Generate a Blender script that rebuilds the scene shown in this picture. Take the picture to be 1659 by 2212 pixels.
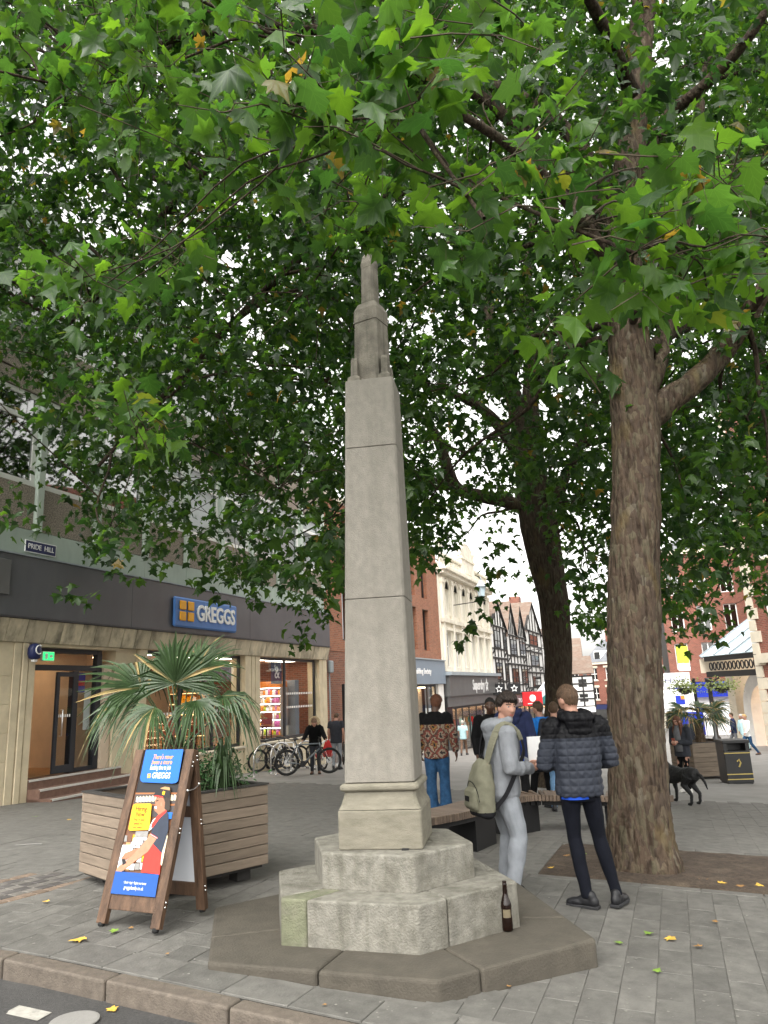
import bpy, bmesh, math, random
import numpy as np
from mathutils import Vector, Matrix, Euler, noise as mnoise
random.seed(7); rng = np.random.default_rng(11)
scene = bpy.context.scene
for o in list(bpy.data.objects): bpy.data.objects.remove(o)
col = scene.collection
R = math.radians

# ------------------------------------------------------------------ camera
CAMH = 1.65
PITCH, ROLL = R(13.7), R(2.5)
_f = Vector((0, math.cos(PITCH), math.sin(PITCH))); _r0 = Vector((1, 0, 0)); _u0 = _r0.cross(_f)
_r = _r0*math.cos(ROLL) - _u0*math.sin(ROLL); _u = _u0*math.cos(ROLL) + _r0*math.sin(ROLL)
cam_d = bpy.data.cameras.new('camera'); cam = bpy.data.objects.new('camera', cam_d); col.objects.link(cam)
cam_d.sensor_fit = 'VERTICAL'; cam_d.sensor_height = 36; cam_d.lens = 26.0
cam_d.clip_start = 0.05; cam_d.clip_end = 2000
cam.matrix_world = Matrix(((_r.x, _u.x, -_f.x, 0), (_r.y, _u.y, -_f.y, 0), (_r.z, _u.z, -_f.z, CAMH), (0, 0, 0, 1)))
scene.camera = cam
# ------------------------------------------------------------------ world: bright overcast
w = bpy.data.worlds.new('World'); scene.world = w; w.use_nodes = True
nt = w.node_tree; nt.nodes.clear()
out = nt.nodes.new('ShaderNodeOutputWorld'); bg = nt.nodes.new('ShaderNodeBackground')
sky = nt.nodes.new('ShaderNodeTexSky'); sky.sky_type = 'NISHITA'; sky.sun_disc = False
SUN_EL, SUN_AZ = R(52), R(200)
sky.sun_elevation = SUN_EL; sky.sun_rotation = SUN_AZ; sky.dust_density = 4.0; sky.air_density = 1.6
hs = nt.nodes.new('ShaderNodeHueSaturation'); hs.inputs['Saturation'].default_value = 0.04
wm = nt.nodes.new('ShaderNodeMix'); wm.data_type = 'RGBA'; wm.blend_type = 'MULTIPLY'; wm.inputs[0].default_value = 1; wm.inputs[7].default_value = (1.0, .985, .945, 1)      # thick warm-white cloud
nt.links.new(sky.outputs[0], hs.inputs['Color']); nt.links.new(hs.outputs[0], wm.inputs[6]); nt.links.new(wm.outputs[2], bg.inputs[0])
bg.inputs[1].default_value = 0.15
nt.links.new(bg.outputs[0], out.inputs[0])
# ------------------------------------------------------------------ sun through thick cloud
sd = bpy.data.lights.new('sun', 'SUN'); sd.energy = 0.6; sd.angle = R(40); sd.color = (1, .97, .93)
so = bpy.data.objects.new('sun', sd); col.objects.link(so)
_sv = Vector((math.sin(SUN_AZ)*math.cos(SUN_EL), math.cos(SUN_AZ)*math.cos(SUN_EL), math.sin(SUN_EL)))
so.rotation_euler = _sv.to_track_quat('Z', 'Y').to_euler(); so.location = (0, 0, 40)
# ------------------------------------------------------------------ view
scene.view_settings.view_transform = 'Standard'; scene.view_settings.look = 'None'
scene.view_settings.exposure = 1.85; scene.view_settings.gamma = 1
scene.render.engine = 'CYCLES'
scene.cycles.max_bounces = 8; scene.cycles.transparent_max_bounces = 16
scene.cycles.diffuse_bounces = 5; scene.cycles.glossy_bounces = 3; scene.cycles.transmission_bounces = 5
scene.cycles.use_denoising = True

# ------------------------------------------------------------------ pixel -> place (photo shown at 1659 x 2212)
FPX, PCX, PCY = 1597.6, 829.5, 1106.0
CAM = Vector((0, 0, CAMH))
def ray(x, y): return _f + _r*((x-PCX)/FPX) - _u*((y-PCY)/FPX)
def proj(p):
    v = Vector(p) - CAM; d = v.dot(_f)
    return PCX+FPX*v.dot(_r)/d, PCY-FPX*v.dot(_u)/d, d
def _sp(t): return math.log1p(math.exp(t)) if t < 30 else t
def gz(x, y): return -0.03-0.05*max(-2.5, min(x, 9))-0.045*min(_sp(y-9), 60)
def ghit(x, y, h=0.0):
    d = ray(x, y); lo, hi = .5, 400
    for _ in range(60):
        m = (lo+hi)/2; p = CAM+d*m
        if p.z-gz(p.x, p.y)-h > 0: lo = m
        else: hi = m
    return CAM+d*lo
def at_y(x, y, Y): d = ray(x, y); return CAM+d*(Y/d.y)
def on_g(x, y, h=0): return Vector((x, y, gz(x, y)+h))

# ------------------------------------------------------------------ mesh builder
class MB:
    def __init__(s): s.v = []; s.f = []; s.m = []
    def add(s, vs, fs, mi=0):
        b = len(s.v); s.v += [tuple(q) for q in vs]; s.f += [tuple(i+b for i in f) for f in fs]; s.m += [mi]*len(fs); return s
    def box(s, x0, x1, y0, y1, z0, z1, mi=0):
        return s.add([(x0,y0,z0),(x1,y0,z0),(x1,y1,z0),(x0,y1,z0),(x0,y0,z1),(x1,y0,z1),(x1,y1,z1),(x0,y1,z1)],
                     [(0,3,2,1),(4,5,6,7),(0,1,5,4),(1,2,6,5),(2,3,7,6),(3,0,4,7)], mi)
    def bar(s, a, b, w, h, up=(0,0,1), mi=0):
        a, b = Vector(a), Vector(b); d = (b-a).normalized(); up = Vector(up)
        sx = d.cross(up).normalized()*(w/2); sy = sx.cross(d).normalized()*(h/2)
        vs = [p+i*sx+j*sy for p in (a, b) for i, j in ((-1,-1),(1,-1),(1,1),(-1,1))]
        return s.add(vs, [(3,2,1,0),(4,5,6,7),(0,1,5,4),(1,2,6,5),(2,3,7,6),(3,0,4,7)], mi)
    def prism(s, poly, z0, z1, mi=0, top=None):
        n = len(poly); t = top or poly
        return s.add([(x,y,z0) for x,y in poly]+[(x,y,z1) for x,y in t],
                     [tuple(range(n-1,-1,-1)), tuple(range(n,2*n))]+[(i,(i+1)%n,n+(i+1)%n,n+i) for i in range(n)], mi)
    def slab(s, poly3, thick, mi=0):          # polygon in 3-D (counter-clockwise seen from outside) with thickness behind
        P = [Vector(q) for q in poly3]; nrm = Vector((0,0,0))
        for i in range(len(P)): nrm += P[i].cross(P[(i+1) % len(P)])
        nrm.normalize(); n = len(P)
        return s.add([p-nrm*thick for p in P]+P, [tuple(range(n-1,-1,-1)), tuple(range(n,2*n))]+[(i,(i+1)%n,n+(i+1)%n,n+i) for i in range(n)], mi)
    def tube(s, pts, rad, n=8, mi=0, caps=True):
        P = [Vector(p) for p in pts]; k = len(P)
        if not hasattr(rad, '__len__'): rad = [rad]*k
        vs = []; prev = None
        for i in range(k):
            t = (P[min(i+1,k-1)]-P[max(i-1,0)]).normalized()
            if prev is None: a = t.orthogonal().normalized()
            else: a = (prev-t*prev.dot(t)); a = a.normalized() if a.length > 1e-6 else t.orthogonal().normalized()
            prev = a; b = t.cross(a)
            vs += [P[i]+(a*math.cos(2*math.pi*j/n)+b*math.sin(2*math.pi*j/n))*rad[i] for j in range(n)]
        fs = [(i*n+j, i*n+(j+1)%n, (i+1)*n+(j+1)%n, (i+1)*n+j) for i in range(k-1) for j in range(n)]
        if caps: fs += [tuple(range(n-1,-1,-1)), tuple(range((k-1)*n, k*n))]
        return s.add(vs, fs, mi)
    def lathe(s, prof, n=24, c=(0,0,0), mi=0):
        k = len(prof)
        vs = [(c[0]+r*math.cos(2*math.pi*j/n), c[1]+r*math.sin(2*math.pi*j/n), c[2]+z) for r, z in prof for j in range(n)]
        fs = [(i*n+j, i*n+(j+1)%n, (i+1)*n+(j+1)%n, (i+1)*n+j) for i in range(k-1) for j in range(n)]
        fs += [tuple(range(n-1,-1,-1)), tuple(range((k-1)*n, k*n))]
        return s.add(vs, fs, mi)
    def ell(s, c, r, n=12, m=8, rot=None, mi=0):
        c = Vector(c); vs = []
        for i in range(1, m):
            th = math.pi*i/m
            for j in range(n):
                ph = 2*math.pi*j/n
                q = Vector((r[0]*math.sin(th)*math.cos(ph), r[1]*math.sin(th)*math.sin(ph), r[2]*math.cos(th)))
                vs.append(c+(rot @ q if rot else q))
        a = Vector((0,0,r[2])); vs += [c+(rot@a if rot else a), c-(rot@a if rot else a)]
        T = len(vs)-2; fs = []
        for i in range(m-2):
            for j in range(n): fs.append((i*n+j, (i+1)*n+j, (i+1)*n+(j+1)%n, i*n+(j+1)%n))
        fs += [(T, j, (j+1)%n) for j in range(n)] + [(T+1, (m-2)*n+(j+1)%n, (m-2)*n+j) for j in range(n)]
        return s.add(vs, fs, mi)
    def loft(s, rings, n=20, mi=0):           # rings: (centre, rx, ry, yaw[, squareness])
        vs = []
        for rg in rings:
            c, rx, ry, yaw = rg[:4]; e = rg[4] if len(rg) > 4 else 1.0; ca, sa = math.cos(yaw), math.sin(yaw)
            for j in range(n):
                t = 2*math.pi*j/n; x = math.copysign(abs(math.cos(t))**e, math.cos(t))*rx; y = math.copysign(abs(math.sin(t))**e, math.sin(t))*ry
                vs.append((c[0]+x*ca-y*sa, c[1]+x*sa+y*ca, c[2]))
        k = len(rings)
        fs = [(i*n+j, i*n+(j+1)%n, (i+1)*n+(j+1)%n, (i+1)*n+j) for i in range(k-1) for j in range(n)]
        fs += [tuple(range(n-1,-1,-1)), tuple(range((k-1)*n, k*n))]
        return s.add(vs, fs, mi)
    def mesh(s, name, mats, smooth=False, bevel=0, seg=2):
        me = bpy.data.meshes.new(name); me.from_pydata(s.v, [], s.f)
        for m in (mats if isinstance(mats, (list, tuple)) else [mats]): me.materials.append(M[m])
        if any(s.m): me.polygons.foreach_set('material_index', s.m)
        if bevel:
            bm = bmesh.new(); bm.from_mesh(me)
            bmesh.ops.bevel(bm, geom=list(bm.edges), offset=bevel, segments=seg, affect='EDGES', profile=.5, clamp_overlap=True)
            bm.to_mesh(me); bm.free()
        if smooth: me.polygons.foreach_set('use_smooth', [True]*len(me.polygons))
        me.update(); return me
    def build(s, name, mats, parent=None, **k): return link(name, s.mesh(name, mats, **k), parent)

def link(name, me, parent=None, loc=None, rot=None, mat4=None):
    o = bpy.data.objects.new(name, me); col.objects.link(o); o.parent = parent
    if mat4 is not None: o.matrix_local = mat4
    if loc is not None: o.location = loc
    if rot is not None: o.rotation_euler = rot
    return o
def tag(o, label=None, cat=None, group=None, kind=None):
    if label: o['label'] = label
    if cat: o['category'] = cat
    if group: o['group'] = group
    if kind: o['kind'] = kind
    return o
def thing(name, label, cat, loc=(0,0,0), rz=0, group=None):
    o = bpy.data.objects.new(name, None); col.objects.link(o); o.location = loc; o.rotation_euler = (0,0,rz)
    o.empty_display_size = .2
    return tag(o, label, cat, group)
def copy_tree(o, parent=None):
    c = o.copy(); col.objects.link(c); c.parent = parent
    for ch in list(o.children): copy_tree(ch, c)
    return c
def bx(name, mat, parent, x0, x1, y0, y1, z0, z1, bevel=0):
    return MB().box(x0,x1,y0,y1,z0,z1).build(name, mat, parent, bevel=bevel, seg=1)
def text(name, s, size, mat, parent, pos, xdir, updir, extrude=.004, width=None, align='CENTER', bold=0.0, shear=0.0, space=1.0):
    cu = bpy.data.curves.new('t', 'FONT'); cu.body = s; cu.size = size; cu.extrude = extrude; cu.align_x = align; cu.align_y = 'CENTER'
    cu.offset = bold; cu.shear = shear; cu.resolution_u = 3; cu.space_character = space
    ob = bpy.data.objects.new('t', cu); col.objects.link(ob)
    bpy.context.view_layer.update()
    me = bpy.data.meshes.new_from_object(ob.evaluated_get(bpy.context.evaluated_depsgraph_get()))
    bpy.data.objects.remove(ob); bpy.data.curves.remove(cu)
    me.materials.clear(); me.materials.append(M[mat])
    X = Vector(xdir).normalized(); U = Vector(updir).normalized(); Z = X.cross(U)
    sx = 1.0
    if width:
        xs = [v.co.x for v in me.vertices]; sx = width/max(1e-6, max(xs)-min(xs))
    P = Vector(pos)
    for v in me.vertices: v.co = P + X*(v.co.x*sx) + U*v.co.y + Z*v.co.z
    me.name = name
    return link(name, me, parent)
# ================================================================== materials
M = {}
def srgb(r, g, b):
    f = lambda c: (c/255/12.92) if c/255 <= .04045 else ((c/255+.055)/1.055)**2.4
    return (f(r), f(g), f(b))
def mat(name, c, rough=.7, var=.25, scale=6, bump=0.0, bscale=40, c2=None, stain=None, stain_scale=1.5, stain_amt=.5, rnd=0.0, spec=.4, metal=0.0,
        coord='Object', stretch=(1,1,1), coat=0.0, sheen=0.0, detail=6, streak=None, streak_amt=.5, streak_scale=(14,14,.8)):
    m = bpy.data.materials.new(name); m.use_nodes = True; n = m.node_tree.nodes; L = m.node_tree.links
    b = n['Principled BSDF']; b.inputs['Roughness'].default_value = rough; b.inputs['Metallic'].default_value = metal
    b.inputs['Specular IOR Level'].default_value = spec
    if coat: b.inputs['Coat Weight'].default_value = coat
    if sheen: b.inputs['Sheen Weight'].default_value = sheen
    tc = n.new('ShaderNodeTexCoord'); mp = n.new('ShaderNodeMapping'); mp.inputs['Scale'].default_value = stretch
    L.new(tc.outputs[coord], mp.inputs[0])
    vec = mp.outputs[0]
    if rnd:
        oi = n.new('ShaderNodeObjectInfo'); ad = n.new('ShaderNodeVectorMath'); ad.operation = 'MULTIPLY_ADD'
        L.new(oi.outputs['Random'], ad.inputs[0]); ad.inputs[1].default_value = (37, 91, 53); L.new(vec, ad.inputs[2]); vec = ad.outputs[0]
    nz = n.new('ShaderNodeTexNoise'); nz.inputs['Scale'].default_value = scale; nz.inputs['Detail'].default_value = detail; nz.inputs['Roughness'].default_value = .6
    L.new(vec, nz.inputs['Vector'])
    rp = n.new('ShaderNodeValToRGB'); rp.color_ramp.elements[0].position = .3; rp.color_ramp.elements[1].position = .72
    ca = tuple(x*(1-var) for x in c); cb = c2 or tuple(min(1, x*(1+var)) for x in c)
    rp.color_ramp.elements[0].color = ca+(1,); rp.color_ramp.elements[1].color = tuple(cb)+(1,)
    L.new(nz.outputs[0], rp.inputs[0]); colr = rp.outputs[0]
    if stain:
        n2 = n.new('ShaderNodeTexNoise'); n2.inputs['Scale'].default_value = stain_scale; n2.inputs['Detail'].default_value = 8; n2.inputs['Roughness'].default_value = .65
        L.new(vec, n2.inputs['Vector']); r2 = n.new('ShaderNodeValToRGB'); r2.color_ramp.elements[0].position = .48; r2.color_ramp.elements[1].position = .7
        r2.color_ramp.elements[1].color = (stain_amt,)*3+(1,)
        L.new(n2.outputs[0], r2.inputs[0]); mx = n.new('ShaderNodeMix'); mx.data_type = 'RGBA'
        L.new(r2.outputs[0], mx.inputs[0]); L.new(colr, mx.inputs[6]); mx.inputs[7].default_value = tuple(stain)+(1,); colr = mx.outputs[2]
    if streak:
        m9 = n.new('ShaderNodeMapping'); m9.inputs['Scale'].default_value = streak_scale; L.new(tc.outputs[coord], m9.inputs[0])
        n9 = n.new('ShaderNodeTexNoise'); n9.inputs['Scale'].default_value = 1; n9.inputs['Detail'].default_value = 6; L.new(m9.outputs[0], n9.inputs['Vector'])
        r9 = n.new('ShaderNodeValToRGB'); r9.color_ramp.elements[0].position = .50; r9.color_ramp.elements[1].position = .74; r9.color_ramp.elements[1].color = (streak_amt,)*3+(1,); L.new(n9.outputs[0], r9.inputs[0])
        x9 = n.new('ShaderNodeMix'); x9.data_type = 'RGBA'; L.new(r9.outputs[0], x9.inputs[0]); L.new(colr, x9.inputs[6]); x9.inputs[7].default_value = tuple(streak)+(1,); colr = x9.outputs[2]
    if rnd:
        hv = n.new('ShaderNodeHueSaturation'); mr = n.new('ShaderNodeMapRange'); mr.inputs[3].default_value = 1-rnd; mr.inputs[4].default_value = 1+rnd
        L.new(oi.outputs['Random'], mr.inputs[0]); L.new(mr.outputs[0], hv.inputs['Value']); L.new(colr, hv.inputs['Color']); colr = hv.outputs[0]
    L.new(colr, b.inputs['Base Color'])
    if bump:
        n3 = n.new('ShaderNodeTexNoise'); n3.inputs['Scale'].default_value = bscale; n3.inputs['Detail'].default_value = 5
        L.new(vec, n3.inputs['Vector']); bp = n.new('ShaderNodeBump'); bp.inputs['Strength'].default_value = bump; bp.inputs['Distance'].default_value = .02
        L.new(n3.outputs[0], bp.inputs['Height']); L.new(bp.outputs[0], b.inputs['Normal'])
    M[name] = m; return m
def emis(name, c, s):
    m = bpy.data.materials.new(name); m.use_nodes = True; b = m.node_tree.nodes['Principled BSDF']
    b.inputs['Base Color'].default_value = tuple(c)+(1,); b.inputs['Emission Color'].default_value = tuple(c)+(1,); b.inputs['Emission Strength'].default_value = s
    M[name] = m
def glass(name, tint=(.75,.8,.8), refl=.12, rough=.02, ior=1.5):
    m = bpy.data.materials.new(name); m.use_nodes = True; n = m.node_tree.nodes; L = m.node_tree.links; n.clear()
    o = n.new('ShaderNodeOutputMaterial'); t = n.new('ShaderNodeBsdfTransparent'); t.inputs[0].default_value = tuple(tint)+(1,)
    g = n.new('ShaderNodeBsdfGlossy'); g.inputs['Roughness'].default_value = rough; fr = n.new('ShaderNodeFresnel'); fr.inputs[0].default_value = ior
    ma = n.new('ShaderNodeMath'); ma.operation = 'MULTIPLY_ADD'; ma.inputs[1].default_value = 1.0; ma.inputs[2].default_value = refl; ma.use_clamp = True
    L.new(fr.outputs[0], ma.inputs[0]); mx = n.new('ShaderNodeMixShader'); ge = n.new('ShaderNodeNewGeometry'); inv = n.new('ShaderNodeMath'); inv.operation = 'SUBTRACT'; inv.inputs[0].default_value = 1; L.new(ge.outputs['Backfacing'], inv.inputs[1]); ml = n.new('ShaderNodeMath'); ml.operation = 'MULTIPLY'; L.new(ma.outputs[0], ml.inputs[0]); L.new(inv.outputs[0], ml.inputs[1]); L.new(ml.outputs[0], mx.inputs[0]); L.new(t.outputs[0], mx.inputs[1]); L.new(g.outputs[0], mx.inputs[2])
    L.new(mx.outputs[0], o.inputs[0]); M[name] = m
def brickmat(name, c1, c2, mortar, bw=.225, bh=.075, ms=.010, rough=.85):
    m = bpy.data.materials.new(name); m.use_nodes = True; n = m.node_tree.nodes; L = m.node_tree.links; b = n['Principled BSDF']; b.inputs['Roughness'].default_value = rough
    tc = n.new('ShaderNodeTexCoord'); sx = n.new('ShaderNodeSeparateXYZ'); L.new(tc.outputs['Object'], sx.inputs[0])
    ad = n.new('ShaderNodeMath'); L.new(sx.outputs[0], ad.inputs[0]); L.new(sx.outputs[1], ad.inputs[1])
    cb = n.new('ShaderNodeCombineXYZ'); L.new(ad.outputs[0], cb.inputs[0]); L.new(sx.outputs[2], cb.inputs[1])
    br = n.new('ShaderNodeTexBrick'); L.new(cb.outputs[0], br.inputs['Vector']); br.inputs['Scale'].default_value = 1
    br.inputs['Brick Width'].default_value = bw; br.inputs['Row Height'].default_value = bh; br.inputs['Mortar Size'].default_value = ms
    br.inputs['Color1'].default_value = tuple(c1)+(1,); br.inputs['Color2'].default_value = tuple(c2)+(1,); br.inputs['Mortar'].default_value = tuple(mortar)+(1,)
    nz = n.new('ShaderNodeTexNoise'); nz.inputs['Scale'].default_value = 1.2; nz.inputs['Detail'].default_value = 8; L.new(tc.outputs['Object'], nz.inputs['Vector'])
    mr = n.new('ShaderNodeMapRange'); mr.inputs[3].default_value = .75; mr.inputs[4].default_value = 1.25; L.new(nz.outputs[0], mr.inputs[0])
    hv = n.new('ShaderNodeHueSaturation'); L.new(mr.outputs[0], hv.inputs['Value']); L.new(br.outputs[0], hv.inputs['Color']); L.new(hv.outputs[0], b.inputs['Base Color'])
    bp = n.new('ShaderNodeBump'); bp.inputs['Strength'].default_value = .5; bp.inputs['Distance'].default_value = .01; bp.invert = True
    L.new(br.outputs['Fac'], bp.inputs['Height']); L.new(bp.outputs[0], b.inputs['Normal']); M[name] = m

mat('paving', (.120,.115,.105), .75, .26, 9, .25, 60, rnd=.16, stain=(.075,.071,.066), stain_scale=2.2, stain_amt=.5)
mat('paving_far', (.21,.203,.192), .75, .18, 1.3, .2, 50, stain=(.16,.155,.147), stain_scale=.35, stain_amt=.5)  # open-sky brightness of the far street put into a paler paving colour
mat('joint', (.075,.07,.062), .9, .3, 12)
mat('sett_dark', (.075,.068,.065), .8, .25, 14, .3, 70, rnd=.2)
mat('sett_light', (.13,.12,.108), .8, .25, 14, .3, 70, rnd=.15)
mat('sett_brown', (.15,.11,.082), .8, .25, 14, .3, 70, rnd=.15)
mat('kerbstone', (.120,.099,.080), .8, .25, 18, .35, 90, rnd=.10, stain=(.10,.085,.07), stain_scale=3, stain_amt=.6)
mat('asphalt', (.055,.053,.052), .85, .35, 60, .6, 220, stain=(.11,.105,.10), stain_scale=1.2, stain_amt=.5)
mat('roadpaint', (.36,.345,.31), .7, .2, 20, stain=(.12,.12,.11), stain_scale=14, stain_amt=.7)
mat('soil', (.055,.039,.028), .95, .4, 25, .9, 60, stain=(.13,.10,.07), stain_scale=5, stain_amt=.6)
mat('platform_stone', (.070,.061,.048), .85, .22, 7, .35, 70, stain=(.062,.054,.043), stain_scale=2.0, stain_amt=.7, rnd=.05)
mat('step_stone', (.195,.185,.158), .85, .28, 14, .5, 80, stain=(.095,.087,.068), stain_scale=5, stain_amt=.8, rnd=.05, streak=(.075,.07,.052), streak_amt=.6, streak_scale=(13,13,2.2))
mat('mossy_stone', (.135,.140,.090), .9, .25, 8, .5, 80, stain=(.17,.16,.125), stain_scale=5, stain_amt=.8)
mat('shaft_stone', (.235,.217,.188), .85, .14, 20, .4, 150, stain=(.185,.170,.145), stain_scale=3.2, stain_amt=.5, stretch=(1,1,.7), streak=(.10,.09,.072), streak_amt=.20, streak_scale=(11,11,.55))
mat('pinnacle_stone', (.185,.167,.138), .85, .3, 9, .4, 90, stain=(.07,.065,.05), stain_scale=4, stain_amt=.85, streak=(.045,.042,.034), streak_amt=.8, streak_scale=(16,16,1.2))
mat('moulding_stone', (.20,.183,.143), .85, .2, 7, .35, 90, stain=(.14,.13,.095), stain_scale=6, stain_amt=.75, stretch=(1,1,3))
mat('greggs_stone', (.64,.55,.39), .8, .14, 2.5, .15, 80, stain=(.46,.38,.26), stain_scale=1.4, stain_amt=.5)
mat('band_stone', (.56,.49,.36), .85, .25, 3, .2, 60, stain=(.11,.10,.075), stain_scale=2.4, stain_amt=.85, rnd=.10, stretch=(1,1,.45))
mat('fascia', (.088,.094,.106), .34, .16, .8, spec=.5, streak=(.12,.125,.13), streak_amt=.35, streak_scale=(3,3,.5))
mat('fascia_edge', (.05,.05,.055), .5)
mat('verdigris', (.36,.43,.38), .6, .14, 1.2, stain=(.24,.28,.25), stain_scale=1.5, stain_amt=.5, stretch=(1,1,.4))
mat('mullion', (.47,.54,.48), .55, .10, 2)
mat('pebbledash', (.30,.245,.20), .95, .75, 42, 1.0, 60, detail=2, c2=(.52,.45,.38))
mat('upvc', (.80,.80,.78), .4, .05, 3)
mat('render_white', (.78,.77,.74), .7, .10, 2)
mat('door_frame', (.022,.025,.032), .4, .1, 3)
mat('int_dark', (.05,.045,.04), .8)
mat('int_wall', (.42,.34,.26), .7, .15, 2)
mat('int_cream', (.62,.50,.38), .6, .1, 2)
mat('int_red', (.25,.06,.04), .6, .2, 5)
mat('int_wood', (.34,.19,.09), .5, .3, 5, stretch=(1,6,1))
mat('step_terracotta', (.17,.10,.075), .75, .2, 12, rnd=.05)
mat('nosing', (.55,.53,.50), .5, .1, 12)
mat('steel', (.62,.62,.62), .3, .05, 4, metal=1.0)
mat('greggs_blue', (.075,.20,.52), .4, .04, 2)
mat('poster_blue', (.006,.125,.52), .35, .03, 2)
mat('poster_blue_dark', (.006,.07,.30), .35, .03, 2)
mat('greggs_gold', (.85,.40,.02), .4, .05, 3)
mat('sign_white', (.85,.85,.85), .4, .03, 3)
mat('sign_navy', (.015,.022,.09), .45, .1, 4)
mat('sign_black', (.012,.012,.014), .4, .1, 4)
mat('sign_darkgrey', (.11,.11,.11), .45, .12, 1.5)
mat('sign_bluegrey', (.21,.26,.32), .5, .06, 1)
mat('sign_red', (.55,.012,.018), .45, .08, 3)
mat('sign_teal', (.0,.30,.29), .45, .08, 3)
mat('sign_blue', (.01,.03,.36), .45, .08, 3)
mat('sign_lime', (.45,.55,.05), .45, .08, 3)
mat('sign_orange', (.75,.25,.04), .45, .08, 3)
mat('black_metal', (.012,.012,.013), .45, .2, 5, spec=.5)
mat('gold_line', (.45,.34,.10), .5, .1, 4)
mat('glossy_black', (.008,.008,.009), .2, .1, 5)
brickmat('brick_orange', srgb(158,98,70), srgb(134,80,57), srgb(140,118,100))
brickmat('brick_dark', srgb(140,84,62), srgb(112,68,52), srgb(130,112,98))
brickmat('brick_red', srgb(140,78,62), srgb(112,60,48), srgb(130,108,95))
mat('cream_stucco', (.74,.70,.60), .75, .07, 1.4, stain=(.52,.47,.38), stain_scale=.9, stain_amt=.45, stretch=(1,1,.5))
mat('cream_stucco_b', (.70,.655,.55), .75, .10, 1.4, stain=(.42,.38,.30), stain_scale=2, stain_amt=.6)
mat('white_plaster', (.80,.80,.78), .8, .06, 1.2)
mat('timber_black', (.015,.013,.012), .7, .3, 6)
mat('stone_trim', (.62,.56,.45), .8, .12, 2)
mat('roof_tile', (.16,.11,.085), .85, .3, 3, .5, 9, stain=(.20,.18,.15), stain_scale=1, stain_amt=.6, stretch=(1,1,4))
mat('roof_slate', (.15,.155,.17), .6, .2, 4, .3, 8)
mat('lead', (.30,.34,.37), .5, .1, 2)
glass('shop_glass', (.90,.92,.92), .02, .02, 1.45)
glass('up_glass', (.25,.27,.27), .30, .03)
glass('far_glass', (.10,.11,.12), .12, .05)
mat('canopy_glass', (.40,.50,.55), .15, .06, 2, spec=.6)
mat('sky_reflect_white', (.62,.63,.64), .7, .05, 3)  # white sheets behind upper panes, standing in for reflected sky
mat('p_pink', (.5,.12,.28), .5, .1, 5)
mat('blind', (.62,.66,.72), .7, .08, 3)
mat('sash_dark', (.03,.028,.028), .5)
mat('planter_wood', (.205,.160,.120), .8, .22, 5, .3, 40, rnd=.13, stretch=(.6,.6,6), stain=(.17,.13,.10), stain_scale=2, stain_amt=.55)
mat('planter_trim', (.035,.032,.030), .7, .2, 8)
mat('planter_wood_b', (.16,.125,.095), .8, .25, 5, .3, 40, rnd=.13, stretch=(.6,.6,6))
mat('board_wood', (.068,.036,.020), .55, .45, 4, .3, 30, rnd=.08, stretch=(5,5,.5), c2=(.15,.085,.05))
mat('board_wood_edge', (.05,.028,.017), .55, .3, 4, stretch=(5,5,.5))
mat('poster_back', (.70,.72,.76), .5, .02, 3)
mat('rubber', (.01,.01,.01), .8)
mat('bench_wood', (.115,.082,.06), .6, .3, 6, .2, 50, rnd=.22)
mat('bench_base', (.008,.008,.009), .55, .2, 6)
mat('palm_leaf', (.034,.068,.020), .45, .35, 7, rnd=.15, spec=.5)
mat('palm_dry', (.33,.25,.11), .8, .3, 8)
mat('palm_trunk', (.12,.085,.055), .95, .5, 18, 1.0, 40)
mat('shrub_leaf', (.03,.085,.022), .5, .4, 10, spec=.45)
mat('basket_leaf', (.16,.20,.05), .6, .5, 14)
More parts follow.
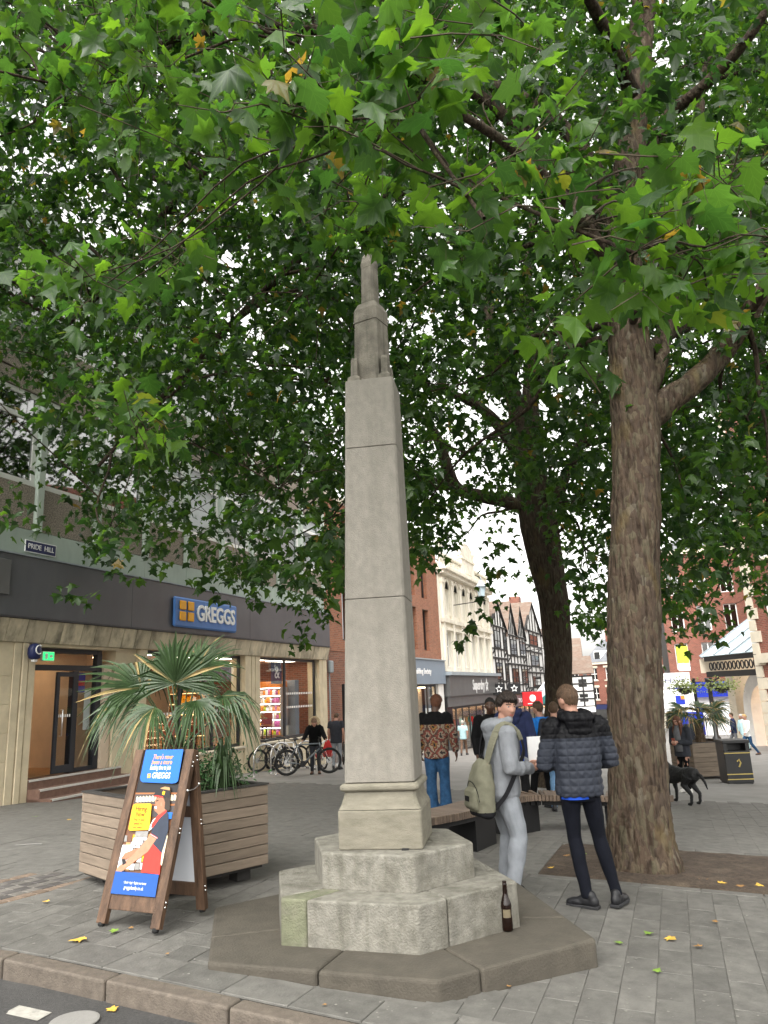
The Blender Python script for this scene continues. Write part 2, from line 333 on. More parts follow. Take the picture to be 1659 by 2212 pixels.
def barkmat(name, k=1.0):
    m = bpy.data.materials.new(name); m.use_nodes = True; n = m.node_tree.nodes; L = m.node_tree.links; b = n['Principled BSDF']; b.inputs['Roughness'].default_value = .92; b.inputs['Specular IOR Level'].default_value = .2
    tc = n.new('ShaderNodeTexCoord'); mp = n.new('ShaderNodeMapping'); mp.inputs['Scale'].default_value = (1,1,.42); L.new(tc.outputs['Object'], mp.inputs[0])
    wn = n.new('ShaderNodeTexNoise'); wn.inputs['Scale'].default_value = 7; wn.inputs['Detail'].default_value = 4; L.new(mp.outputs[0], wn.inputs['Vector'])
    wa = n.new('ShaderNodeVectorMath'); wa.operation = 'MULTIPLY_ADD'; wa.inputs[1].default_value = (.16,.16,.16); L.new(wn.outputs['Color'], wa.inputs[0]); L.new(mp.outputs[0], wa.inputs[2])
    vo = n.new('ShaderNodeTexVoronoi'); vo.inputs['Scale'].default_value = 22; L.new(wa.outputs[0], vo.inputs['Vector'])
    sp_ = n.new('ShaderNodeSeparateColor'); L.new(vo.outputs['Color'], sp_.inputs[0])
    rp = n.new('ShaderNodeValToRGB'); e = rp.color_ramp.elements; e[0].position = 0; e[0].color = (.078*k,.058*k,.044*k,1); e[1].position = 1; e[1].color = (.145*k,.125*k,.095*k,1)
    for p, c in ((.35,(.092,.068,.052)),(.6,(.108,.084,.063)),(.8,(.106,.096,.069)),(.93,(.128,.106,.078))): q = e.new(p); q.color = (c[0]*k,c[1]*k*.94,c[2]*k*.87,1)
    L.new(sp_.outputs[0], rp.inputs[0])
    fi = n.new('ShaderNodeTexNoise'); fi.inputs['Scale'].default_value = 26; fi.inputs['Detail'].default_value = 6; mp2 = n.new('ShaderNodeMapping'); mp2.inputs['Scale'].default_value = (1,1,.14); L.new(tc.outputs['Object'], mp2.inputs[0]); L.new(mp2.outputs[0], fi.inputs['Vector'])
    r2 = n.new('ShaderNodeValToRGB'); r2.color_ramp.elements[0].position = .36; r2.color_ramp.elements[0].color = (.45,.42,.40,1); r2.color_ramp.elements[1].position = .52; r2.color_ramp.elements[1].color = (1,1,1,1); L.new(fi.outputs[0], r2.inputs[0])
    mx = n.new('ShaderNodeMix'); mx.data_type = 'RGBA'; mx.blend_type = 'MULTIPLY'; mx.inputs[0].default_value = 1; L.new(rp.outputs[0], mx.inputs[6]); L.new(r2.outputs[0], mx.inputs[7])
    # ochre and green patches
    oc = n.new('ShaderNodeTexNoise'); oc.inputs['Scale'].default_value = 3.2; oc.inputs['Detail'].default_value = 3; L.new(mp.outputs[0], oc.inputs['Vector']); r3 = n.new('ShaderNodeValToRGB'); r3.color_ramp.elements[0].position = .60; r3.color_ramp.elements[1].position = .72; r3.color_ramp.elements[1].color = (.55,.55,.55,1); L.new(oc.outputs[0], r3.inputs[0])
    m2 = n.new('ShaderNodeMix'); m2.data_type = 'RGBA'; L.new(r3.outputs[0], m2.inputs[0]); L.new(mx.outputs[2], m2.inputs[6]); m2.inputs[7].default_value = (.17*k,.125*k,.05*k,1)
    L.new(m2.outputs[2], b.inputs['Base Color'])
    ad = n.new('ShaderNodeMath'); ad.operation = 'MULTIPLY_ADD'; ad.inputs[1].default_value = -.5; L.new(vo.outputs['Distance'], ad.inputs[0]); L.new(fi.outputs[0], ad.inputs[2])
    bp = n.new('ShaderNodeBump'); bp.inputs['Strength'].default_value = 1.0; bp.inputs['Distance'].default_value = .032; L.new(ad.outputs[0], bp.inputs['Height']); L.new(bp.outputs[0], b.inputs['Normal']); M[name] = m
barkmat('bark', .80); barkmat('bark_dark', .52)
mat('twig', (.06,.045,.027), .85, .3, 10)
mat('tyre', (.012,.012,.012), .8, .2, 20)
mat('chrome', (.72,.72,.72), .25, .05, 5, metal=1.0)
mat('bike_grey', (.16,.18,.20), .35, .1, 5, metal=.5)
mat('bike_white', (.70,.70,.70), .35, .05, 5)
mat('bike_black', (.015,.015,.016), .35, .1, 5)
mat('bike_red', (.40,.02,.025), .4, .1, 5)
mat('bike_teal', (.03,.25,.27), .4, .1, 5)
mat('bottle_label', (.13,.105,.065), .6, .15, 30)
mat('leaf_yellow', (.58,.36,.06), .7, .35, 20)
mat('leaf_brown', (.28,.15,.05), .8, .35, 20)
mat('leaf_green', (.16,.26,.04), .6, .35, 20)
emis('exit_green', (.015,.42,.10), .9)
emis('warm_lamp', (1,.70,.42), 7.0)
emis('cool_lamp', (.95,.97,1.0), 5.0)
emis('fill_glow', (1,.86,.68), 4.0)
emis('warm_shelf', (1,.55,.22), 1.6)

def leafmat(name, c, trans, var=.35, veins=False):
    m = bpy.data.materials.new(name); m.use_nodes = True; n = m.node_tree.nodes; L = m.node_tree.links; n.clear()
    o = n.new('ShaderNodeOutputMaterial'); ge = n.new('ShaderNodeNewGeometry'); oi = n.new('ShaderNodeObjectInfo')
    ad = n.new('ShaderNodeMath'); L.new(ge.outputs['Random Per Island'], ad.inputs[0]); L.new(oi.outputs['Random'], ad.inputs[1])
    fr = n.new('ShaderNodeMath'); fr.operation = 'FRACT'; L.new(ad.outputs[0], fr.inputs[0])
    rp = n.new('ShaderNodeValToRGB'); e = rp.color_ramp.elements; e[0].position = 0; e[1].position = 1
    e[0].color = (c[0]*.40, c[1]*.50, c[2]*.55, 1); e[1].color = (.13,.09,.02,1)
    q = e.new(.5); q.color = tuple(c)+(1,); q = e.new(.85); q.color = (c[0]*1.5, c[1]*1.35, c[2], 1); q = e.new(.990); q.color = (c[0]*1.6, c[1]*1.4, c[2], 1); q = e.new(.994); q.color = (.13,.10,.02,1)
    L.new(fr.outputs[0], rp.inputs[0])
    if veins:          # pale midrib and side veins, from each leaf's own coordinates
        at_ = n.new('ShaderNodeAttribute'); at_.attribute_name = 'lc'; sx = n.new('ShaderNodeSeparateXYZ'); L.new(at_.outputs['Vector'], sx.inputs[0])
        def mth(op, a, b_=None):
            q_ = n.new('ShaderNodeMath'); q_.operation = op
            for i_, v_ in enumerate((a, b_)):
                if v_ is None: continue
                if isinstance(v_, (int, float)): q_.inputs[i_].default_value = v_
                else: L.new(v_, q_.inputs[i_])
            return q_.outputs[0]
        ax_ = mth('ABSOLUTE', sx.outputs[0]); d_ = ax_
        for ca, sa, y0 in ((.80,.60,.0),(.35,.94,.0),(.78,.62,.32),(.78,.62,.52)):
            yy = mth('SUBTRACT', sx.outputs[1], y0); dd = mth('ABSOLUTE', mth('SUBTRACT', mth('MULTIPLY', ax_, ca), mth('MULTIPLY', yy, sa))); d_ = mth('MINIMUM', d_, dd)
        vf = mth('MULTIPLY', mth('LESS_THAN', d_, .0085), .55)
        vm = n.new('ShaderNodeMix'); vm.data_type = 'RGBA'; L.new(vf, vm.inputs[0]); L.new(rp.outputs[0], vm.inputs[6]); vm.inputs[7].default_value = (c[0]*3.2, c[1]*2.4, c[2]*2.6, 1); base_ = vm.outputs[2]
    else: base_ = rp.outputs[0]
    p = n.new('ShaderNodeBsdfPrincipled'); p.inputs['Roughness'].default_value = .42; p.inputs['Specular IOR Level'].default_value = .45; L.new(base_, p.inputs['Base Color'])
    t = n.new('ShaderNodeBsdfTranslucent'); hv = n.new('ShaderNodeHueSaturation'); hv.inputs['Value'].default_value = trans; hv.inputs['Hue'].default_value = .485; hv.inputs['Saturation'].default_value = 1.1
    L.new(rp.outputs[0], hv.inputs['Color']); L.new(hv.outputs[0], t.inputs[0])
    mx = n.new('ShaderNodeMixShader'); mx.inputs[0].default_value = .50; L.new(p.outputs[0], mx.inputs[1]); L.new(t.outputs[0], mx.inputs[2]); L.new(mx.outputs[0], o.inputs[0]); M[name] = m
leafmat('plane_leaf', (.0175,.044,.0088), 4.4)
leafmat('plane_leaf_near', (.034,.082,.0155), 3.5, veins=True)  # stronger light on the near leaves put into a brighter leaf colour
# ================================================================== ground, kerb, road
SD = Vector((0.34455, 0.93877, 0)); SN = Vector((0.93877, -0.34455, 0))      # street direction, and across it to the right
def street_xy(a, b): return SD*a + SN*b
kb0, kb1 = ghit(0, 2048), ghit(685, 2188)
KD = (kb1-kb0); KD.z = 0; KD.normalize(); KN = Vector((-KD.y, KD.x, 0))       # KN points from the road on to the pavement
def kpt(u_, v_): p = kb0+KD*u_+KN*v_; return p.x, p.y
def sheet(name, us, vs, dz, m, cond=None, base=None):
    mb = MB(); nu, nv = len(us), len(vs)
    P = []
    for v_ in vs:
        for u_ in us:
            x, y = kpt(u_, v_); P.append((x, y, gz(x, y)+dz))
    mb.add(P, [(j*nu+i, j*nu+i+1, (j+1)*nu+i+1, (j+1)*nu+i) for j in range(nv-1) for i in range(nu-1)])
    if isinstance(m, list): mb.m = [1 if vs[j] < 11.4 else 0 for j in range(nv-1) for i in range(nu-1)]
    return tag(mb.build(name, m, smooth=True), kind='structure')
us = list(np.concatenate([np.arange(-90,-8,6.), np.arange(-8,8,.5), np.arange(8,120,6.)]))
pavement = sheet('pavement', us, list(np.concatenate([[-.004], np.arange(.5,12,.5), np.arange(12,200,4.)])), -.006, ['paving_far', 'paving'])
road = sheet('road', us, list(np.concatenate([np.arange(-60,-4,4.), np.arange(-4,1.1,.5)])), -.115, 'asphalt')
# kerb stones, butted end to end
kerb = tag(bpy.data.objects.new('kerb', None), kind='structure'); col.objects.link(kerb)
ends = [-5.2,-4.3,-3.4,-2.5,-1.6,-.73,.16,1.03,1.92,2.8,3.7,4.6,5.5,6.4]
k_joint = ghit(268, 2098); uo = (k_joint-kb0).dot(KD)-1.03
for a, b in zip(ends, ends[1:]):
    mb = MB(); g = .006; zz = random.uniform(-.003,.003)
    x0 = [kpt(a+uo+g,-.145), kpt(b+uo-g,-.145), kpt(b+uo-g,-.006), kpt(a+uo+g,-.006)]
    mb.add([(x,y,gz(x,y)-.2) for x,y in x0]+[(x,y,gz(x,y)+zz) for x,y in x0], [(0,3,2,1),(4,5,6,7),(0,1,5,4),(1,2,6,5),(2,3,7,6),(3,0,4,7)])
    mb.build('kerb_stone', 'kerbstone', kerb, bevel=.016, seg=3)
# painted lines
def paint(name, poly, m, par, dz):
    mb = MB(); mb.add([(p.x,p.y,gz(p.x,p.y)+dz) for p in poly], [tuple(range(len(poly)))]); return mb.build(name, m, par)
g0 = ghit(-120, 2138, -.115); g1 = ghit(112, 2189, -.115); wdt = (ghit(80, 2207, -.115)-g1)
paint('road_marking', [g0, g0+wdt, g1+wdt, g1], 'roadpaint', road, -.110)
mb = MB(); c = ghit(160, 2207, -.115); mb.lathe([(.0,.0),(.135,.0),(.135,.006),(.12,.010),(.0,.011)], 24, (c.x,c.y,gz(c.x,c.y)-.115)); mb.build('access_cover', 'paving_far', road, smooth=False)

# paving slabs in running bond along the street, the 300 that show largest as parts, the rest joined
TREE_A = Vector((2.41, 7.96, 0))
SL, SW = .45, .20
slabs = []
sbase = MB().box(-SL/2+.0018, SL/2-.0018, -SW/2+.0018, SW/2-.0018, -.03, 0).mesh('paving_slab', 'paving', bevel=.0025, seg=1)
def in_pit(p):
    q = p-TREE_A; a = q.dot(SD); b = q.dot(SN); return -.62 < a < 1.28 and -.95 < b < 1.95
BAND_A, BAND_B = ghit(0, 1950), ghit(169, 1906); BD = (BAND_B-BAND_A); BD.z = 0; BD.normalize(); BN = Vector((-BD.y, BD.x, 0))
def in_band(p): q = p-BAND_A; return q.dot(BD) < 1.0 and q.dot(BD) > -1.6 and -.06 < q.dot(BN) < .90
MONU = Vector((-.12, 5.85, 0))
for i in range(-30, 46):
    for j in range(-70, 85):
        a = i*SL+(j % 2)*SL/2; b = j*SW; p = street_xy(a, b)
        vk = (p-kb0).dot(KN)
        if vk < .02 or vk > 12 or in_pit(p) or in_band(p): continue
        z = gz(p.x, p.y)
        sx, sy, d = proj((p.x, p.y, z))
        if d < 1 or sx < -1100 or sx > 2800 or sy > 3400: continue
        if (p-MONU).length < 1.1: continue
        slabs.append((d, p, z))
slabs.sort(key=lambda t: t[0])
ang = math.atan2(SD.y, SD.x); stuff = MB()
for k, (d, p, z) in enumerate(slabs):
    n = Vector((-(gz(p.x+.1,p.y)-gz(p.x-.1,p.y))/.2, -(gz(p.x,p.y+.1)-gz(p.x,p.y-.1))/.2, 1)).normalized()
    X = (SD-n*SD.dot(n)).normalized(); Y = n.cross(X)
    zz = z+random.uniform(-.0015,.0015)
    vk = (p-kb0).dot(KN)
    if k < 300 and vk > .25:
        link('paving_slab', sbase, pavement, mat4=Matrix(((X.x,Y.x,n.x,p.x),(X.y,Y.y,n.y,p.y),(X.z,Y.z,n.z,zz),(0,0,0,1))))
    elif vk > .25:
        c = Vector((p.x,p.y,zz)); hx, hy = X*(SL/2-.0012), Y*(SW/2-.0012); dn = n*.005
        t = [c-hx-hy, c+hx-hy, c+hx+hy, c-hx+hy]
        stuff.add([q-dn for q in t]+t, [(4,5,6,7),(0,1,5,4),(1,2,6,5),(2,3,7,6),(3,0,4,7)])
tag(stuff.build('paving_slab_field', 'paving', pavement), kind='stuff')
# a border row of slabs laid along the kerb
for i in range(-12, 14):
    u0, u1 = i*.45+.003, (i+1)*.45-.003
    q = [kpt(u0,.004), kpt(u1,.004), kpt(u1,.31), kpt(u0,.31)]
    mb = MB(); mb.add([(x,y,gz(x,y)-.03) for x,y in q]+[(x,y,gz(x,y)+.003) for x,y in q], [(0,3,2,1),(4,5,6,7),(0,1,5,4),(1,2,6,5),(2,3,7,6),(3,0,4,7)])
    mb.build('border_slab', 'paving', pavement, bevel=.004, seg=1)
# chequered band of setts by the planter
SS = .125
se = {k: MB().box(-SS/2+.004, SS/2-.004, -SS/2+.004, SS/2-.004, -.03, 0).mesh('sett', k, bevel=.005, seg=1) for k in ('sett_dark','sett_light','sett_brown')}
ba = math.atan2(BD.y, BD.x)
for i in range(-12, 8):
    for j in range(7):
        p = BAND_A+BD*(i*SS)+BN*(j*SS+.03)
        kind = 'sett_brown' if j in (0, 6) else ('sett_dark' if (i//2+j) % 2 else 'sett_light')
        link('sett', se[kind], pavement, loc=(p.x,p.y,gz(p.x,p.y)+random.uniform(-.001,.002)), rot=(0,0,ba))
# tree pit
mb = MB(); N = 26
P = []
for j in range(N+1):
    for i in range(N+1):
        q = TREE_A+SD*(-.62+1.9*j/N)+SN*(-.95+2.9*i/N); r_ = (q-TREE_A).length
        e_ = min(i, N-i, j, N-j)
        P.append((q.x, q.y, gz(q.x,q.y)-.006+.004+(0 if e_ == 0 else .012*mnoise.noise(q*6)+.05*math.exp(-(r_/.55)**2)+.012)))
mb.add(P, [(j*(N+1)+i, (j+1)*(N+1)+i, (j+1)*(N+1)+i+1, j*(N+1)+i+1) for j in range(N) for i in range(N)])
pit = tag(mb.build('tree_pit', 'soil', smooth=True), kind='structure')
def edge_run(a0, b0, a1, b1, n):
    for k in range(n):
        q0 = TREE_A+SD*(a0+(a1-a0)*(k+.01)/n)+SN*(b0+(b1-b0)*(k+.01)/n); q1 = TREE_A+SD*(a0+(a1-a0)*(k+.99)/n)+SN*(b0+(b1-b0)*(k+.99)/n)
        m_ = MB(); m_.bar((q0.x,q0.y,gz(q0.x,q0.y)-.02), (q1.x,q1.y,gz(q1.x,q1.y)-.02), .11, .052); m_.build('edging_stone', 'paving', pit, bevel=.004, seg=1)
edge_run(-.66,-1.0,-.66,2.0,6); edge_run(1.32,-1.0,1.32,2.0,6); edge_run(-.60,-1.0,1.26,-1.0,4); edge_run(-.60,2.0,1.26,2.0,4)
# ================================================================== the left row of buildings (local x along the street, y into the building, z world height)
FP0 = ghit(45, 1735); FRZ = math.atan2(SD.y, SD.x)
def bld(name, label, s0=0.0, off=0.0):
    p = FP0+SD*s0+SN*off
    return thing(name, label, 'building', (p.x, p.y, 0), FRZ)
def gs(s, off=0.0):                           # ground height on the frontage line
    p = FP0+SD*s+SN*off; return gz(p.x, p.y)
def wall_with_holes(mb, x0, x1, z0, z1, holes, y0=0.0, th=.3, mi=0):
    """front wall slab split round rectangular openings (x0,x1,z0,z1)"""
    xs = sorted({x0, x1, *[h[0] for h in holes], *[h[1] for h in holes]}); xs = [x for x in xs if x0 <= x <= x1]
    for a, b in zip(xs, xs[1:]):
        m_ = (a+b)/2; hs = sorted([(h[2], h[3]) for h in holes if h[0] < m_ < h[1]]); z = z0
        for ha, hb in hs:
            if ha > z+1e-4: mb.box(a, b, y0, y0+th, z, ha, mi)
            z = max(z, hb)
        if z < z1-1e-4: mb.box(a, b, y0, y0+th, z, z1, mi)
def window(root, x0, x1, z0, z1, y, fm, gm, fw=.06, mull=(), trans=(), back=None, sill=None, name='window'):
    """one window: frame (the part), pane sub-parts, optional sheet behind"""
    mb = MB(); d0, d1 = y-.03, y+.04
    mb.box(x0, x0+fw, d0, d1, z0, z1); mb.box(x1-fw, x1, d0, d1, z0, z1); mb.box(x0+fw, x1-fw, d0, d1, z0, z0+fw); mb.box(x0+fw, x1-fw, d0, d1, z1-fw, z1)
    for m_ in mull: mb.box(m_-fw/2, m_+fw/2, d0, d1, z0+fw, z1-fw)
    xs = [x0+fw]+[q for m_ in mull for q in (m_-fw/2, m_+fw/2)]+[x1-fw]
    for t_ in trans:
        for a, b in zip(xs[::2], xs[1::2]): mb.box(a, b, d0, d1, t_-fw/2, t_+fw/2)
    w_ = mb.build(name, fm, root)
    zs = [z0+fw]+[q for t_ in trans for q in (t_-fw/2, t_+fw/2)]+[z1-fw]
    for a, b in zip(xs[::2], xs[1::2]):
        for c, d in zip(zs[::2], zs[1::2]):
            bx('pane', gm, w_, a+.002, b-.002, y, y+.008, c+.002, d-.002)
    if back: bx('blind', back, w_, x0+fw, x1-fw, y+.10, y+.12, z0+fw, z1-fw)  # sheet close behind the pane; the white one imitates a sky reflection
    if sill: bx('sill', sill, w_, x0-.06, x1+.06, y-.14, y-.035, z0-.10, z0-.003)
    return w_

G = bld('bakery_building', 'long stone and pebbledash block with a bakery shop front and dark grey fascia')
gb = lambda n, m, *a, **k: bx(n, m, G, *a, **k)
ZB = -1.2
# left stone pier in courses
for i, (za, zb) in enumerate([(-.6,.15),(.15,.62),(.62,1.18),(1.18,1.74),(1.74,2.30),(2.30,2.99)]):
    for a, b in ((-6.5,-2.2),(-2.2,-.46)) if i % 2 else ((-6.5,-1.4),(-1.4,-.46)):
        gb('stone_block', 'greggs_stone', a+.004, b-.004, 0, .8, za+.004, zb-.004, bevel=.006)
gb('pier_backing', 'greggs_stone', -6.4, .10, .03, .85, -.7, 2.98)
gb('pier_strip', 'greggs_stone', -.455, -.265, -.02, .5, -.6, 2.985, bevel=.008)
gb('pier_strip', 'greggs_stone', -.235, -.09, -.035, .5, -.6, 2.985, bevel=.008)
gb('pier_strip', 'greggs_stone', -.06, .12, -.02, .5, -.6, 2.985, bevel=.008)
# stone between door and window, piers
gb('wall', 'greggs_stone', 2.74, 3.50, .10, .6, ZB, 2.985)
gb('side_panel', 'int_cream', 2.42, 2.70, .16, .9, .20, 2.6)
gb('pier_strip', 'greggs_stone', 3.52, 3.80, -.02, .5, ZB, 2.985, bevel=.008)
for a, b in ((8.62,8.98),(9.01,9.22),(9.25,9.55)): gb('pier_strip', 'greggs_stone', a, b, -.02, .5, ZB, 2.985, bevel=.008)
for a, b in ((14.05,14.30),(14.33,14.70)): gb('pier_strip', 'greggs_stone', a, b, -.02, .5, ZB, 2.985, bevel=.008)
for a, b in ((3.82,8.60),(9.57,14.03)):
    gb('stall_riser', 'greggs_stone', a, b, .02, .4, ZB, .16)
    gb('sill', 'stone_trim', a, b, -.06, .45, .165, .225, bevel=.01)
# slanted stone band: slabs of unequal width
x = -6.4; rs = random.Random(4)
widths = [1.4,1.3,1.2,1.1]+[.62,.50,.55,.45,.60,.42,.52,.44,.48,.56,.90,.75,.82,.95,.70,.86,1.02,.90,.95,.80,.98,.90]
i = 0
while x < 14.7:
    w_ = min(widths[i % len(widths)], 14.72-x)
    if 14.72-x-w_ < .2: w_ = 14.72-x
    y0 = -.16+rs.uniform(-.008,.008); mb = MB()
    mb.add([(x+.006,.3,2.99),(x+w_-.006,.3,2.99),(x+w_-.006,y0+.10,2.99),(x+.006,y0+.10,2.99),(x+.006,.3,3.455),(x+w_-.006,.3,3.455),(x+w_-.006,y0-.02,3.455),(x+.006,y0-.02,3.455)],
           [(0,1,2,3),(7,6,5,4),(3,2,6,7),(0,4,5,1),(0,3,7,4),(1,5,6,2)])
    mb.build('band_slab', 'band_stone', G, bevel=.008, seg=1); x += w_; i += 1
# fascia
fx = [-6.5,-2.6,2.9,8.6,14.68]
gb('fascia_backing', 'fascia_edge', -6.5, 14.66, -.06, .25, 3.48, 4.78)
for a, b in zip(fx, fx[1:]): gb('fascia_panel', 'fascia', a+.003, b-.003, -.20, -.065, 3.50, 4.76, bevel=.004)
gb('fascia_trim', 'fascia_edge', -6.5, 14.70, -.23, -.07, 3.462, 3.494)
gb('fascia_trim', 'lead', -6.5, 14.70, -.23, -.07, 4.768, 4.80)
gb('side_box', 'sign_darkgrey', -1.9, -.92, -.26, -.205, 3.9, 4.62, bevel=.01)
# shop sign
sg = gb('shop_sign', 'greggs_blue', 4.50, 7.66, -.30, -.21, 3.62, 4.44, bevel=.05)
for a in (4.70, 5.07):
    for c in (3.79, 4.09):
        bx('emblem_square', 'greggs_gold', sg, a, a+.29, -.345, -.305, c, c+.25, bevel=.03)
text('lettering', 'GREGGS', .62, 'sign_white', sg, (6.50,-.305,4.04), (1,0,0), (0,0,1), .03, width=1.98, bold=.014)
# verdigris band, pebbledash, mullions, windows
xs = [-.05+1.83*k for k in range(-3, 9)]; xs[-1] = 14.66
for k, (a, b) in enumerate(zip(xs, xs[1:])):
    gb('band_panel', 'verdigris', a+.004, b-.004, .02, .3, 4.81, 5.40)
for zf in (0, 3.55):
    for a, b in zip(xs, xs[1:]):
        gb('pebbledash_panel', 'pebbledash', a+.09, b-.09, .07, .3, 5.43+zf, 6.40+zf)
        window(G, a+.09, b-.09, 6.42+zf, 8.55+zf, .14, 'upvc', 'up_glass' if a < 2 or zf else 'shop_glass', .11, mull=((a+b)/2-.25,) if zf else (), trans=(7.95+zf,), back=None if a < 2 or zf else 'sky_reflect_white')
        if not zf: gb('head_panel', 'pebbledash', a+.09, b-.09, .07, .3, 8.57, 8.93)
for a in xs: gb('mullion', 'mullion', a-.085, a+.085, -.03, .32, 5.41, 12.3)
gb('wall', 'int_dark', -6.5, 14.6, .9, 1.0, 4.85, 12.2)
gb('parapet', 'verdigris', -6.6, 14.7, -.1, .5, 12.32, 13.1)
gb('slab_edge', 'verdigris', -6.5, 14.6, .33, .89, 8.56, 8.60); gb('roof', 'lead', -6.5, 14.6, .5, 10, 12.4, 12.55)
gb('end_wall', 'brick_dark', 14.45, 14.66, .35, 10, -1.4, 12.35)
# entrance: steps, frame, doors
for k, (z, y) in enumerate(((.20,-.02),(.02,-.34),(-.16,-.66))):
    x0, x1 = (.13, 2.95+.15*k)
    st = gb('step', 'step_terracotta', x0+.0, x1, y, .9-.001*k, z-.40, z, bevel=.006)
    bx('nosing', 'nosing', st, x0+.02, x1-.02, y-.012, y+.05, z-.034, z+.006)
gb('lintel', 'greggs_stone', .125, 2.73, .0, .5, 2.925, 2.986); gb('door_mat', 'int_wood', .14, 2.4, .40, 3.4, .201, .21)
df = gb('door_frame', 'door_frame', .14, .24, .22, .36, .20, 2.92)
for a in ((2.24,2.40,.21,2.92),): bx('post', 'door_frame', df, a[0], a[1], .22, .36, a[2], a[3])
bx('rail', 'door_frame', df, .25, 2.23, .22, .36, 2.44, 2.56); bx('rail', 'door_frame', df, .25, 2.23, .22, .36, 2.82, 2.92); bx('post', 'door_frame', df, 1.50, 1.66, .22, .36, .21, 2.43)
bx('pane', 'shop_glass', df, .25, 2.23, .28, .29, 2.57, 2.81)
bx('pane', 'shop_glass', df, 1.67, 2.23, .28, .29, .30, 2.43); bx('rail', 'door_frame', df, 1.67, 2.23, .22, .36, .21, .29)
dr = gb('door', 'door_frame', .90, .99, .12, .17, .24, 2.40)
for a in ((1.40,1.49,.24,2.40),(.99,1.40,.24,.40),(.99,1.40,2.30,2.40)): bx('stile', 'door_frame', dr, a[0], a[1], .12, .17, a[2], a[3])
bx('pane', 'shop_glass', dr, .992, 1.398, .14, .148, .402, 2.298)
mb = MB(); mb.tube([(1.03,.10,1.02),(1.03,.04,1.02),(1.03,.04,1.58),(1.03,.10,1.58)], .016, 8); mb.build('handle', 'steel', dr, smooth=True)
for k in range(6): bx('manifestation', 'sign_white', dr, 1.0+k*.065, 1.035+k*.065, .132, .138, 1.42, 1.48)
# interior of the shop
gb('interior_floor', 'int_wood', .1, 14.4, .42, 6.2, .12, .20)
gb('interior_ceiling', 'int_cream', .1, 14.4, .42, 6.2, 2.96, 2.985)
gb('interior_wall', 'int_wall', .1, 14.4, 6.2, 6.3, .1, 3.0)
gb('interior_wall', 'int_dark', .0, .1, .6, 6.2, .1, 3.0)
gb('interior_wall', 'int_cream', 2.75, 2.95, 1.0, 3.6, .2, 2.95)
gb('inner_door', 'int_cream', .42, 1.34, 2.6, 2.68, .21, 2.15, bevel=.01)
gb('inner_wall', 'int_dark', .1, .41, 2.62, 2.72, .2, 2.95); gb('inner_wall', 'int_dark', 1.35, 1.8, 2.62, 2.72, .2, 2.95); gb('inner_wall', 'int_dark', .41, 1.35, 2.62, 2.72, 2.16, 2.95)
gb('dado', 'int_wood', .11, .40, 2.58, 2.615, .21, 1.2)
def cabinet(x0, x1, y0, y1, z0, z1, rows, seed):
    c_ = gb('display_cabinet', 'int_dark', x0, x1, y1-.06, y1, z0, z1)
    r_ = random.Random(seed)
    for k in range(rows):
        z = z0+(z1-z0)*(k+.15)/rows; h = (z1-z0)/rows
        bx('shelf', 'steel', c_, x0, x1, y0, y1-.06, z-.02, z)
        bx('shelf_light', 'warm_lamp' if seed % 2 else 'cool_lamp', c_, x0+.03, x1-.03, y0+.06, y0+.10, z+h*.80, z+h*.84)
        x = x0+.04
        while x < x1-.16:
            w_ = r_.uniform(.09,.2); bx('packet', r_.choice(['sign_white','greggs_gold','sign_red','int_cream','leaf_brown','sign_lime','poster_blue'] if not seed % 2 else ['greggs_gold','int_wood','leaf_yellow','int_cream','leaf_brown']), c_, x, x+w_-.02, y0+.12, y1-.12, z+.003, z+h*r_.uniform(.3,.65)); x += w_
def cabinet_x(xb, y0, y1, z0, z1, rows, lamp, cols, seed):
    """shelving that faces back along the frontage"""
    c_ = gb('display_cabinet', 'int_cream', xb-.04, xb, y0, y1, z0, z1); r_ = random.Random(seed)
    for y in (y0, y1-.03): bx('side', 'steel', c_, xb-.55, xb-.041, y, y+.03, z0, z1)
    bx('header', cols[0], c_, xb-.58, xb-.041, y0, y1, z1+.002, z1+.22)
    for k in range(rows):
        h = (z1-z0)/rows; z = z0+h*k
        bx('shelf', 'steel', c_, xb-.50, xb-.042, y0+.031, y1-.031, z, z+.02); bx('shelf_light', lamp, c_, xb-.50, xb-.47, y0+.05, y1-.05, z+h-.03, z+h-.012)
        y = y0+.05
        while y < y1-.14: w_ = r_.uniform(.07,.14); bx('packet', r_.choice(cols), c_, xb-.42, xb-.15, y, y+w_-.012, z+.021, z+h*r_.uniform(.45,.8)); y += w_
cabinet(1.85, 2.6, 4.0, 4.6, .25, 2.0, 6, 1)
cabinet(5.0, 7.6, 4.6, 5.3, .25, 1.9, 5, 3)
cabinet_x(12.9, .75, 2.1, .3, 2.0, 6, 'cool_lamp', ['sign_orange','sign_white','p_pink','sign_white','sign_lime','int_cream','p_pink','greggs_gold'], 2)
cabinet_x(8.4, .9, 2.3, .3, 1.9, 5, 'warm_shelf', ['int_wood','int_cream','greggs_gold','leaf_brown','sign_white'], 5)
gb('fridge_side', 'sign_bluegrey', 13.0, 13.3, .5, .9, .21, 2.25)
for k in range(5):
    gb('fill_panel', 'fill_glow', 3.9+2.1*k, 5.3+2.1*k, .75, 1.35, 2.945, 2.965)  # glowing panels added to brighten the shop interior
for k in range(4):
    gb('ceiling_light', 'warm_lamp', 1.0+3.4*k, 2.2+3.4*k, 2.4, 2.55, 2.935, 2.955); gb('ceiling_light', 'warm_lamp', 1.2+3.4*k, 2.0+3.4*k, 4.6, 4.75, 2.935, 2.955)
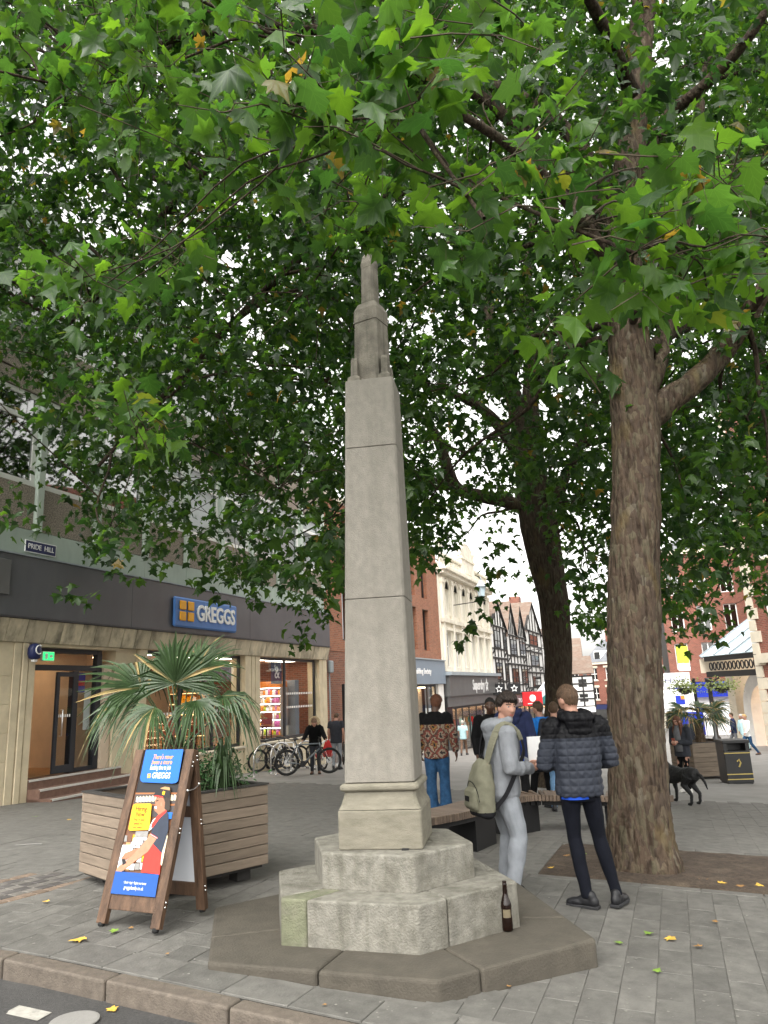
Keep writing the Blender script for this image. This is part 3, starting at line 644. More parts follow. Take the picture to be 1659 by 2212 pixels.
for k, (x, y) in enumerate(((4.5,1.2),(5.7,1.3),(7.0,1.2),(8.0,1.4),(10.2,1.1),(11.3,1.2))):
    t_ = gb('cafe_table', 'int_wood', x-.35, x+.35, y-.3, y+.3, .92, .96); bx('pedestal', 'black_metal', t_, x-.04, x+.04, y-.04, y+.04, .21, .92)
    c_ = gb('cafe_chair', 'int_red', x+.42, x+.85, y-.22, y+.22, .62, .68); bx('backrest', 'int_red', c_, x+.80, x+.85, y-.22, y+.22, .69, 1.12)
    for ax in (.44,.80):
        for ay in (-.2,.16): bx('leg', 'black_metal', c_, x+ax, x+ax+.03, y+ay, y+ay+.03, .21, .62)
# shop windows
window(G, 3.82, 8.60, .23, 2.98, .2, 'door_frame', 'shop_glass', .09, mull=(5.5,7.1), trans=())
window(G, 9.57, 14.03, .23, 2.98, .2, 'door_frame', 'shop_glass', .09, mull=(11.6,), trans=())
for x0, x1 in ((3.95,8.5),(11.75,13.9)):
    n = int((x1-x0)/.14)
    for k in range(n):
        for z in ((1.25,1.72) if x0 > 9 else (1.3,)): gb('manifestation', 'sign_white', x0+k*.14, x0+k*.14+.07, .188, .194, z, z+.07)
pl = gb('window_placard', 'sign_navy', 10.75, 11.5, .24, .26, 2.1, 2.85, bevel=.008)
text('placard_mark', '&', .6, 'sign_white', pl, (11.15,.235,2.47), (1,0,0), (0,0,1), .004)
gb('promo_poster', 'sign_blue', 1.72, 2.0, .34, .35, 1.95, 2.40); gb('promo_poster', 'sign_red', 1.73, 1.99, .335, .339, 2.1, 2.22)
gb('menu_strip', 'sign_white', 2.0, 2.2, .34, .35, 1.1, 2.0)

def side(name, mat_, label, cat, *a, **k): return tag(bx(name, mat_, None, *a, **k), label, cat)
def place(o, s0=0, off=0): p = FP0+SD*s0+SN*off; o.location = (p.x, p.y, 0); o.rotation_euler = (0,0,FRZ); return o
# things fixed to the facade
e_ = place(thing('exit_sign', 'small lit green running-man exit sign above the bakery door', 'exit sign'))
bx('housing', 'upvc', e_, .36, .70, .05, .09, 2.63, 2.83); bx('lit_face', 'exit_green', e_, .375, .685, .044, .049, 2.645, 2.815)
bx('mark', 'sign_white', e_, .43, .50, .038, .043, 2.67, 2.79); bx('mark', 'sign_white', e_, .56, .64, .038, .043, 2.70, 2.76)
a_ = place(thing('alarm_box', 'round-topped dark blue alarm box high on the stone pier', 'alarm box'))
mb = MB(); mb.loft([((-.05,-.14,2.62),.02,.02,0),((-.05,-.14,2.66),.12,.10,0),((-.05,-.14,2.75),.15,.12,0),((-.05,-.14,2.86),.15,.12,0),((-.05,-.14,2.95),.10,.08,0),((-.05,-.14,2.97),.03,.03,0)], 20); mb.build('cover', 'sign_navy', a_, smooth=True)
mb = MB(); mb.tube([(-.05+.09*math.cos(t), -.27, 2.83+.09*math.sin(t)) for t in np.linspace(1.0,5.3,12)], .013, 6); mb.build('crescent', 'sign_white', a_)
bx('strobe', 'sign_white', a_, -.10, 0, -.19, -.10, 2.585, 2.64, bevel=.01)
s_ = place(thing('street_name_sign', 'dark blue street name plate with white letters above the fascia', 'street sign'))
bx('plate', 'sign_navy', s_, -.36, .48, -.015, .015, 4.93, 5.16); bx('rim', 'sign_white', s_, -.375, .495, -.012, .012, 4.915, 5.175)
text('lettering', 'PRIDE  HILL', .16, 'sign_white', s_, (.06,-.019,5.045), (1,0,0), (0,0,1), .003, width=.72)
m_ = place(thing('meter_box', 'grey electrical box with conduit on brick wall beside the bakery', 'meter box'))
bx('box', 'lead', m_, 15.05, 15.40, -.02, .13, 2.50, 2.98, bevel=.04)
mb = MB(); mb.tube([(15.2,.10,2.5),(15.2,.10,-.6)], .03, 8); mb.tube([(15.1,.10,2.97),(15.1,.10,4.6)], .02, 8); mb.build('conduit', 'lead', m_, smooth=True)
d_ = place(thing('black_pole', 'tall slim black pole against the brick wall near the bicycles', 'pole'))
mb = MB(); mb.box(16.05, 16.19, -.16, -.04, gs(16), 2.05); mb.build('post', 'black_metal', d_, bevel=.01); bx('base_plate', 'black_metal', d_, 16.0, 16.24, -.2, 0, gs(16), gs(16)+.03)
# ------------------------------------------------------------------ brick building with the building society
B = bld('brick_office', 'orange-brown brick office with tall dark windows above a grey-blue building society fascia')
wins = []
for zf in (0, 2.98):
    for k in range(-4, 3): wins.append((26.1+k*2.28-(0 if True else 0), 27.25+k*2.28, 3.88+zf, 6.22+zf))
mb = MB(); wall_with_holes(mb, 14.72, 31.7, 3.40, 9.9, [w_ for w_ in wins if w_[1] < 31.5], .25, .35); mb.build('wall', 'brick_orange', B)
for w_ in wins:
    if w_[1] > 31.5: continue
    q = window(B, w_[0], w_[1], w_[2], w_[3], .50, 'sash_dark', 'far_glass', .10, mull=((w_[0]*.52+w_[1]*.48),), back=None, sill='lead')
    bx('blind', 'blind', q, w_[0]+.1, (w_[0]+w_[1])/2-.05, .452, .46, w_[2]+.1, w_[3]-.1)
bx('parapet', 'stone_trim', B, 14.7, 31.72, .15, .62, 9.91, 10.15)
bx('core', 'int_dark', B, 14.75, 31.6, 1.4, 1.5, -2.0, 9.8); bx('roof', 'lead', B, 14.75, 31.6, .62, 9, 9.85, 9.9)
bx('wall', 'brick_dark', B, 14.72, 21.3, .26, .6, -1.8, 3.38)
bx('shelf_cornice', 'lead', B, 21.3, 31.75, -.02, .6, 3.33, 3.395)
bx('pier', 'render_white', B, 30.6, 31.65, .2, .6, -2.2, 1.98); bx('pier', 'render_white', B, 21.32, 21.7, .2, .6, -2.0, 1.98)
fs_ = bx('fascia', 'sign_bluegrey', B, 21.3, 31.72, .05, .55, 2.0, 3.32, bevel=.01)
lg = bx('logo', 'sign_blue', fs_, 21.95, 25.62, .02, .045, 2.18, 3.02, bevel=.01); bx('logo_stripe', 'sign_red', fs_, 21.95, 25.62, .016, .044, 2.18, 2.34)
text('lettering', 'nationwide', .62, 'sign_white', fs_, (23.9,.012,2.70), (1,0,0), (0,0,1), .01, width=3.1, bold=.012)
text('lettering', 'Building Society', .42, 'sign_white', fs_, (27.3,.042,2.68), (1,0,0), (0,0,1), .01, width=3.0, bold=.01)
window(B, 21.7, 30.6, -1.35, 1.98, .40, 'sash_dark', 'shop_glass', .12, mull=(23.5,25.3,27.1,28.9))
bx('stall_riser', 'stone_trim', B, 21.7, 30.6, .3, .6, -2.2, -1.36)
bx('shop_backdrop', 'int_cream', B, 21.8, 30.4, 1.2, 1.3, -2, 1.9); bx('shop_light', 'warm_lamp', B, 22, 30.2, .9, 1.0, 1.8, 1.86)
mb = MB()
for k in range(6): mb.ell((24.2+k*.9,.9,.1+.4*math.sin(k*2.1)), (.32,.05,.35), 10, 6)
mb.build('window_display', 'sign_red', B, smooth=True)
# ------------------------------------------------------------------ cream stucco building
W = bld('cream_stucco_building', 'ornate cream stucco front with arched windows, balustrade and curved pediment')
up = [(32.75+2.1*k, 33.75+2.1*k, 6.2, 7.9) for k in range(6)]; lo = [(32.6+2.1*k, 33.8+2.1*k, 3.0, 5.2) for k in range(6)]
mb = MB(); wall_with_holes(mb, 31.74, 45.3, 2.72, 8.72, up+lo, .15, .35); mb.build('wall', 'cream_stucco', W)
for w_ in up:
    q = window(W, *w_, .36, 'upvc', 'far_glass', .08, mull=((w_[0]+w_[1])/2,), trans=(7.1,), sill='cream_stucco_b')
    xc, rr = (w_[0]+w_[1])/2, .5
    mb = MB()          # arch hood
    for k in range(10):
        t0, t1 = math.pi*k/10, math.pi*(k+1)/10
        mb.add([(xc+r_*math.cos(t), y, 7.9+r_*math.sin(t)) for y in (.04,.149) for r_, t in ((rr,t0),(rr+.14,t0),(rr+.14,t1),(rr,t1))], [(0,1,2,3),(7,6,5,4),(1,0,4,5),(2,1,5,6),(3,2,6,7),(0,3,7,4)])
    mb.box(xc-.1, xc+.1, .0, .148, 8.36, 8.60); mb.build('arch_hood', 'cream_stucco_b', W)
    mb = MB(); mb.add([(xc,.12,7.9)]+[(xc+.49*math.cos(t), .12, 7.9+.49*math.sin(t)) for t in np.linspace(0,math.pi,12)], [(0,i+1,i) for i in range(1,12)]); mb.build('arch_pane', 'far_glass', W)
    for xx in (w_[0]-.16, w_[1]+.04): bx('jamb_shaft', 'cream_stucco_b', W, xx, xx+.12, .05, .148, 6.2, 7.88)
for w_ in lo:
    window(W, *w_, .36, 'upvc', 'far_glass', .08, mull=((w_[0]+w_[1])/2,), trans=(4.3,), sill='cream_stucco_b')
    bx('window_hood', 'cream_stucco_b', W, w_[0]-.2, w_[1]+.2, -.04, .148, 5.25, 5.42)
for k in range(7):
    xx = 31.95+2.1*k
    if xx < 45.2:
        bx('pilaster', 'cream_stucco', W, xx, xx+.38, .0, .147, 2.75, 8.2); bx('capital', 'cream_stucco_b', W, xx-.06, xx+.44, -.06, .146, 8.2, 8.5)
bx('string_course', 'cream_stucco_b', W, 31.74, 45.32, -.08, .144, 5.72, 5.95)
bx('cornice', 'cream_stucco_b', W, 31.6, 45.4, -.25, .5, 8.73, 8.95); bx('cornice', 'cream_stucco_b', W, 31.5, 45.45, -.48, .5, 8.955, 9.12); bx('cornice_fillet', 'cream_stucco', W, 31.6, 45.4, -.38, .5, 9.125, 9.22)  # top cornice course is in the same stucco as the wall
mb = MB()
for k in range(24):
    xx = 31.95+k*.555
    if 37.0 < xx < 40.6: continue
    mb.lathe([(.10,0),(.06,.08),(.11,.25),(.05,.42),(.09,.5)], 8, (xx,.1,9.45))
mb.build('balustrade', 'cream_stucco_b', W, smooth=True)
for a, b in ((31.7,37.0),(40.6,45.3)): bx('rail', 'cream_stucco_b', W, a, b, -.05, .25, 9.96, 10.12); bx('plinth', 'cream_stucco_b', W, a, b, -.05, .25, 9.225, 9.44)
pd = MB(); pd.box(37.0, 40.6, -.05, .35, 9.225, 10.55); pd = pd.build('pediment_block', 'cream_stucco', W)
mb = MB(); poly = [(38.8+1.75*math.cos(t), 10.6+1.05*math.sin(t)) for t in np.linspace(0,math.pi,16)]
mb.add([(x,-.02,z) for x,z in poly]+[(x,.3,z) for x,z in poly], [tuple(range(16)), tuple(range(31,15,-1))]+[(i,16+i,17+i,i+1) for i in range(15)]+[(15,31,16,0)]); mb.build('pediment_arch', 'cream_stucco_b', pd)
mb = MB(); mb.tube([(38.8+1.82*math.cos(t), .1, 10.6+1.12*math.sin(t)) for t in np.linspace(0,math.pi,16)], .15, 8); mb.build('pediment_moulding', 'cream_stucco_b', pd, smooth=True)
bx('ledge', 'cream_stucco_b', pd, 36.9, 40.7, -.15, .3, 10.45, 10.62); bx('tablet', 'cream_stucco_b', pd, 37.9, 39.7, -.09, -.051, 9.5, 10.2)
for x in (37.2, 40.4, 32.1): mb = MB(); mb.lathe([(.16,0),(.10,.15),(.26,.45),(.30,.62),(.12,.80),(.05,.95)], 12, (x,.1,10.63 if x > 35 else 10.13)); mb.build('urn', 'cream_stucco_b', W, smooth=True)
bx('core', 'int_dark', W, 31.8, 45.2, 1.0, 1.1, -2.6, 8.7); bx('roof', 'roof_slate', W, 31.8, 45.2, .5, 8, 9.0, 9.1)
bx('shop_cornice', 'lead', W, 31.7, 45.9, -.35, .4, 2.50, 2.70)
f_ = bx('fascia', 'sign_darkgrey', W, 31.9, 45.6, -.12, .3, 1.25, 2.49, bevel=.01)
text('lettering', 'Superdry', .95, 'sign_white', f_, (39.2,-.13,1.86), (1,0,0), (0,0,1), .02, width=3.4, bold=.015)
def star(mb, cx, cz, r_, y0, y1, hole=.55):
    o_ = [(cx+(r_ if k % 2 == 0 else r_*.48)*math.sin(k*math.pi/5), cz+(r_ if k % 2 == 0 else r_*.48)*math.cos(k*math.pi/5)) for k in range(10)]
    i_ = [(cx+(x-cx)*hole, cz+(z-cz)*hole) for x, z in o_]
    v = [(x,y,z) for y in (y0,y1) for L_ in (o_, i_) for x, z in L_]
    f = []
    for k in range(10):
        n_ = (k+1) % 10; f += [(k,10+k,10+n_,n_), (20+k,20+n_,30+n_,30+k), (k,n_,20+n_,20+k), (10+k,30+k,30+n_,10+n_)]
    mb.add(v, f)
mb = MB(); star(mb, 41.6, 1.86, .5, -.16, -.125); mb.build('star_mark', 'sign_white', f_)
bx('soffit', 'sign_darkgrey', W, 31.95, 45.5, .05, .3, .62, 1.24)
window(W, 33.0, 45.2, -2.2, .6, .35, 'sash_dark', 'shop_glass', .14, mull=(34.6,36.2,38,40,42,43.6))
bx('pier', 'glossy_black', W, 31.74, 32.95, .1, .6, -2.6, 1.2)
bx('shop_backdrop', 'int_cream', W, 33.0, 45.1, 1.0, 1.05, -2.4, .6)
bx('shop_light', 'warm_lamp', W, 33.2, 45.0, .7, .8, .45, .5)
rs = random.Random(3)
for k in range(15):
    x = 33.4+k*.78; c = rs.choice(['sign_red','int_red','sign_navy','sign_white','bike_teal','int_wood','sign_orange'])
    mb = MB(); mb.loft([((x,.8,-1.6),.2,.12,0),((x,.8,-1.0),.22,.13,0),((x,.8,-.6),.27,.14,0),((x,.8,-.45),.08,.07,0),((x,.8,-.25),.10,.10,0)], 10); mb.build('window_display', c, W, smooth=True)
# hanging star signs
for s0, off in ((44.6,.35),(46.2,1.2)):
    h_ = place(thing('hanging_sign', 'black hanging sign with white star beside the dark clothing shop fascia', 'sign', group='star signs by the clothing shop'), s0, off)
    h_.rotation_euler = (0,0,FRZ-R(62))
    bx('board', 'sign_black', h_, -.48, .48, -.05, .05, 1.1, 1.92, bevel=.01)
    mb = MB(); star(mb, 0, 1.53, .30, -.065, -.052, .62); mb.build('star_mark', 'sign_white', h_)
    mb = MB(); mb.bar((-.48,0,1.98),(1.3 if off > 1 else .9,0,1.98),.05,.05); mb.build('bracket', 'black_metal', h_)
# ------------------------------------------------------------------ timber-framed houses
def timber_house(s0, s1, zb, zt, gab, label, nfl=2, jet=.18, off=0.0, name='timber_framed_house', dens=.62, roofh=2.0):
    T = bld(name, label, 0, off); L_ = s1-s0
    shop = zb
    bx('wall', 'white_plaster', T, s0, s1, .2, .7, shop, zt)
    fl = [(shop+(zt-shop)*k/nfl, shop+(zt-shop)*(k+1)/nfl) for k in range(nfl)]
    tm = 'timber_black'
    for i, (za, zb2) in enumerate(fl):
        y = .2-.012
        bx('timber', tm, T, s0, s1, y-.10, y, za, za+.16); bx('timber', tm, T, s0, s1, y-.06, y, za+(zb2-za)*.30, za+(zb2-za)*.30+.12)
        n = max(3, int(L_/dens)); wn = set()
        for k in range(1, n, 3): wn.add(k)
        for k in range(n+1):
            x = s0+L_*k/n; bx('timber', tm, T, max(s0, x-.07), min(s1, x+.07), y-.07, y-.001, za+.202, zb2)
        for k in wn:
            if k+1 <= n:
                xa, xb = s0+L_*k/n+.1, s0+L_*(k+1)/n-.1+(L_/n if k+2 <= n else 0)*.9
                window(T, xa, xb, za+(zb2-za)*.36, zb2-.25, y-.06, tm, 'far_glass', .06, mull=((xa+xb)/2,), trans=((za+zb2)/2+.2,))
        for k in (0, n-1):
            xa, xb = s0+L_*k/n, s0+L_*(k+1)/n
            mb = MB(); mb.bar((xa,y-.03,za+.25),(xb,y-.03,za+(zb2-za)*.30),.05,.12,(0,1,0)); mb.build('timber', tm, T)
    ng = gab; gw = L_/max(1, ng)
    for g in range(ng):
        xa, xb = s0+gw*g, s0+gw*(g+1); xm = (xa+xb)/2
        mb = MB(); mb.add([(xa+.1,.18,zt),(xb-.1,.18,zt),(xm,.18,zt+roofh),(xa+.1,.6,zt),(xb-.1,.6,zt),(xm,.6,zt+roofh)], [(0,1,2),(5,4,3),(0,3,4,1),(1,4,5,2),(2,5,3,0)]); mb.build('gable', 'white_plaster', T)
        for (p, q) in (((xa-.1,.1,zt-.1),(xm,.1,zt+roofh+.12)),((xb+.1,.1,zt-.1),(xm,.1,zt+roofh+.12)),((xa,.13,zt+.08),(xb,.13,zt+.08))):
            mb = MB(); mb.bar(p, q, .10, .22, (0,1,0)); mb.build('bargeboard', tm, T)
        for k in range(1, 6):
            x = xa+gw*k/6; hh = roofh*(1-abs(x-xm)/(gw/2))
            bx('timber', tm, T, x-.07, x+.07, .10, .178, zt+.2, zt+max(.25, hh-.15))
        mb = MB(); mb.add([(xa-.2,.0,zt-.15),(xm,.0,zt+roofh+.22),(xb+.2,.0,zt-.15),(xa-.2,6,zt-.15),(xm,6,zt+roofh+.22),(xb+.2,6,zt-.15)], [(0,3,4,1),(1,4,5,2)]); mb.build('roof', 'roof_tile', T)
    if ng == 0:
        mb = MB(); mb.add([(s0-.1,-.1,zt),(s1+.1,-.1,zt),(s1+.1,3.5,zt+roofh),(s0-.1,3.5,zt+roofh),(s1+.1,7,zt),(s0-.1,7,zt)], [(0,1,2,3),(3,2,4,5),(1,4,2),(0,3,5)]); mb.build('roof', 'roof_tile', T)
    bx('core', 'white_plaster', T, s0, s1, .71, 5, zb-4, zt-.01)
    return T
def shopfront(T, s0, s1, zg, zt, fm, txt=None, tm='sign_white', riser='timber_black', bd='int_cream', off=.1):
    f_ = bx('fascia', fm, T, s0+.05, s1-.05, off-.12, off+.08, zt-.95, zt-.02)
    if txt: text('lettering', txt, .5, tm, f_, ((s0+s1)/2,off-.13,zt-.5), (1,0,0), (0,0,1), .01, width=(s1-s0)*.5, bold=.01)
    bx('shop_backdrop', bd, T, s0+.1, s1-.1, .695, .705, zg, zt-1); bx('shop_light', 'warm_shelf', T, s0+.3, s1-.3, .5, .56, zt-1.15, zt-1.1)
    window(T, s0+.1, s1-.1, zg+.5, zt-.98, .3, riser, 'shop_glass', .12, mull=tuple(s0+(s1-s0)*k/4 for k in (1,2,3)))
    bx('stall_riser', riser, T, s0+.1, s1-.1, .2, .6, zg-.3, zg+.49)
T1 = timber_house(45.4, 51.4, 1.3, 6.4, 1, 'narrow black and white timber house beside the cream stucco front', 2, dens=1.15, roofh=2.0)
shopfront(T1, 45.4, 51.4, gs(48), 1.25, 'sign_black')
T2 = timber_house(51.5, 60.5, 1.0, 6.0, 2, 'two-gabled timber-framed house with tall pointed gables behind the red hanging sign', 2, dens=1.5, roofh=2.9)
shopfront(T2, 51.5, 60.5, gs(56), .95, 'sign_darkgrey', 'TOWER')
T3 = timber_house(60.6, 70.5, .8, 7.0, 1, 'broad plastered house with one steep timber gable beyond the two-gabled house', 3, dens=2.4, roofh=3.0)
shopfront(T3, 60.6, 70.5, gs(65), .75, 'sign_teal')
C1 = bld('white_terrace_house', 'plain white rendered terrace house with sash windows far down the street')
hl = [(71.5+3.0*k, 72.9+3.0*k, 1.6+2.7*j, 3.4+2.7*j) for k in range(5) for j in range(2)]
mb = MB(); wall_with_holes(mb, 70.6, 86, .6, 7.0, hl, .2, .4); mb.build('wall', 'white_plaster', C1)
for h in hl: window(C1, *h, .4, 'upvc', 'far_glass', .09, mull=((h[0]+h[1])/2,), trans=((h[2]+h[3])/2,), sill='stone_trim')
mb = MB(); mb.add([(70.5,0,7.01),(86.1,0,7.01),(86.1,4,10),(70.5,4,10),(86.1,8,7.01),(70.5,8,7.01)], [(0,1,2,3),(3,2,4,5),(1,4,2),(0,3,5)]); mb.build('roof', 'roof_tile', C1)
bx('core', 'int_dark', C1, 70.7, 85.9, 1, 7, -4, 6.9); shopfront(C1, 70.6, 86, gs(78), .55, 'sign_blue')
for x in (75, 82): bx('chimney', 'brick_red', C1, x, x+1.4, 3, 4.2, 9.2, 12)
# hanging red sign, flags
v_ = place(thing('hanging_sign', 'red square hanging sign with a white droplet mark on the timber house row', 'sign'), 55.5, .2); v_.rotation_euler = (0,0,FRZ-R(60))
bx('board', 'sign_red', v_, -.15, 1.7, -.06, .06, -.05, 1.15, bevel=.02)
mb = MB(); mb.ell((.78,-.07,.6), (.3,.012,.3), 14, 8); mb.build('droplet_mark', 'sign_white', v_); bx('lettering_line', 'sign_white', v_, .3, 1.25, -.075, -.062, .1, .17)
mb = MB(); mb.bar((-.2,0,1.2),(1.8,0,1.2),.06,.06); mb.build('bracket', 'black_metal', v_)
fl_ = place(thing('flag_pole', 'slanted pole with grey pennant flag on the timber house row', 'flag'), 59, .1); fl_.rotation_euler = (0,0,FRZ-R(60))
mb = MB(); mb.tube([(0,0,.3),(2.2,0,2.6)], .04, 6); mb.build('pole', 'steel', fl_); mb = MB(); mb.slab([(.6,-.02,.9),(2.1,-.02,2.45),(2.0,-.02,1.2),(.9,-.02,.3)], .02); mb.build('flag', 'blind', fl_)
# ------------------------------------------------------------------ end of the street: houses across the view
def end_house(x, y, wd, z0, z1, rot, wallm, label, nx, nz, roofm='roof_tile', roofh=3.0, trim='stone_trim', tall=True, dep=8, timber=False, dormer=0):
    E = thing('brick_house' if 'brick' in wallm else 'plaster_house', label, 'building', (x, y, 0), rot)
    hh = (z1-z0-3.2)/nz; hl = []
    for i in range(nx):
        for j in range(nz):
            cx = wd*(i+.5)/nx; ww = min(1.2, wd/nx*.5); zz = z0+3.2+hh*j; hl.append((cx-ww/2, cx+ww/2, zz+hh*.2, zz+hh*.82))
    mb = MB(); wall_with_holes(mb, 0, wd, z0+3.1, z1, hl, 0, .4); mb.build('wall', wallm, E)
    for h in hl:
        window(E, *h, .2, 'upvc', 'far_glass', .09, mull=((h[0]+h[1])/2,), trans=((h[2]+h[3])/2,))
        if trim: bx('lintel', trim, E, h[0]-.2, h[1]+.2, -.06, -.002, h[3]+.01, h[3]+.28); bx('sill', trim, E, h[0]-.15, h[1]+.15, -.1, -.002, h[2]-.16, h[2]-.01)
    if trim: bx('cornice', trim, E, -.1, wd+.1, -.25, .4, z1, z1+.3)
    if timber:
        for i in range(nx*2+1): bx('timber', 'timber_black', E, wd*i/(nx*2)-.1, wd*i/(nx*2)+.1, -.05, -.001, z0+3.1, z1)
        for j in range(nz*2+1): bx('timber', 'timber_black', E, -.1, wd+.1, -.06, -.002, z0+3.1+(z1-z0-3.1)*j/(nz*2)-.1, z0+3.1+(z1-z0-3.1)*j/(nz*2)+.08)
    mb = MB(); mb.add([(-.2,-.3,z1+.3),(wd+.2,-.3,z1+.3),(wd+.2,dep/2,z1+roofh),(-.2,dep/2,z1+roofh),(wd+.2,dep,z1+.3),(-.2,dep,z1+.3)], [(0,1,2,3),(3,2,4,5),(1,4,2),(0,3,5)]); rf = mb.build('roof', roofm, E)
    for k in range(dormer):
        cx = wd*(k+.5)/dormer; d_ = bx('dormer', 'upvc', E, cx-.6, cx+.6, .3, 3, z1+.5, z1+1.9); bx('dormer_pane', 'far_glass', d_, cx-.5, cx+.5, .28, .298, z1+.65, z1+1.7)
    bx('side', wallm, E, 0, wd, .41, dep-.05, z0, z1-.02)
    f_ = bx('fascia', random.choice(['sign_darkgrey','sign_white','sign_navy']), E, .1, wd-.1, -.12, -.001, z0+2.4, z0+3.05)
    bx('shop_window', 'far_glass', E, .3, wd-.3, .1, .12, z0+.5, z0+2.38); bx('stall_riser', 'timber_black', E, .1, wd-.1, -.02, .35, z0-.3, z0+.48)
    bx('pier', trim or 'timber_black', E, 0, .3, -.04, .38, z0-.3, z0+2.38); bx('pier', trim or 'timber_black', E, wd-.3, wd, -.04, .38, z0-.3, z0+2.38)
    return E
def ep(px, d): p = at_y(px, 1480, d); return p.x, p.y
x, y = ep(1236, 96); end_house(x, y, 2.6, -4.2, 2.6, R(-12), 'white_plaster', 'small black and white jettied house at the end of the street', 1, 2, roofh=2.6, trim=None, timber=True)
x, y = ep(1270, 108); E2 = end_house(x, y, 16, -4.3, 4.2, R(-58), 'brick_red', 'long red brick house with pale window heads and dormers at the street end', 6, 2, roofm='roof_slate', roofh=3.6, dormer=4)
bx('chimney', 'brick_red', E2, 1, 3.6, 3.5, 5, 6, 9.6); bx('chimney_cap', 'brick_red', E2, .85, 3.75, 3.35, 5.15, 9.6, 9.9)
x, y = ep(1322, 118); end_house(x, y, 12, -4.8, 4.5, R(-5), 'brick_red', 'tall brick house closing the view behind the plane trunk', 6, 3, roofm='roof_tile', roofh=3.5)
x, y = ep(1160, 118); end_house(x, y, 7, -4.8, 4.8, R(-15), 'brick_red', 'brick house with chimney beyond the white terrace', 3, 2, roofh=4)
# ------------------------------------------------------------------ right side
x, y = ep(1425, 80); E4 = end_house(x, y, 12.5, -3.0, 13.5, R(-80), 'brick_red', 'tall red brick shop with pale stone dressings and blue shop front on the right', 4, 4, roofm='roof_slate', roofh=3)
E5 = thing('brick_shop_block', 'red brick corner block with blue fascia beyond the glass arcade canopy', 'building', (*ep(1452, 66), 0), R(-14))
hl = [(.6+2.2*i, 1.7+2.2*i, 2.5+3.2*j, 4.7+3.2*j) for i in range(4) for j in range(3)]
mb = MB(); wall_with_holes(mb, 0, 9.5, 1.4, 12.5, hl, 0, .4); mb.build('wall', 'brick_red', E5)
for h in hl: window(E5, *h, .2, 'upvc', 'far_glass', .09, mull=((h[0]+h[1])/2,), sill='stone_trim')
bx('fascia', 'sign_blue', E5, .1, 4.6, -.2, .3, .1, 1.35); bx('fascia', 'sign_darkgrey', E5, 4.7, 9.4, -.2, .3, .1, 1.35)
bx('shop_backdrop', 'sign_white', E5, 0, 9.4, .3, .4, -3.2, .1); bx('poster', 'sign_blue', E5, .4, 2.2, .1, .2, -3, -.6); bx('poster', 'sign_red', E5, 5.2, 6.6, .1, .2, -2.2, -1.2); bx('poster', 'sign_navy', E5, 7, 8.6, .1, .2, -2.8, -1.0)
bx('core', 'int_dark', E5, .1, 9.4, .6, 6, -3.2, 12.4); bx('cornice', 'stone_trim', E5, -.1, 9.6, -.3, .5, 12.51, 12.9)
x, y = ep(1446, 60)
t_ = thing('agent_board', 'lime green and white estate agent board fixed to the brick block', 'sign', (x, y, 0), R(-14))
bx('panel', 'sign_lime', t_, .85, 1.7, -.05, .05, 2.9, 4.2); bx('panel', 'sign_white', t_, .85, 1.7, -.05, .05, 2.3, 2.88); bx('bracket', 'black_metal', t_, 1.71, 1.78, -.06, 6, 2.6, 2.7)
x, y = ep(1424, 62)
t_ = thing('shop_projecting_sign', 'white projecting sign with purple square beside the blue shop', 'sign', (x, y, 0), R(-14))
bx('panel', 'sign_white', t_, 0, 2.6, -.08, .08, -.9, .9); bx('mark', 'sign_blue', t_, 1.1, 1.8, -.1, -.081, -.3, .4); bx('mark', 'sign_orange', t_, 1.5, 1.8, -.11, -.101, .1, .4)
bx('panel', 'sign_white', t_, 0, 2.4, -.08, .08, 1.0, 2.2); text('lettering', 'Hays', .6, 'sign_navy', t_, (1.2,-.09,1.6), (1,0,0), (0,0,1), .01, width=1.5)
bx('bracket', 'black_metal', t_, .2, .3, .081, 8, -.1, .0)
# arcade entrance with glass canopy
ax0 = at_y(1526, 1480, 42); ax1 = at_y(1668, 1480, 36)
AR = thing('arcade_entrance', 'arcade entrance with sloping glass canopy, lacy black ironwork and a pale arch', 'building', (ax0.x, ax0.y, 0), math.atan2(ax1.y-ax0.y, ax1.x-ax0.x))
AW = (ax1-ax0).length; zg = gz(ax0.x, ax0.y)
za = at_y(1540, 1428, 41).z; zt = at_y(1545, 1345, 41).z
bx('beam', 'black_metal', AR, .35, AW, -.1, .1, za-.85, za-.55); bx('beam', 'black_metal', AR, .35, AW, -.12, .12, za+.0, za+.25)
for k in range(14):
    x = .6+k*(AW-.7)/14; mb = MB(); mb.tube([(x+.16+.14*math.cos(t), 0, za-.28+.2*math.sin(t)) for t in np.linspace(0,2*math.pi,11)], .035, 5, caps=False); mb.build('lattice_ring', 'black_metal', AR)
for k in range(4):
    xa, xb = .1+k*(AW)/4, .1+(k+1)*(AW)/4-.06
    mb = MB(); mb.slab([(xa,-.2,za+.28),(xb,-.2,za+.28),(xb,3.0,zt+.2),(xa,3.0,zt+.2)], .03); mb.build('canopy_pane', 'canopy_glass', AR)
    mb = MB(); mb.bar((xa-.03,-.2,za+.31),(xa-.03,3.0,zt+.23),.07,.07,(0,0,1)); mb.build('glazing_bar', 'lead', AR)
mb = MB(); mb.slab([(-.1,-.1,za+.2),(-.1,3.0,za+.2),(-.1,3.0,zt+.1)][::-1], .03); mb.build('canopy_pane', 'canopy_glass', AR)
bx('canopy_side', 'stone_trim', AR, -.2, -.1, -.1, 3, za-.6, za+.15)
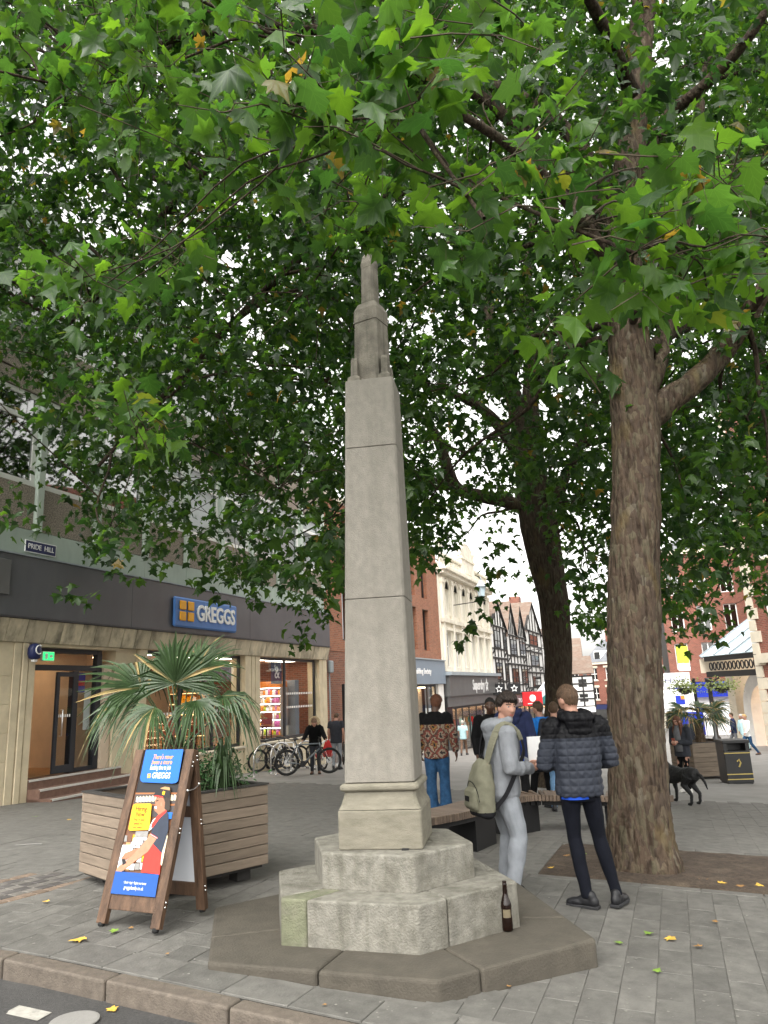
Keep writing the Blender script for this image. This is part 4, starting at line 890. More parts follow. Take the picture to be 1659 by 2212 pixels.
for x in (.3,):
    mb = MB(); mb.lathe([(.22,zg),(.22,zg+.5),(.13,zg+.6),(.11,za-1.2),(.20,za-1.0),(.20,za-.87)], 12, (x,0,0)); mb.build('column', 'black_metal', AR, smooth=True)
    mb = MB(); mb.tube([(x+.1+1.0*(1-math.cos(t)), 0, za-1.9+1.0*math.sin(t)) for t in np.linspace(0,math.pi/2,8)], .05, 6); mb.build('bracket', 'black_metal', AR)
# pale arch and shop interior behind
mb = MB(); xc = 2.6
pts = [(xc-1.3, zg)]+[(xc-1.3*math.cos(t), za-2.6+1.3*math.sin(t)) for t in np.linspace(0,math.pi,14)]+[(xc+1.3, zg)]
o2 = [(xc-2.0, zg)]+[(xc-2.0*math.cos(t), za-2.6+2.0*math.sin(t)) for t in np.linspace(0,math.pi,14)]+[(xc+2.0, zg)]
n_ = len(pts)
mb.add([(x,1.6,z) for x,z in pts]+[(x,1.6,z) for x,z in o2]+[(x,2.2,z) for x,z in pts]+[(x,2.2,z) for x,z in o2], [q for i in range(n_-1) for q in ((i,i+1,n_+i+1,n_+i),(2*n_+i,3*n_+i,3*n_+i+1,2*n_+i+1),(i,2*n_+i,2*n_+i+1,i+1))]); mb.build('arch', 'render_white', AR)
bx('interior_back', 'int_wood', AR, xc-2, AW+2, 4.5, 4.6, zg, za-2.4); bx('interior_dark', 'int_dark', AR, -.1, AW+2, 4.4, 4.5, za-2.4, za+.5)
for k in range(5): bx('shelf_light', 'warm_lamp', AR, xc-1.2, AW+1.5, 4.3, 4.36, zg+.8+k*.45, zg+.84+k*.45)
bx('side_wall', 'stone_trim', AR, -.6, .1, 1.5, 4.4, zg-.3, za-.7)
# brick block with quoins at the right edge
q0 = at_y(1638, 1480, 33.5)
QB = thing('quoined_brick_building', 'red brick building with pale stone quoins at the right of the arcade', 'building', (q0.x, q0.y, 0), AR.rotation_euler.z)
bx('wall', 'brick_red', QB, .35, 9, .05, 5, -2.6, 14)
for k in range(32): ww = .75 if k % 2 else .5; bx('quoin', 'stone_trim', QB, .0, ww, -.01, .3, -2.4+k*.5, -2.4+k*.5+.47)
for j in range(3):
    window(QB, 1.6, 2.8, 3.2+3.4*j, 5.4+3.4*j, -.02, 'upvc', 'far_glass', .1, mull=(2.2,), trans=(4.4+3.4*j,), sill='stone_trim')
bx('string_course', 'stone_trim', QB, .4, 9, -.12, .04, 2.2, 2.6); bx('shop_window', 'far_glass', QB, 1.2, 8, -.03, .03, -1.6, 1.6)
# tall buildings glimpsed through the leaves on the right
x, y = ep(1560, 55); end_house(x+3.5, y, 16, -3.2, 17, R(-30), 'brick_red', 'tall red brick block seen through leaves above the arcade', 6, 5, roofh=2)
# ------------------------------------------------------------------ lanterns on wall brackets
def lantern(s0, z, off, label, sc=1.0):
    Lm = place(thing('wall_lantern', label, 'street lamp', group='bracket lanterns along the street'), s0, 0); Lm.location.z = z; Lm.scale = (sc,)*3
    o_ = off
    mb = MB(); mb.tube([(0,.14,-4.3),(0,.10,-.2)], .025, 6); mb.tube([(0,.10,-.25),(0,-o_,-.12),(0,-o_,.05)], .03, 6); mb.build('bracket', 'black_metal', Lm)
    ca = MB(); ca.lathe([(.10,.05),(.16,.1),(.27,.75),(.30,.78)], 4, (0,-o_,0)); ca.build('lamp_glass', 'canopy_glass', Lm)
    mb = MB()
    for k in range(4):
        t = math.pi/2*k; mb.bar((.16*math.cos(t),-o_+.16*math.sin(t),.1),(.29*math.cos(t),-o_+.29*math.sin(t),.78),.03,.03)
    mb.lathe([(.36,.78),(.36,.82),(.18,1.05),(.10,1.2),(.05,1.24),(.07,1.32),(.01,1.45)], 8, (0,-o_,0)); mb.lathe([(.05,-.05),(.10,.02),(.12,.09)], 8, (0,-o_,0)); mb.build('lamp_cage', 'lead', Lm)
lantern(34.4, 7.2, 1.9, 'grey glass lantern on a bracket in front of the cream stucco building')
lantern(61.5, 5.3, 1.6, 'grey glass lantern on a bracket before the timber gables', 1.1)
lantern(78, 4.6, 1.5, 'grey lantern on a bracket of the white terrace wall', 1.1)
# ================================================================== stone monument
MC = Vector((-.12, 5.85, 0))
OB = thing('stone_obelisk', 'tall tapering pale stone obelisk with stepped top on hexagonal steps', 'monument', (MC.x, MC.y, 0))
def bz(q, z): d = ray(*q); p = CAM+d*((z-CAM.z)/d.z); return Vector((p.x-MC.x, p.y-MC.y, 0))
def six(px, z):           # corners front, right, right back, back, left back, left from their places in the photo
    f_, r_, rb_, lb_, l_ = [bz(q, z) for q in px]; c = (lb_+r_+l_+rb_)/4; return [f_, r_, rb_, c*2-f_, lb_, l_]
def inset(P, d):
    c = sum(P, Vector((0,0,0)))/6; return [c+(p-c)*(1-d/(p-c).length) for p in P]
def hex_tier(name, P, z0f, z1, m, depth, joints, bevel, moss=None):
    """a hexagonal course of stones; joints are places round the rim (side number + fraction), stones turn the corners"""
    Q = inset(P, depth); J_ = sorted(joints)
    def at(t, L_): k = int(t) % 6; return L_[k].lerp(L_[(k+1) % 6], t-int(t))
    for i, t0 in enumerate(J_):
        t1 = J_[(i+1) % len(J_)]; t1 = t1 if t1 > t0 else t1+6; e = .003/(P[1]-P[0]).length
        ts = [t0+e]+[float(k) for k in range(int(t0)+1, int(math.ceil(t1)))]+[t1-e]
        o_ = [at(t, P) for t in ts]; n_ = [at(t, Q) for t in ts]; dz = random.uniform(-.002,.002); nn = len(ts)
        mb = MB(); r_ = o_+n_[::-1]; k = len(r_)
        mb.add([(p.x,p.y,z0f(p)) for p in r_]+[(p.x,p.y,z1+dz) for p in r_],
               [(j, (j+1) % k, k+(j+1) % k, k+j) for j in range(k)]+[q for j in range(nn-1) for q in ((k+j, k+j+1, k+k-2-j, k+k-1-j), (j+1, j, k-1-j, k-2-j))])
        mb.build(name, moss if (moss and i == moss_i) else m, OB, bevel=bevel, seg=3)
moss_i = -1
zg_ = lambda p: gz(p.x+MC.x, p.y+MC.y)-.06
PT = six([(945,2117),(1288,2026),(1112,1900),(464,1959),(449,2078)], .075)
S1 = six([(902,1955),(1117,1904),(1022,1851),(602,1880),(607,1941)], .355)
S2 = six([(893,1849),(1022,1819),(968,1790),(679,1809),(695,1842)], .585)
hex_tier('platform_stone', PT, zg_, .075, 'platform_stone', .60, [.25,1.3,2.4,3.5,4.6,5.5], .022)
moss_i = 3
hex_tier('step_stone', S1, lambda p: .06, .355, 'step_stone', .36, [.28,2.4,3.6,4.93,5.19], .014, 'mossy_stone')
moss_i = -1
hex_tier('step_stone', S2, lambda p: .345, .585, 'step_stone', .30, [2.5,3.5], .014)
MB().prism([tuple(p.xy) for p in inset(S1, .33)], .02, .345).build('core', 'step_stone', OB)
MB().prism([tuple(p.xy) for p in inset(PT, .55)], -.1, .062).build('core', 'platform_stone', OB)
MB().prism([tuple(p.xy) for p in inset(S2, .27)], .345, .578).build('core', 'step_stone', OB)
# mortar fillets at the feet of the steps
def sq(w_, rot=-9, ch=0.0, d=None):
    h = w_/2; a = R(rot); P = []
    base = [(-h,-h),(h,-h),(h,h),(-h,h)]
    if ch:
        base = [(-h+ch,-h),(h-ch,-h),(h,-h+ch),(h,h-ch),(h-ch,h),(-h+ch,h),(-h,h-ch),(-h,-h+ch)]
    return [(x*math.cos(a)-y*math.sin(a), x*math.sin(a)+y*math.cos(a)) for x, y in base]
def sprism(name, lv, m, bevel=.008, rot=-9, off=(0,0), seg=2):
    mb = MB(); k = 8; vs = []
    for w_, z, ch in lv:
        zx = .010*(z-1.0) if z > 1 else 0
        vs += [(x+off[0]+zx+.040, y+off[1], z) for x, y in sq(w_, rot, ch)]
    n = len(lv)
    mb.add(vs, [tuple(range(k-1,-1,-1)), tuple(range((n-1)*k, n*k))]+[(i*k+j, i*k+(j+1)%k, (i+1)*k+(j+1)%k, (i+1)*k+j) for i in range(n-1) for j in range(k)])
    return mb.build(name, m, OB, bevel=bevel, seg=seg)
sprism('plinth', [(.60,.588,.012),(.60,.845,.012)], 'moulding_stone', .008)
sprism('plinth_moulding', [(.595,.848,.02),(.56,.88,.02),(.53,.925,.02),(.515,.965,.02)], 'moulding_stone', .004)
sprism('collar', [(.54,.968,.02),(.575,.982,.02),(.575,1.005,.02),(.54,1.022,.02)], 'moulding_stone', .006)
wz = lambda z: .512-(z-1.02)*(.512-.402)/(4.17-1.02)
zs = [1.025, 2.352, 3.572, 4.165]
for a, b in zip(zs, zs[1:]): sprism('shaft_stone', [(wz(a),a+.002,.018),(wz(b),b-.002,.018)], 'shaft_stone', .005)
# upper stages: chamfered core, corner blocks, capping, pinnacle
sprism('upper_stage', [(.250,4.166,.022),(.222,4.74,.020)], 'pinnacle_stone', .0025, -30)
sprism('upper_stage_cap', [(.232,4.742,.020),(.230,4.860,.020),(.175,4.925,.016)], 'pinnacle_stone', .003, -30)
for cx, cy in ((-1,-1),(1,-1),(1,1),(-1,1)):
    a = R(-9); x, y = cx*.128, cy*.128; px_, py_ = x*math.cos(a)-y*math.sin(a), x*math.sin(a)+y*math.cos(a)
    sprism('corner_block', [(.11,4.167,.010),(.105,4.20,.010),(.06,4.225,.006),(.055,4.36,.006),(.04,4.385,.004)], 'pinnacle_stone', .002, off=(px_, py_), seg=1)
sprism('pinnacle', [(.132,4.927,.022),(.122,5.28,.020)], 'pinnacle_stone', .002, -30)
sprism('pinnacle_top', [(.120,5.282,.02),(.128,5.33,.02),(.10,5.40,.015),(.05,5.44,.008)], 'pinnacle_stone', .003, -30)
mb = MB()          # little slot and mortar wedge under the plinth
mb.box(.14,.19,-.345,-.30,.586,.598); mb.build('mortar_gap', 'black_metal', OB)

# ------------------------------------------------------------------ bottle on the platform
bt = None
d = ray(1097, 2010); bt = CAM+d*((.078-CAM.z)/d.z)
BT = thing('beer_bottle', 'empty brown glass beer bottle standing on the monument platform', 'bottle', (bt.x, bt.y, .078))
hb = .30; prof = [(.001,.004),(.030,.0),(.036,.006),(.037,.03),(.036,.075),(.033,.10),(.0345,.125),(.037,.15),(.034,.17),(.024,.195),(.0165,.225),(.0145,.275),(.0155,.277),(.0155,.287),(.0140,.290),(.0140,.298),(.0155,.300)]
inner = [(max(.001, r_-.003), z+.003) for r_, z in prof[2:]][::-1]
mb = MB(); n = 28; allp = prof+inner+[(.001,.008)]
k = len(allp); mb.add([(r_*math.cos(2*math.pi*j/n), r_*math.sin(2*math.pi*j/n), z) for r_, z in allp for j in range(n)], [(i*n+j, i*n+(j+1)%n, (i+1)*n+(j+1)%n, (i+1)*n+j) for i in range(k-1) for j in range(n)])
m = bpy.data.materials.new('bottle_glass'); m.use_nodes = True; b = m.node_tree.nodes['Principled BSDF']; b.inputs['Base Color'].default_value = (.055,.014,.004,1); b.inputs['Transmission Weight'].default_value = .9; b.inputs['Roughness'].default_value = .04; b.inputs['IOR'].default_value = 1.5; M['bottle_glass'] = m
mb.build('glass_body', 'bottle_glass', BT, smooth=True)
mb = MB()
for k in range(7):
    t0, t1 = -2.35+k*.2, -2.35+(k+1)*.2; mb.add([(.0382*math.cos(t), .0382*math.sin(t), z) for t, z in ((t0,.085),(t1,.085),(t1,.135),(t0,.135))], [(0,1,2,3)])
mb.build('paper_label', 'bottle_label', BT)
mb = MB(); mb.lathe([(.0165,.255),(.0170,.262),(.0170,.276),(.0165,.28)], 20); mb.build('neck_foil', 'bottle_label', BT, smooth=True) if False else None

# ------------------------------------------------------------------ A-board
fl, fr, brp = ghit(205, 2000), ghit(341, 2025), ghit(447, 1985)
AX = (fr-fl); AX.z = 0; AWD = AX.length; AX.normalize(); AY = Vector((-AX.y, AX.x, 0)); DEP = (brp-fr).dot(AY); HT = 1.205
AB = thing('pavement_sign', 'brown wooden A-frame pavement sign with a blue bakery recruitment poster', 'pavement sign')
mid = (fl+fr)/2; tz = gz(mid.x, mid.y)
vF = (Vector((0,0,HT))+AY*(DEP*.70)).normalized(); LEN = math.hypot(HT, DEP*.70); nF = AX.cross(vF)     # outwards, towards the camera
vB = (Vector((0,0,HT))-AY*(DEP*.30)).normalized()
o0 = fl.copy(); oB = fl+AY*(DEP+.055)
def F_(x, v, n_=0): p = o0+AX*x+vF*v+nF*n_; return p
def B_(x, v, n_=0): return oB+AX*x+vB*v+vB.cross(AX)*n_
def plank(fn, name, x0, x1, v0, v1, n0, n1, m, par, bevel=.004):
    mb = MB(); mb.add([fn(x,v,n_) for n_ in (n0,n1) for x,v in ((x0,v0),(x1,v0),(x1,v1),(x0,v1))], [(3,2,1,0),(4,5,6,7),(0,1,5,4),(1,2,6,5),(2,3,7,6),(3,0,4,7)]); return mb.build(name, m, par, bevel=bevel, seg=2)
st = .082
for fn, nm in ((F_, 'front'), (B_, 'rear')):
    lt = LEN if fn is F_ else math.hypot(HT, DEP*.30)-.012
    plank(fn, 'stile', 0, st, .02, lt, -.045, 0, 'board_wood', AB); plank(fn, 'stile', AWD-st, AWD, .02, lt, -.045, 0, 'board_wood', AB)
    plank(fn, 'rail', st, AWD-st, .115, .215, -.040, -.006, 'board_wood', AB)
    for x in (st/2, AWD-st/2):
        mb = MB(); p = fn(x, .004, -.022); mb.lathe([(.022,-.004),(.026,.012),(.02,.028)], 12, p); mb.build('rubber_foot', 'rubber', AB, smooth=True)
plank(B_, 'rail', st, AWD-st, .70, .78, -.040, -.010, 'board_wood', AB)
plank(B_, 'rear_panel', st-.01, AWD-st+.01, .216, .699, -.030, -.022, 'poster_back', AB, 0); plank(B_, 'rear_panel', st-.01, AWD-st+.01, .781, math.hypot(HT, DEP*.30)-.05, -.030, -.022, 'poster_back', AB, 0)
PX0, PX1, PV0, PV1 = st+.001, AWD-st-.001, .217, LEN-.004
poster = plank(F_, 'poster', PX0, PX1, PV0, PV1, -.028, -.014, 'poster_blue_dark', AB, 0)
for v in (.16, .19, .65, .68, 1.13, 1.16):
    for fn in (F_, B_):
        p = fn(AWD, v, -.022); mb = MB(); mb.ell(p, (.008,.008,.008), 8, 6); mb.build('bolt', 'chrome', AB, smooth=True)
for fn in (F_, B_): p = fn(AWD, .95, -.022); mb = MB(); mb.ell(p, (.013,.013,.013), 8, 6); mb.build('hook', 'chrome', AB, smooth=True)
mb = MB(); a, b = F_(AWD+.01, .95, -.022), B_(AWD+.01, .95, -.022); mb.tube([a, a.lerp(b,.5)+Vector((0,0,-.012)), b], .0035, 6); mb.build('chain', 'chrome', AB)
# print on the poster (flat shapes a fraction of a millimetre thick)
def pq(x, y):            # crop pixel -> poster place
    u_ = .5
    for _ in range(4):
        t = (y-197-u_*10)/(1113+u_*42); xl = 548+(287-548)*t; xr = 905+(675-905)*t; u_ = (x-xl)/(xr-xl)
    return PX0+max(0,min(1,u_))*(PX1-PX0), PV1-max(0,min(1,t))*(PV1-PV0)
layer = [0]
def pr(pts, m, name='print'):
    layer[0] += 1; n_ = -.0138+layer[0]*.00022
    mb = MB(); P = [F_(*pq(*q), n_) for q in pts]
    A = sum((P[i]-P[0]).cross(P[i+1]-P[0]).dot(nF) for i in range(1, len(P)-1))
    mb.add(P if A > 0 else P[::-1], [tuple(range(len(P)))]); return mb.build(name, m, poster)
for nm, c in dict(p_black=(.012,.011,.013), p_wood=(.30,.11,.035), p_skin=(.33,.15,.085), p_skin2=(.42,.20,.12), p_navy=(.02,.028,.05), p_red=(.72,.03,.02), p_yellow=(.90,.46,.01), p_cream=(.70,.58,.42), p_white=(.80,.80,.80), p_hair=(.03,.018,.012), p_tan=(.45,.24,.10), p_grey=(.25,.24,.23), p_brown=(.14,.06,.03), p_lip=(.35,.03,.03), p_dark=(.06,.05,.05)).items():
    mat(nm, c, .4, .12, 25)
pr([(548,195),(905,205),(675,1360),(287,1310)], 'p_brown')
pr([(540,195),(905,205),(835,560),(470,545)], 'p_black')
pr([(474,548),(835,562),(832,575),(470,560)], 'p_wood')
pr([(470,560),(832,575),(825,650),(455,640)], 'p_dark')
for k in range(13): pr([(478+k*27,585),(488+k*27,575),(499+k*27,588),(497+k*27,628),(474+k*27,622)], 'p_cream')
pr([(455,638),(822,655),(818,668),(452,650)], 'p_wood')
pr([(450,652),(818,670),(800,760),(432,735)], 'p_dark')
rs = random.Random(9)
for row, (ya, yb) in enumerate(((880,930),(935,985),(990,1040),(1045,1095),(1100,1150))):
    for k in range(9):
        xa = 370-row*14+k*44; pr([(xa,ya),(xa+38,ya+3),(xa+34,yb),(xa-4,yb-3)], rs.choice(['p_tan','p_cream','p_white','p_wood','p_yellow','p_brown','p_white','p_grey']))
pr([(375,955),(470,960),(440,1140),(335,1130)], 'p_white'); pr([(490,855),(600,860),(590,905),(480,900)], 'p_grey'); pr([(470,905),(560,910),(545,960),(460,955)], 'p_white')
pr([(760,720),(805,725),(795,775),(755,770)], 'poster_blue'); pr([(735,900),(765,905),(720,1130),(705,1120)], 'p_cream')
pr([(640,770),(700,740),(690,780),(620,850),(600,860),(610,820)], 'p_white')
pr([(735,560),(782,560),(778,700),(762,712),(730,690)], 'p_hair'); pr([(700,522),(735,512),(775,520),(782,560),(690,550)], 'p_tan')
pr([(665,600),(722,598),(738,640),(733,690),(745,700),(690,745),(668,718),(650,705),(643,685),(655,650),(652,620)], 'p_skin')
pr([(648,668),(664,664),(668,690),(652,684)], 'p_white'); pr([(647,664),(665,660),(664,666),(648,670)], 'p_lip'); pr([(660,622),(684,618),(682,626),(662,630)], 'p_hair'); pr([(700,640),(712,640),(712,665),(700,668)], 'p_skin2')
pr([(637,582),(662,545),(700,528),(780,545),(782,605),(735,600),(690,600)], 'p_black'); pr([(640,585),(690,598),(722,602),(722,592),(660,578)], 'p_red'); pr([(716,556),(724,546),(740,552),(732,580),(714,578)], 'p_yellow')
pr([(690,745),(752,702),(770,740),(770,860),(738,970),(716,1035),(630,985),(640,940),(682,918),(622,882),(640,830)], 'p_navy')
pr([(676,745),(750,700),(752,718),(695,765),(640,835),(622,835),(632,800)], 'p_red')
pr([(622,880),(682,915),(678,924),(617,890)], 'p_red'); pr([(620,884),(680,919),(679,922),(619,887)], 'p_white')
pr([(580,1010),(605,970),(640,958),(716,1035),(705,1195),(548,1170),(560,1080)], 'p_red')
pr([(560,985),(545,1030),(430,1062),(382,1085),(370,1060),(400,1020),(500,990)], 'p_skin')
pr([(615,892),(672,925),(600,1020),(470,1100),(372,1160),(330,1168),(318,1150),(350,1115),(445,1058),(560,955)], 'p_skin2')
pr([(375,1065),(400,1060),(420,1095),(385,1110)], 'p_black')
pr([(325,1150),(700,1195),(675,1360),(287,1310)], 'poster_blue_dark')
pr([(575,195),(893,205),(848,470),(830,486),(800,490),(545,468),(528,455),(524,430)], 'poster_blue')
pr([(482,640),(614,643),(626,655),(612,835),(598,852),(442,850),(430,838),(430,825),(455,690),(465,650)], 'p_yellow')
layer[0] += 3
def ptx(s, x, y, size, m, wpx, bold=.0, shear=0.0):
    n_ = -.0138+layer[0]*.00022+.0006
    a = F_(*pq(x, y), n_); b = F_(*pq(x+wpx, y+wpx*.028), n_)
    return text('print_text', s, size, m, poster, a.lerp(F_(*pq(x,y), n_), 0), AX, vF, .0003, width=(b-a).length, bold=bold, shear=shear)
ptx("There's never", 722, 266, .052, 'greggs_gold', 190, .0003, .15); ptx("been a more", 712, 309, .052, 'greggs_gold', 180, .0003, .15)
ptx("Exciting time to join", 700, 354, .052, 'sign_white', 292, .0003, .15); ptx("GREGGS", 706, 422, .060, 'sign_white', 160, .0012)
for i in range(2):
    for j in range(2): xx, yy = 590+i*15-j*2, 400+j*20; pr([(xx,yy),(xx+12,yy),(xx+10,yy+16),(xx-2,yy+16)], 'p_yellow')
ptx("Hiring", 540, 683, .052, 'p_black', 98); ptx("Now", 530, 727, .052, 'p_black', 72)
ptx("Pop in and", 522, 768, .026, 'p_brown', 88); ptx("speak to", 514, 797, .026, 'p_brown', 74); ptx("our team", 508, 826, .026, 'p_brown', 76)
ptx("• Search • Apply • Register your interest", 500, 1247, .026, 'sign_white', 300); ptx("greggsfamily.co.uk", 490, 1284, .034, 'sign_white', 172)

# ------------------------------------------------------------------ planters and palms
def planter(loc, rz, side, h, label, wood, n=8):
    P = thing('wooden_planter', label, 'planter', loc, rz, 'square planters with palms')
    hs = side/2; ph = (h-.10)/n
    for k in range(n):
        za, zb = .10+ph*k+.003, .10+ph*(k+1)-.003; e = random.uniform(0,.004)
        MB().box(-hs, hs, -hs-e, -hs+.035, za, zb).build('plank', wood, P, bevel=.005); MB().box(-hs, hs, hs-.035, hs+e, za, zb).build('plank', wood, P, bevel=.005)
        MB().box(-hs-e, -hs+.035, -hs+.036, hs-.036, za, zb).build('plank', wood, P, bevel=.005); MB().box(hs-.035, hs+e, -hs+.036, hs-.036, za, zb).build('plank', wood, P, bevel=.005)
    mb = MB(); t = .07
    mb.box(-hs-.008, hs+.008, -hs-.008, -hs+t, h, h+.014); mb.box(-hs-.008, hs+.008, hs-t, hs+.008, h, h+.014); mb.box(-hs-.008, -hs+t, -hs+t+.001, hs-t-.001, h, h+.014); mb.box(hs-t, hs+.008, -hs+t+.001, hs-t-.001, h, h+.014); mb.build('rim', 'planter_trim', P)
    MB().box(-hs+.036, hs-.036, -hs+.036, hs-.036, .12, h-.05).build('soil_fill', 'soil', P)
    MB().box(-hs+.04, hs-.04, -hs+.04, hs-.04, .075, .112).build('base', 'planter_trim', P)
    for x in (-1,1):
        for y in (-1,1): MB().box(x*hs*.7-.07, x*hs*.7+.07, y*hs*.7-.07, y*hs*.7+.07, -.02, .075).build('foot', 'planter_trim', P)
    return P
def frond(parent, base, hub, axis, nrm, rad, spread=115, n=26, droop=.35, seed=0, dry=.0, name='frond'):
    """fan leaf: petiole from base to hub, segments radiating about axis in the plane with normal nrm"""
    r_ = random.Random(seed); base, hub = Vector(base), Vector(hub); ax = Vector(axis).normalized(); nn = Vector(nrm); nn = (nn-ax*nn.dot(ax)).normalized(); sd_ = nn.cross(ax)
    mb = MB(); mb.tube([base, base.lerp(hub,.5)+Vector((0,0,.03)), hub], [.013,.009,.007], 6)
    for k in range(n):
        t = R(-spread+2*spread*k/(n-1)+r_.uniform(-2,2)); dr = (ax*math.cos(t)+sd_*math.sin(t)).normalized(); L_ = rad*r_.uniform(.85,1.03)*(1-.25*(abs(t)/R(spread))**2)
        kink = r_.random() < .22; kd = r_.uniform(.5,1.0); rf = r_.uniform(.3,2.2)
        per = nn.cross(dr); w0 = .006; w1 = L_*math.radians(2*spread/(n-1))*.48*.55; vs = []
        for f_, ww in ((.02,w0),(.35,w1*.8),(.58,w1),(.82,w1*.55),(1.0,.002)):
            dp = (droop+.06)*L_*max(0,f_-.42)**1.5*rf*1.3+(kd*L_*max(0,f_-.58) if kink else 0)
            c = hub+dr*(L_*f_)+nn*(.02*math.sin(f_*3))-Vector((0,0,1))*dp
            vs += [c-per*ww+nn*ww*.45, c-nn*ww*.25, c+per*ww+nn*ww*.45]
        mb.add(vs, [q for i in range(4) for q in ((3*i,3*i+1,3*i+4,3*i+3),(3*i+1,3*i+2,3*i+5,3*i+4))], 1 if r_.random() < dry else 0)
    return mb.build(name, ['palm_leaf','palm_dry'], parent)
pf, pl_, pr_ = ghit(331, 1950), ghit(164, 1905), ghit(579, 1910)
pc = (pl_+pr_)/2; pside = ((pf-pl_).length+(pf-pr_).length)/2; prz = math.atan2((pr_-pf).y, (pr_-pf).x)
a2_ = math.atan2((pl_-pf).y, (pl_-pf).x)-math.pi/2; prz = (prz+a2_)/2; pside = (pr_-pl_).xy.length/math.sqrt(2)*.985; pc = (pl_+pr_)/2; pc = pc+((pf-pc)*(1-pside*math.sqrt(.5)/(pf-pc).xy.length))*.5
pg = gz(pc.x, pc.y)
planter((pc.x, pc.y, pg), prz, pside, .79, 'large square planter of pale weathered planks behind the pavement sign', 'planter_wood')
def palm(loc, label, scale=1.0, fr_=None, trunk_top=.5, dry=.025):
    Pm = thing('fan_palm', label, 'palm', loc, 0, 'fan palms in planters')
    mb = MB(); k = 9; mb.tube([(0,0,-.35),(0,0,0),(.01,0,trunk_top*.5),(.0,0,trunk_top)], [.11*scale,.12*scale,.10*scale,.07*scale], 12)
    for i in range(70):
        t = random.uniform(0,6.28); z = random.uniform(0,trunk_top); mb.bar((.09*scale*math.cos(t),.09*scale*math.sin(t),z),(.15*scale*math.cos(t),.15*scale*math.sin(t),z+.12),.02,.008)
    mb.build('trunk', 'palm_trunk', Pm)
    for i, (hub, ax, nr, rad, spr, dp) in enumerate(fr_): frond(Pm, (0,0,trunk_top-.05), hub, ax, nr, rad, spr, 28, dp, i, dry)
    return Pm
cpx = pc.x+.05; cpy = pc.y-.05
def hubat(px, py, dy): p = at_y(px-26, py-6, cpy+dy); return (p.x-cpx, p.y-cpy, p.z-(pg+.74))
fr1 = [(hubat(404,1482,-.25), (.0,-.15,1), (.05,-1,.35), .56, 105, .10),
       (hubat(330,1492,-.2), (-.85,-.2,.45), (.1,-.9,.6), .60, 80, .35),
       (hubat(345,1505,.15), (-.8,.2,.1), (-.2,-.5,.9), .58, 90, .5),
       (hubat(455,1452,.2), (.75,.1,.65), (-.2,-.9,.5), .52, 85, .15),
       (hubat(505,1510,-.1), (.8,-.3,-.15), (.3,-.4,.9), .46, 90, .6),
       (hubat(395,1452,.35), (.1,.5,.8), (0,-.9,.5), .50, 90, .2),
       (hubat(360,1535,-.35), (-.5,-.5,-.5), (-.2,-.7,.8), .46, 80, .7),
       (hubat(450,1520,-.4), (.4,-.6,-.4), (.2,-.7,.8), .46, 80, .7),
       (hubat(300,1520,.1), (-.9,0,-.2), (-.2,-.5,.9), .48, 80, .6),
       (hubat(430,1500,.5), (.5,.7,.3), (0,-.5,.9), .5, 90, .5),
       (hubat(520,1535,.2), (.7,.3,-.4), (.3,-.2,.9), .42, 80, .7),
       (hubat(385,1475,.45), (-.4,.7,.4), (0,-.5,.9), .5, 90, .4)]
palm((cpx, cpy, pg+.74), 'fan palm with wide green fronds in the planter behind the pavement sign', 1.0, fr1, .42)
# strappy plant and small leafy shrub in the same planter
sp = at_y(482, 1672, pc.y-.25)
S1 = thing('strappy_plant', 'clump of long drooping strap leaves spilling over the planter edge', 'plant', (sp.x, sp.y, pg+.73))
for k in range(46):
    t = random.uniform(0, 6.28); up_ = random.uniform(.25,.55); out_ = random.uniform(.08,.26); dn = random.uniform(.2,.5); mb = MB(); ww = random.uniform(.010,.017); dv = Vector((math.cos(t),math.sin(t),0)); pe = Vector((-dv.y,dv.x,0)); vs = []
    for f_ in (0,.25,.5,.75,1): c = dv*(out_*f_)+Vector((0,0,up_*math.sin(f_*2.2)*1.1-dn*max(0,f_-.45)*1.3)); w2 = ww*(1-.9*f_**3); vs += [c-pe*w2, c+pe*w2]
    mb.add(vs, [(2*i,2*i+1,2*i+3,2*i+2) for i in range(4)]); mb.build('strap_leaf', 'palm_leaf', S1)
sh = at_y(452, 1640, pc.y+.05)
S2 = thing('leafy_shrub', 'low dark green leafy shrub between palm trunk and strappy plant', 'shrub', (sh.x, sh.y, pg+.72))
mb = MB()
for k in range(1500):
    q = Vector((random.gauss(0,.16), random.gauss(0,.16), abs(random.gauss(.16,.12)))); d1 = Vector((random.gauss(0,1),random.gauss(0,1),random.gauss(.2,.6))).normalized(); d2 = d1.orthogonal().normalized(); s_ = random.uniform(.015,.03)
    mb.add([q-d1*s_, q+d2*s_*.45, q+d1*s_, q-d2*s_*.45], [(0,1,2,3)])
tag(mb.build('foliage', 'shrub_leaf', S2), kind='stuff')
mb = MB()
for k in range(12): mb.tube([(0,0,-.1),(random.gauss(0,.06),random.gauss(0,.06),.1),(random.gauss(0,.14),random.gauss(0,.14),.28)], [.006,.005,.002], 5)
mb.build('stem', 'twig', S2)
# second planter
p2 = ghit(1535, 1683); p2b = Vector((p2.x+.15, p2.y+.7, 0)); g2 = gz(p2b.x, p2b.y)
planter((p2b.x, p2b.y, g2), R(8), 1.25, .98, 'distant square planter of brown planks beside the black litter bin', 'planter_wood_b', 7)
fr2 = []
for i in range(13):
    t = 2*math.pi*i/13; e = .25+.55*((i*7) % 5)/4; fr2.append(((.45*math.cos(t), .45*math.sin(t), .55+.5*e), (math.cos(t), math.sin(t), .9*e-.25), (-.3*math.cos(t), -.6-.3*math.sin(t), 1), .62, 95, .35))
palm((p2b.x, p2b.y, g2+.93), 'distant fan palm in the planter beside the litter bin', 1.1, fr2, .55, .2)

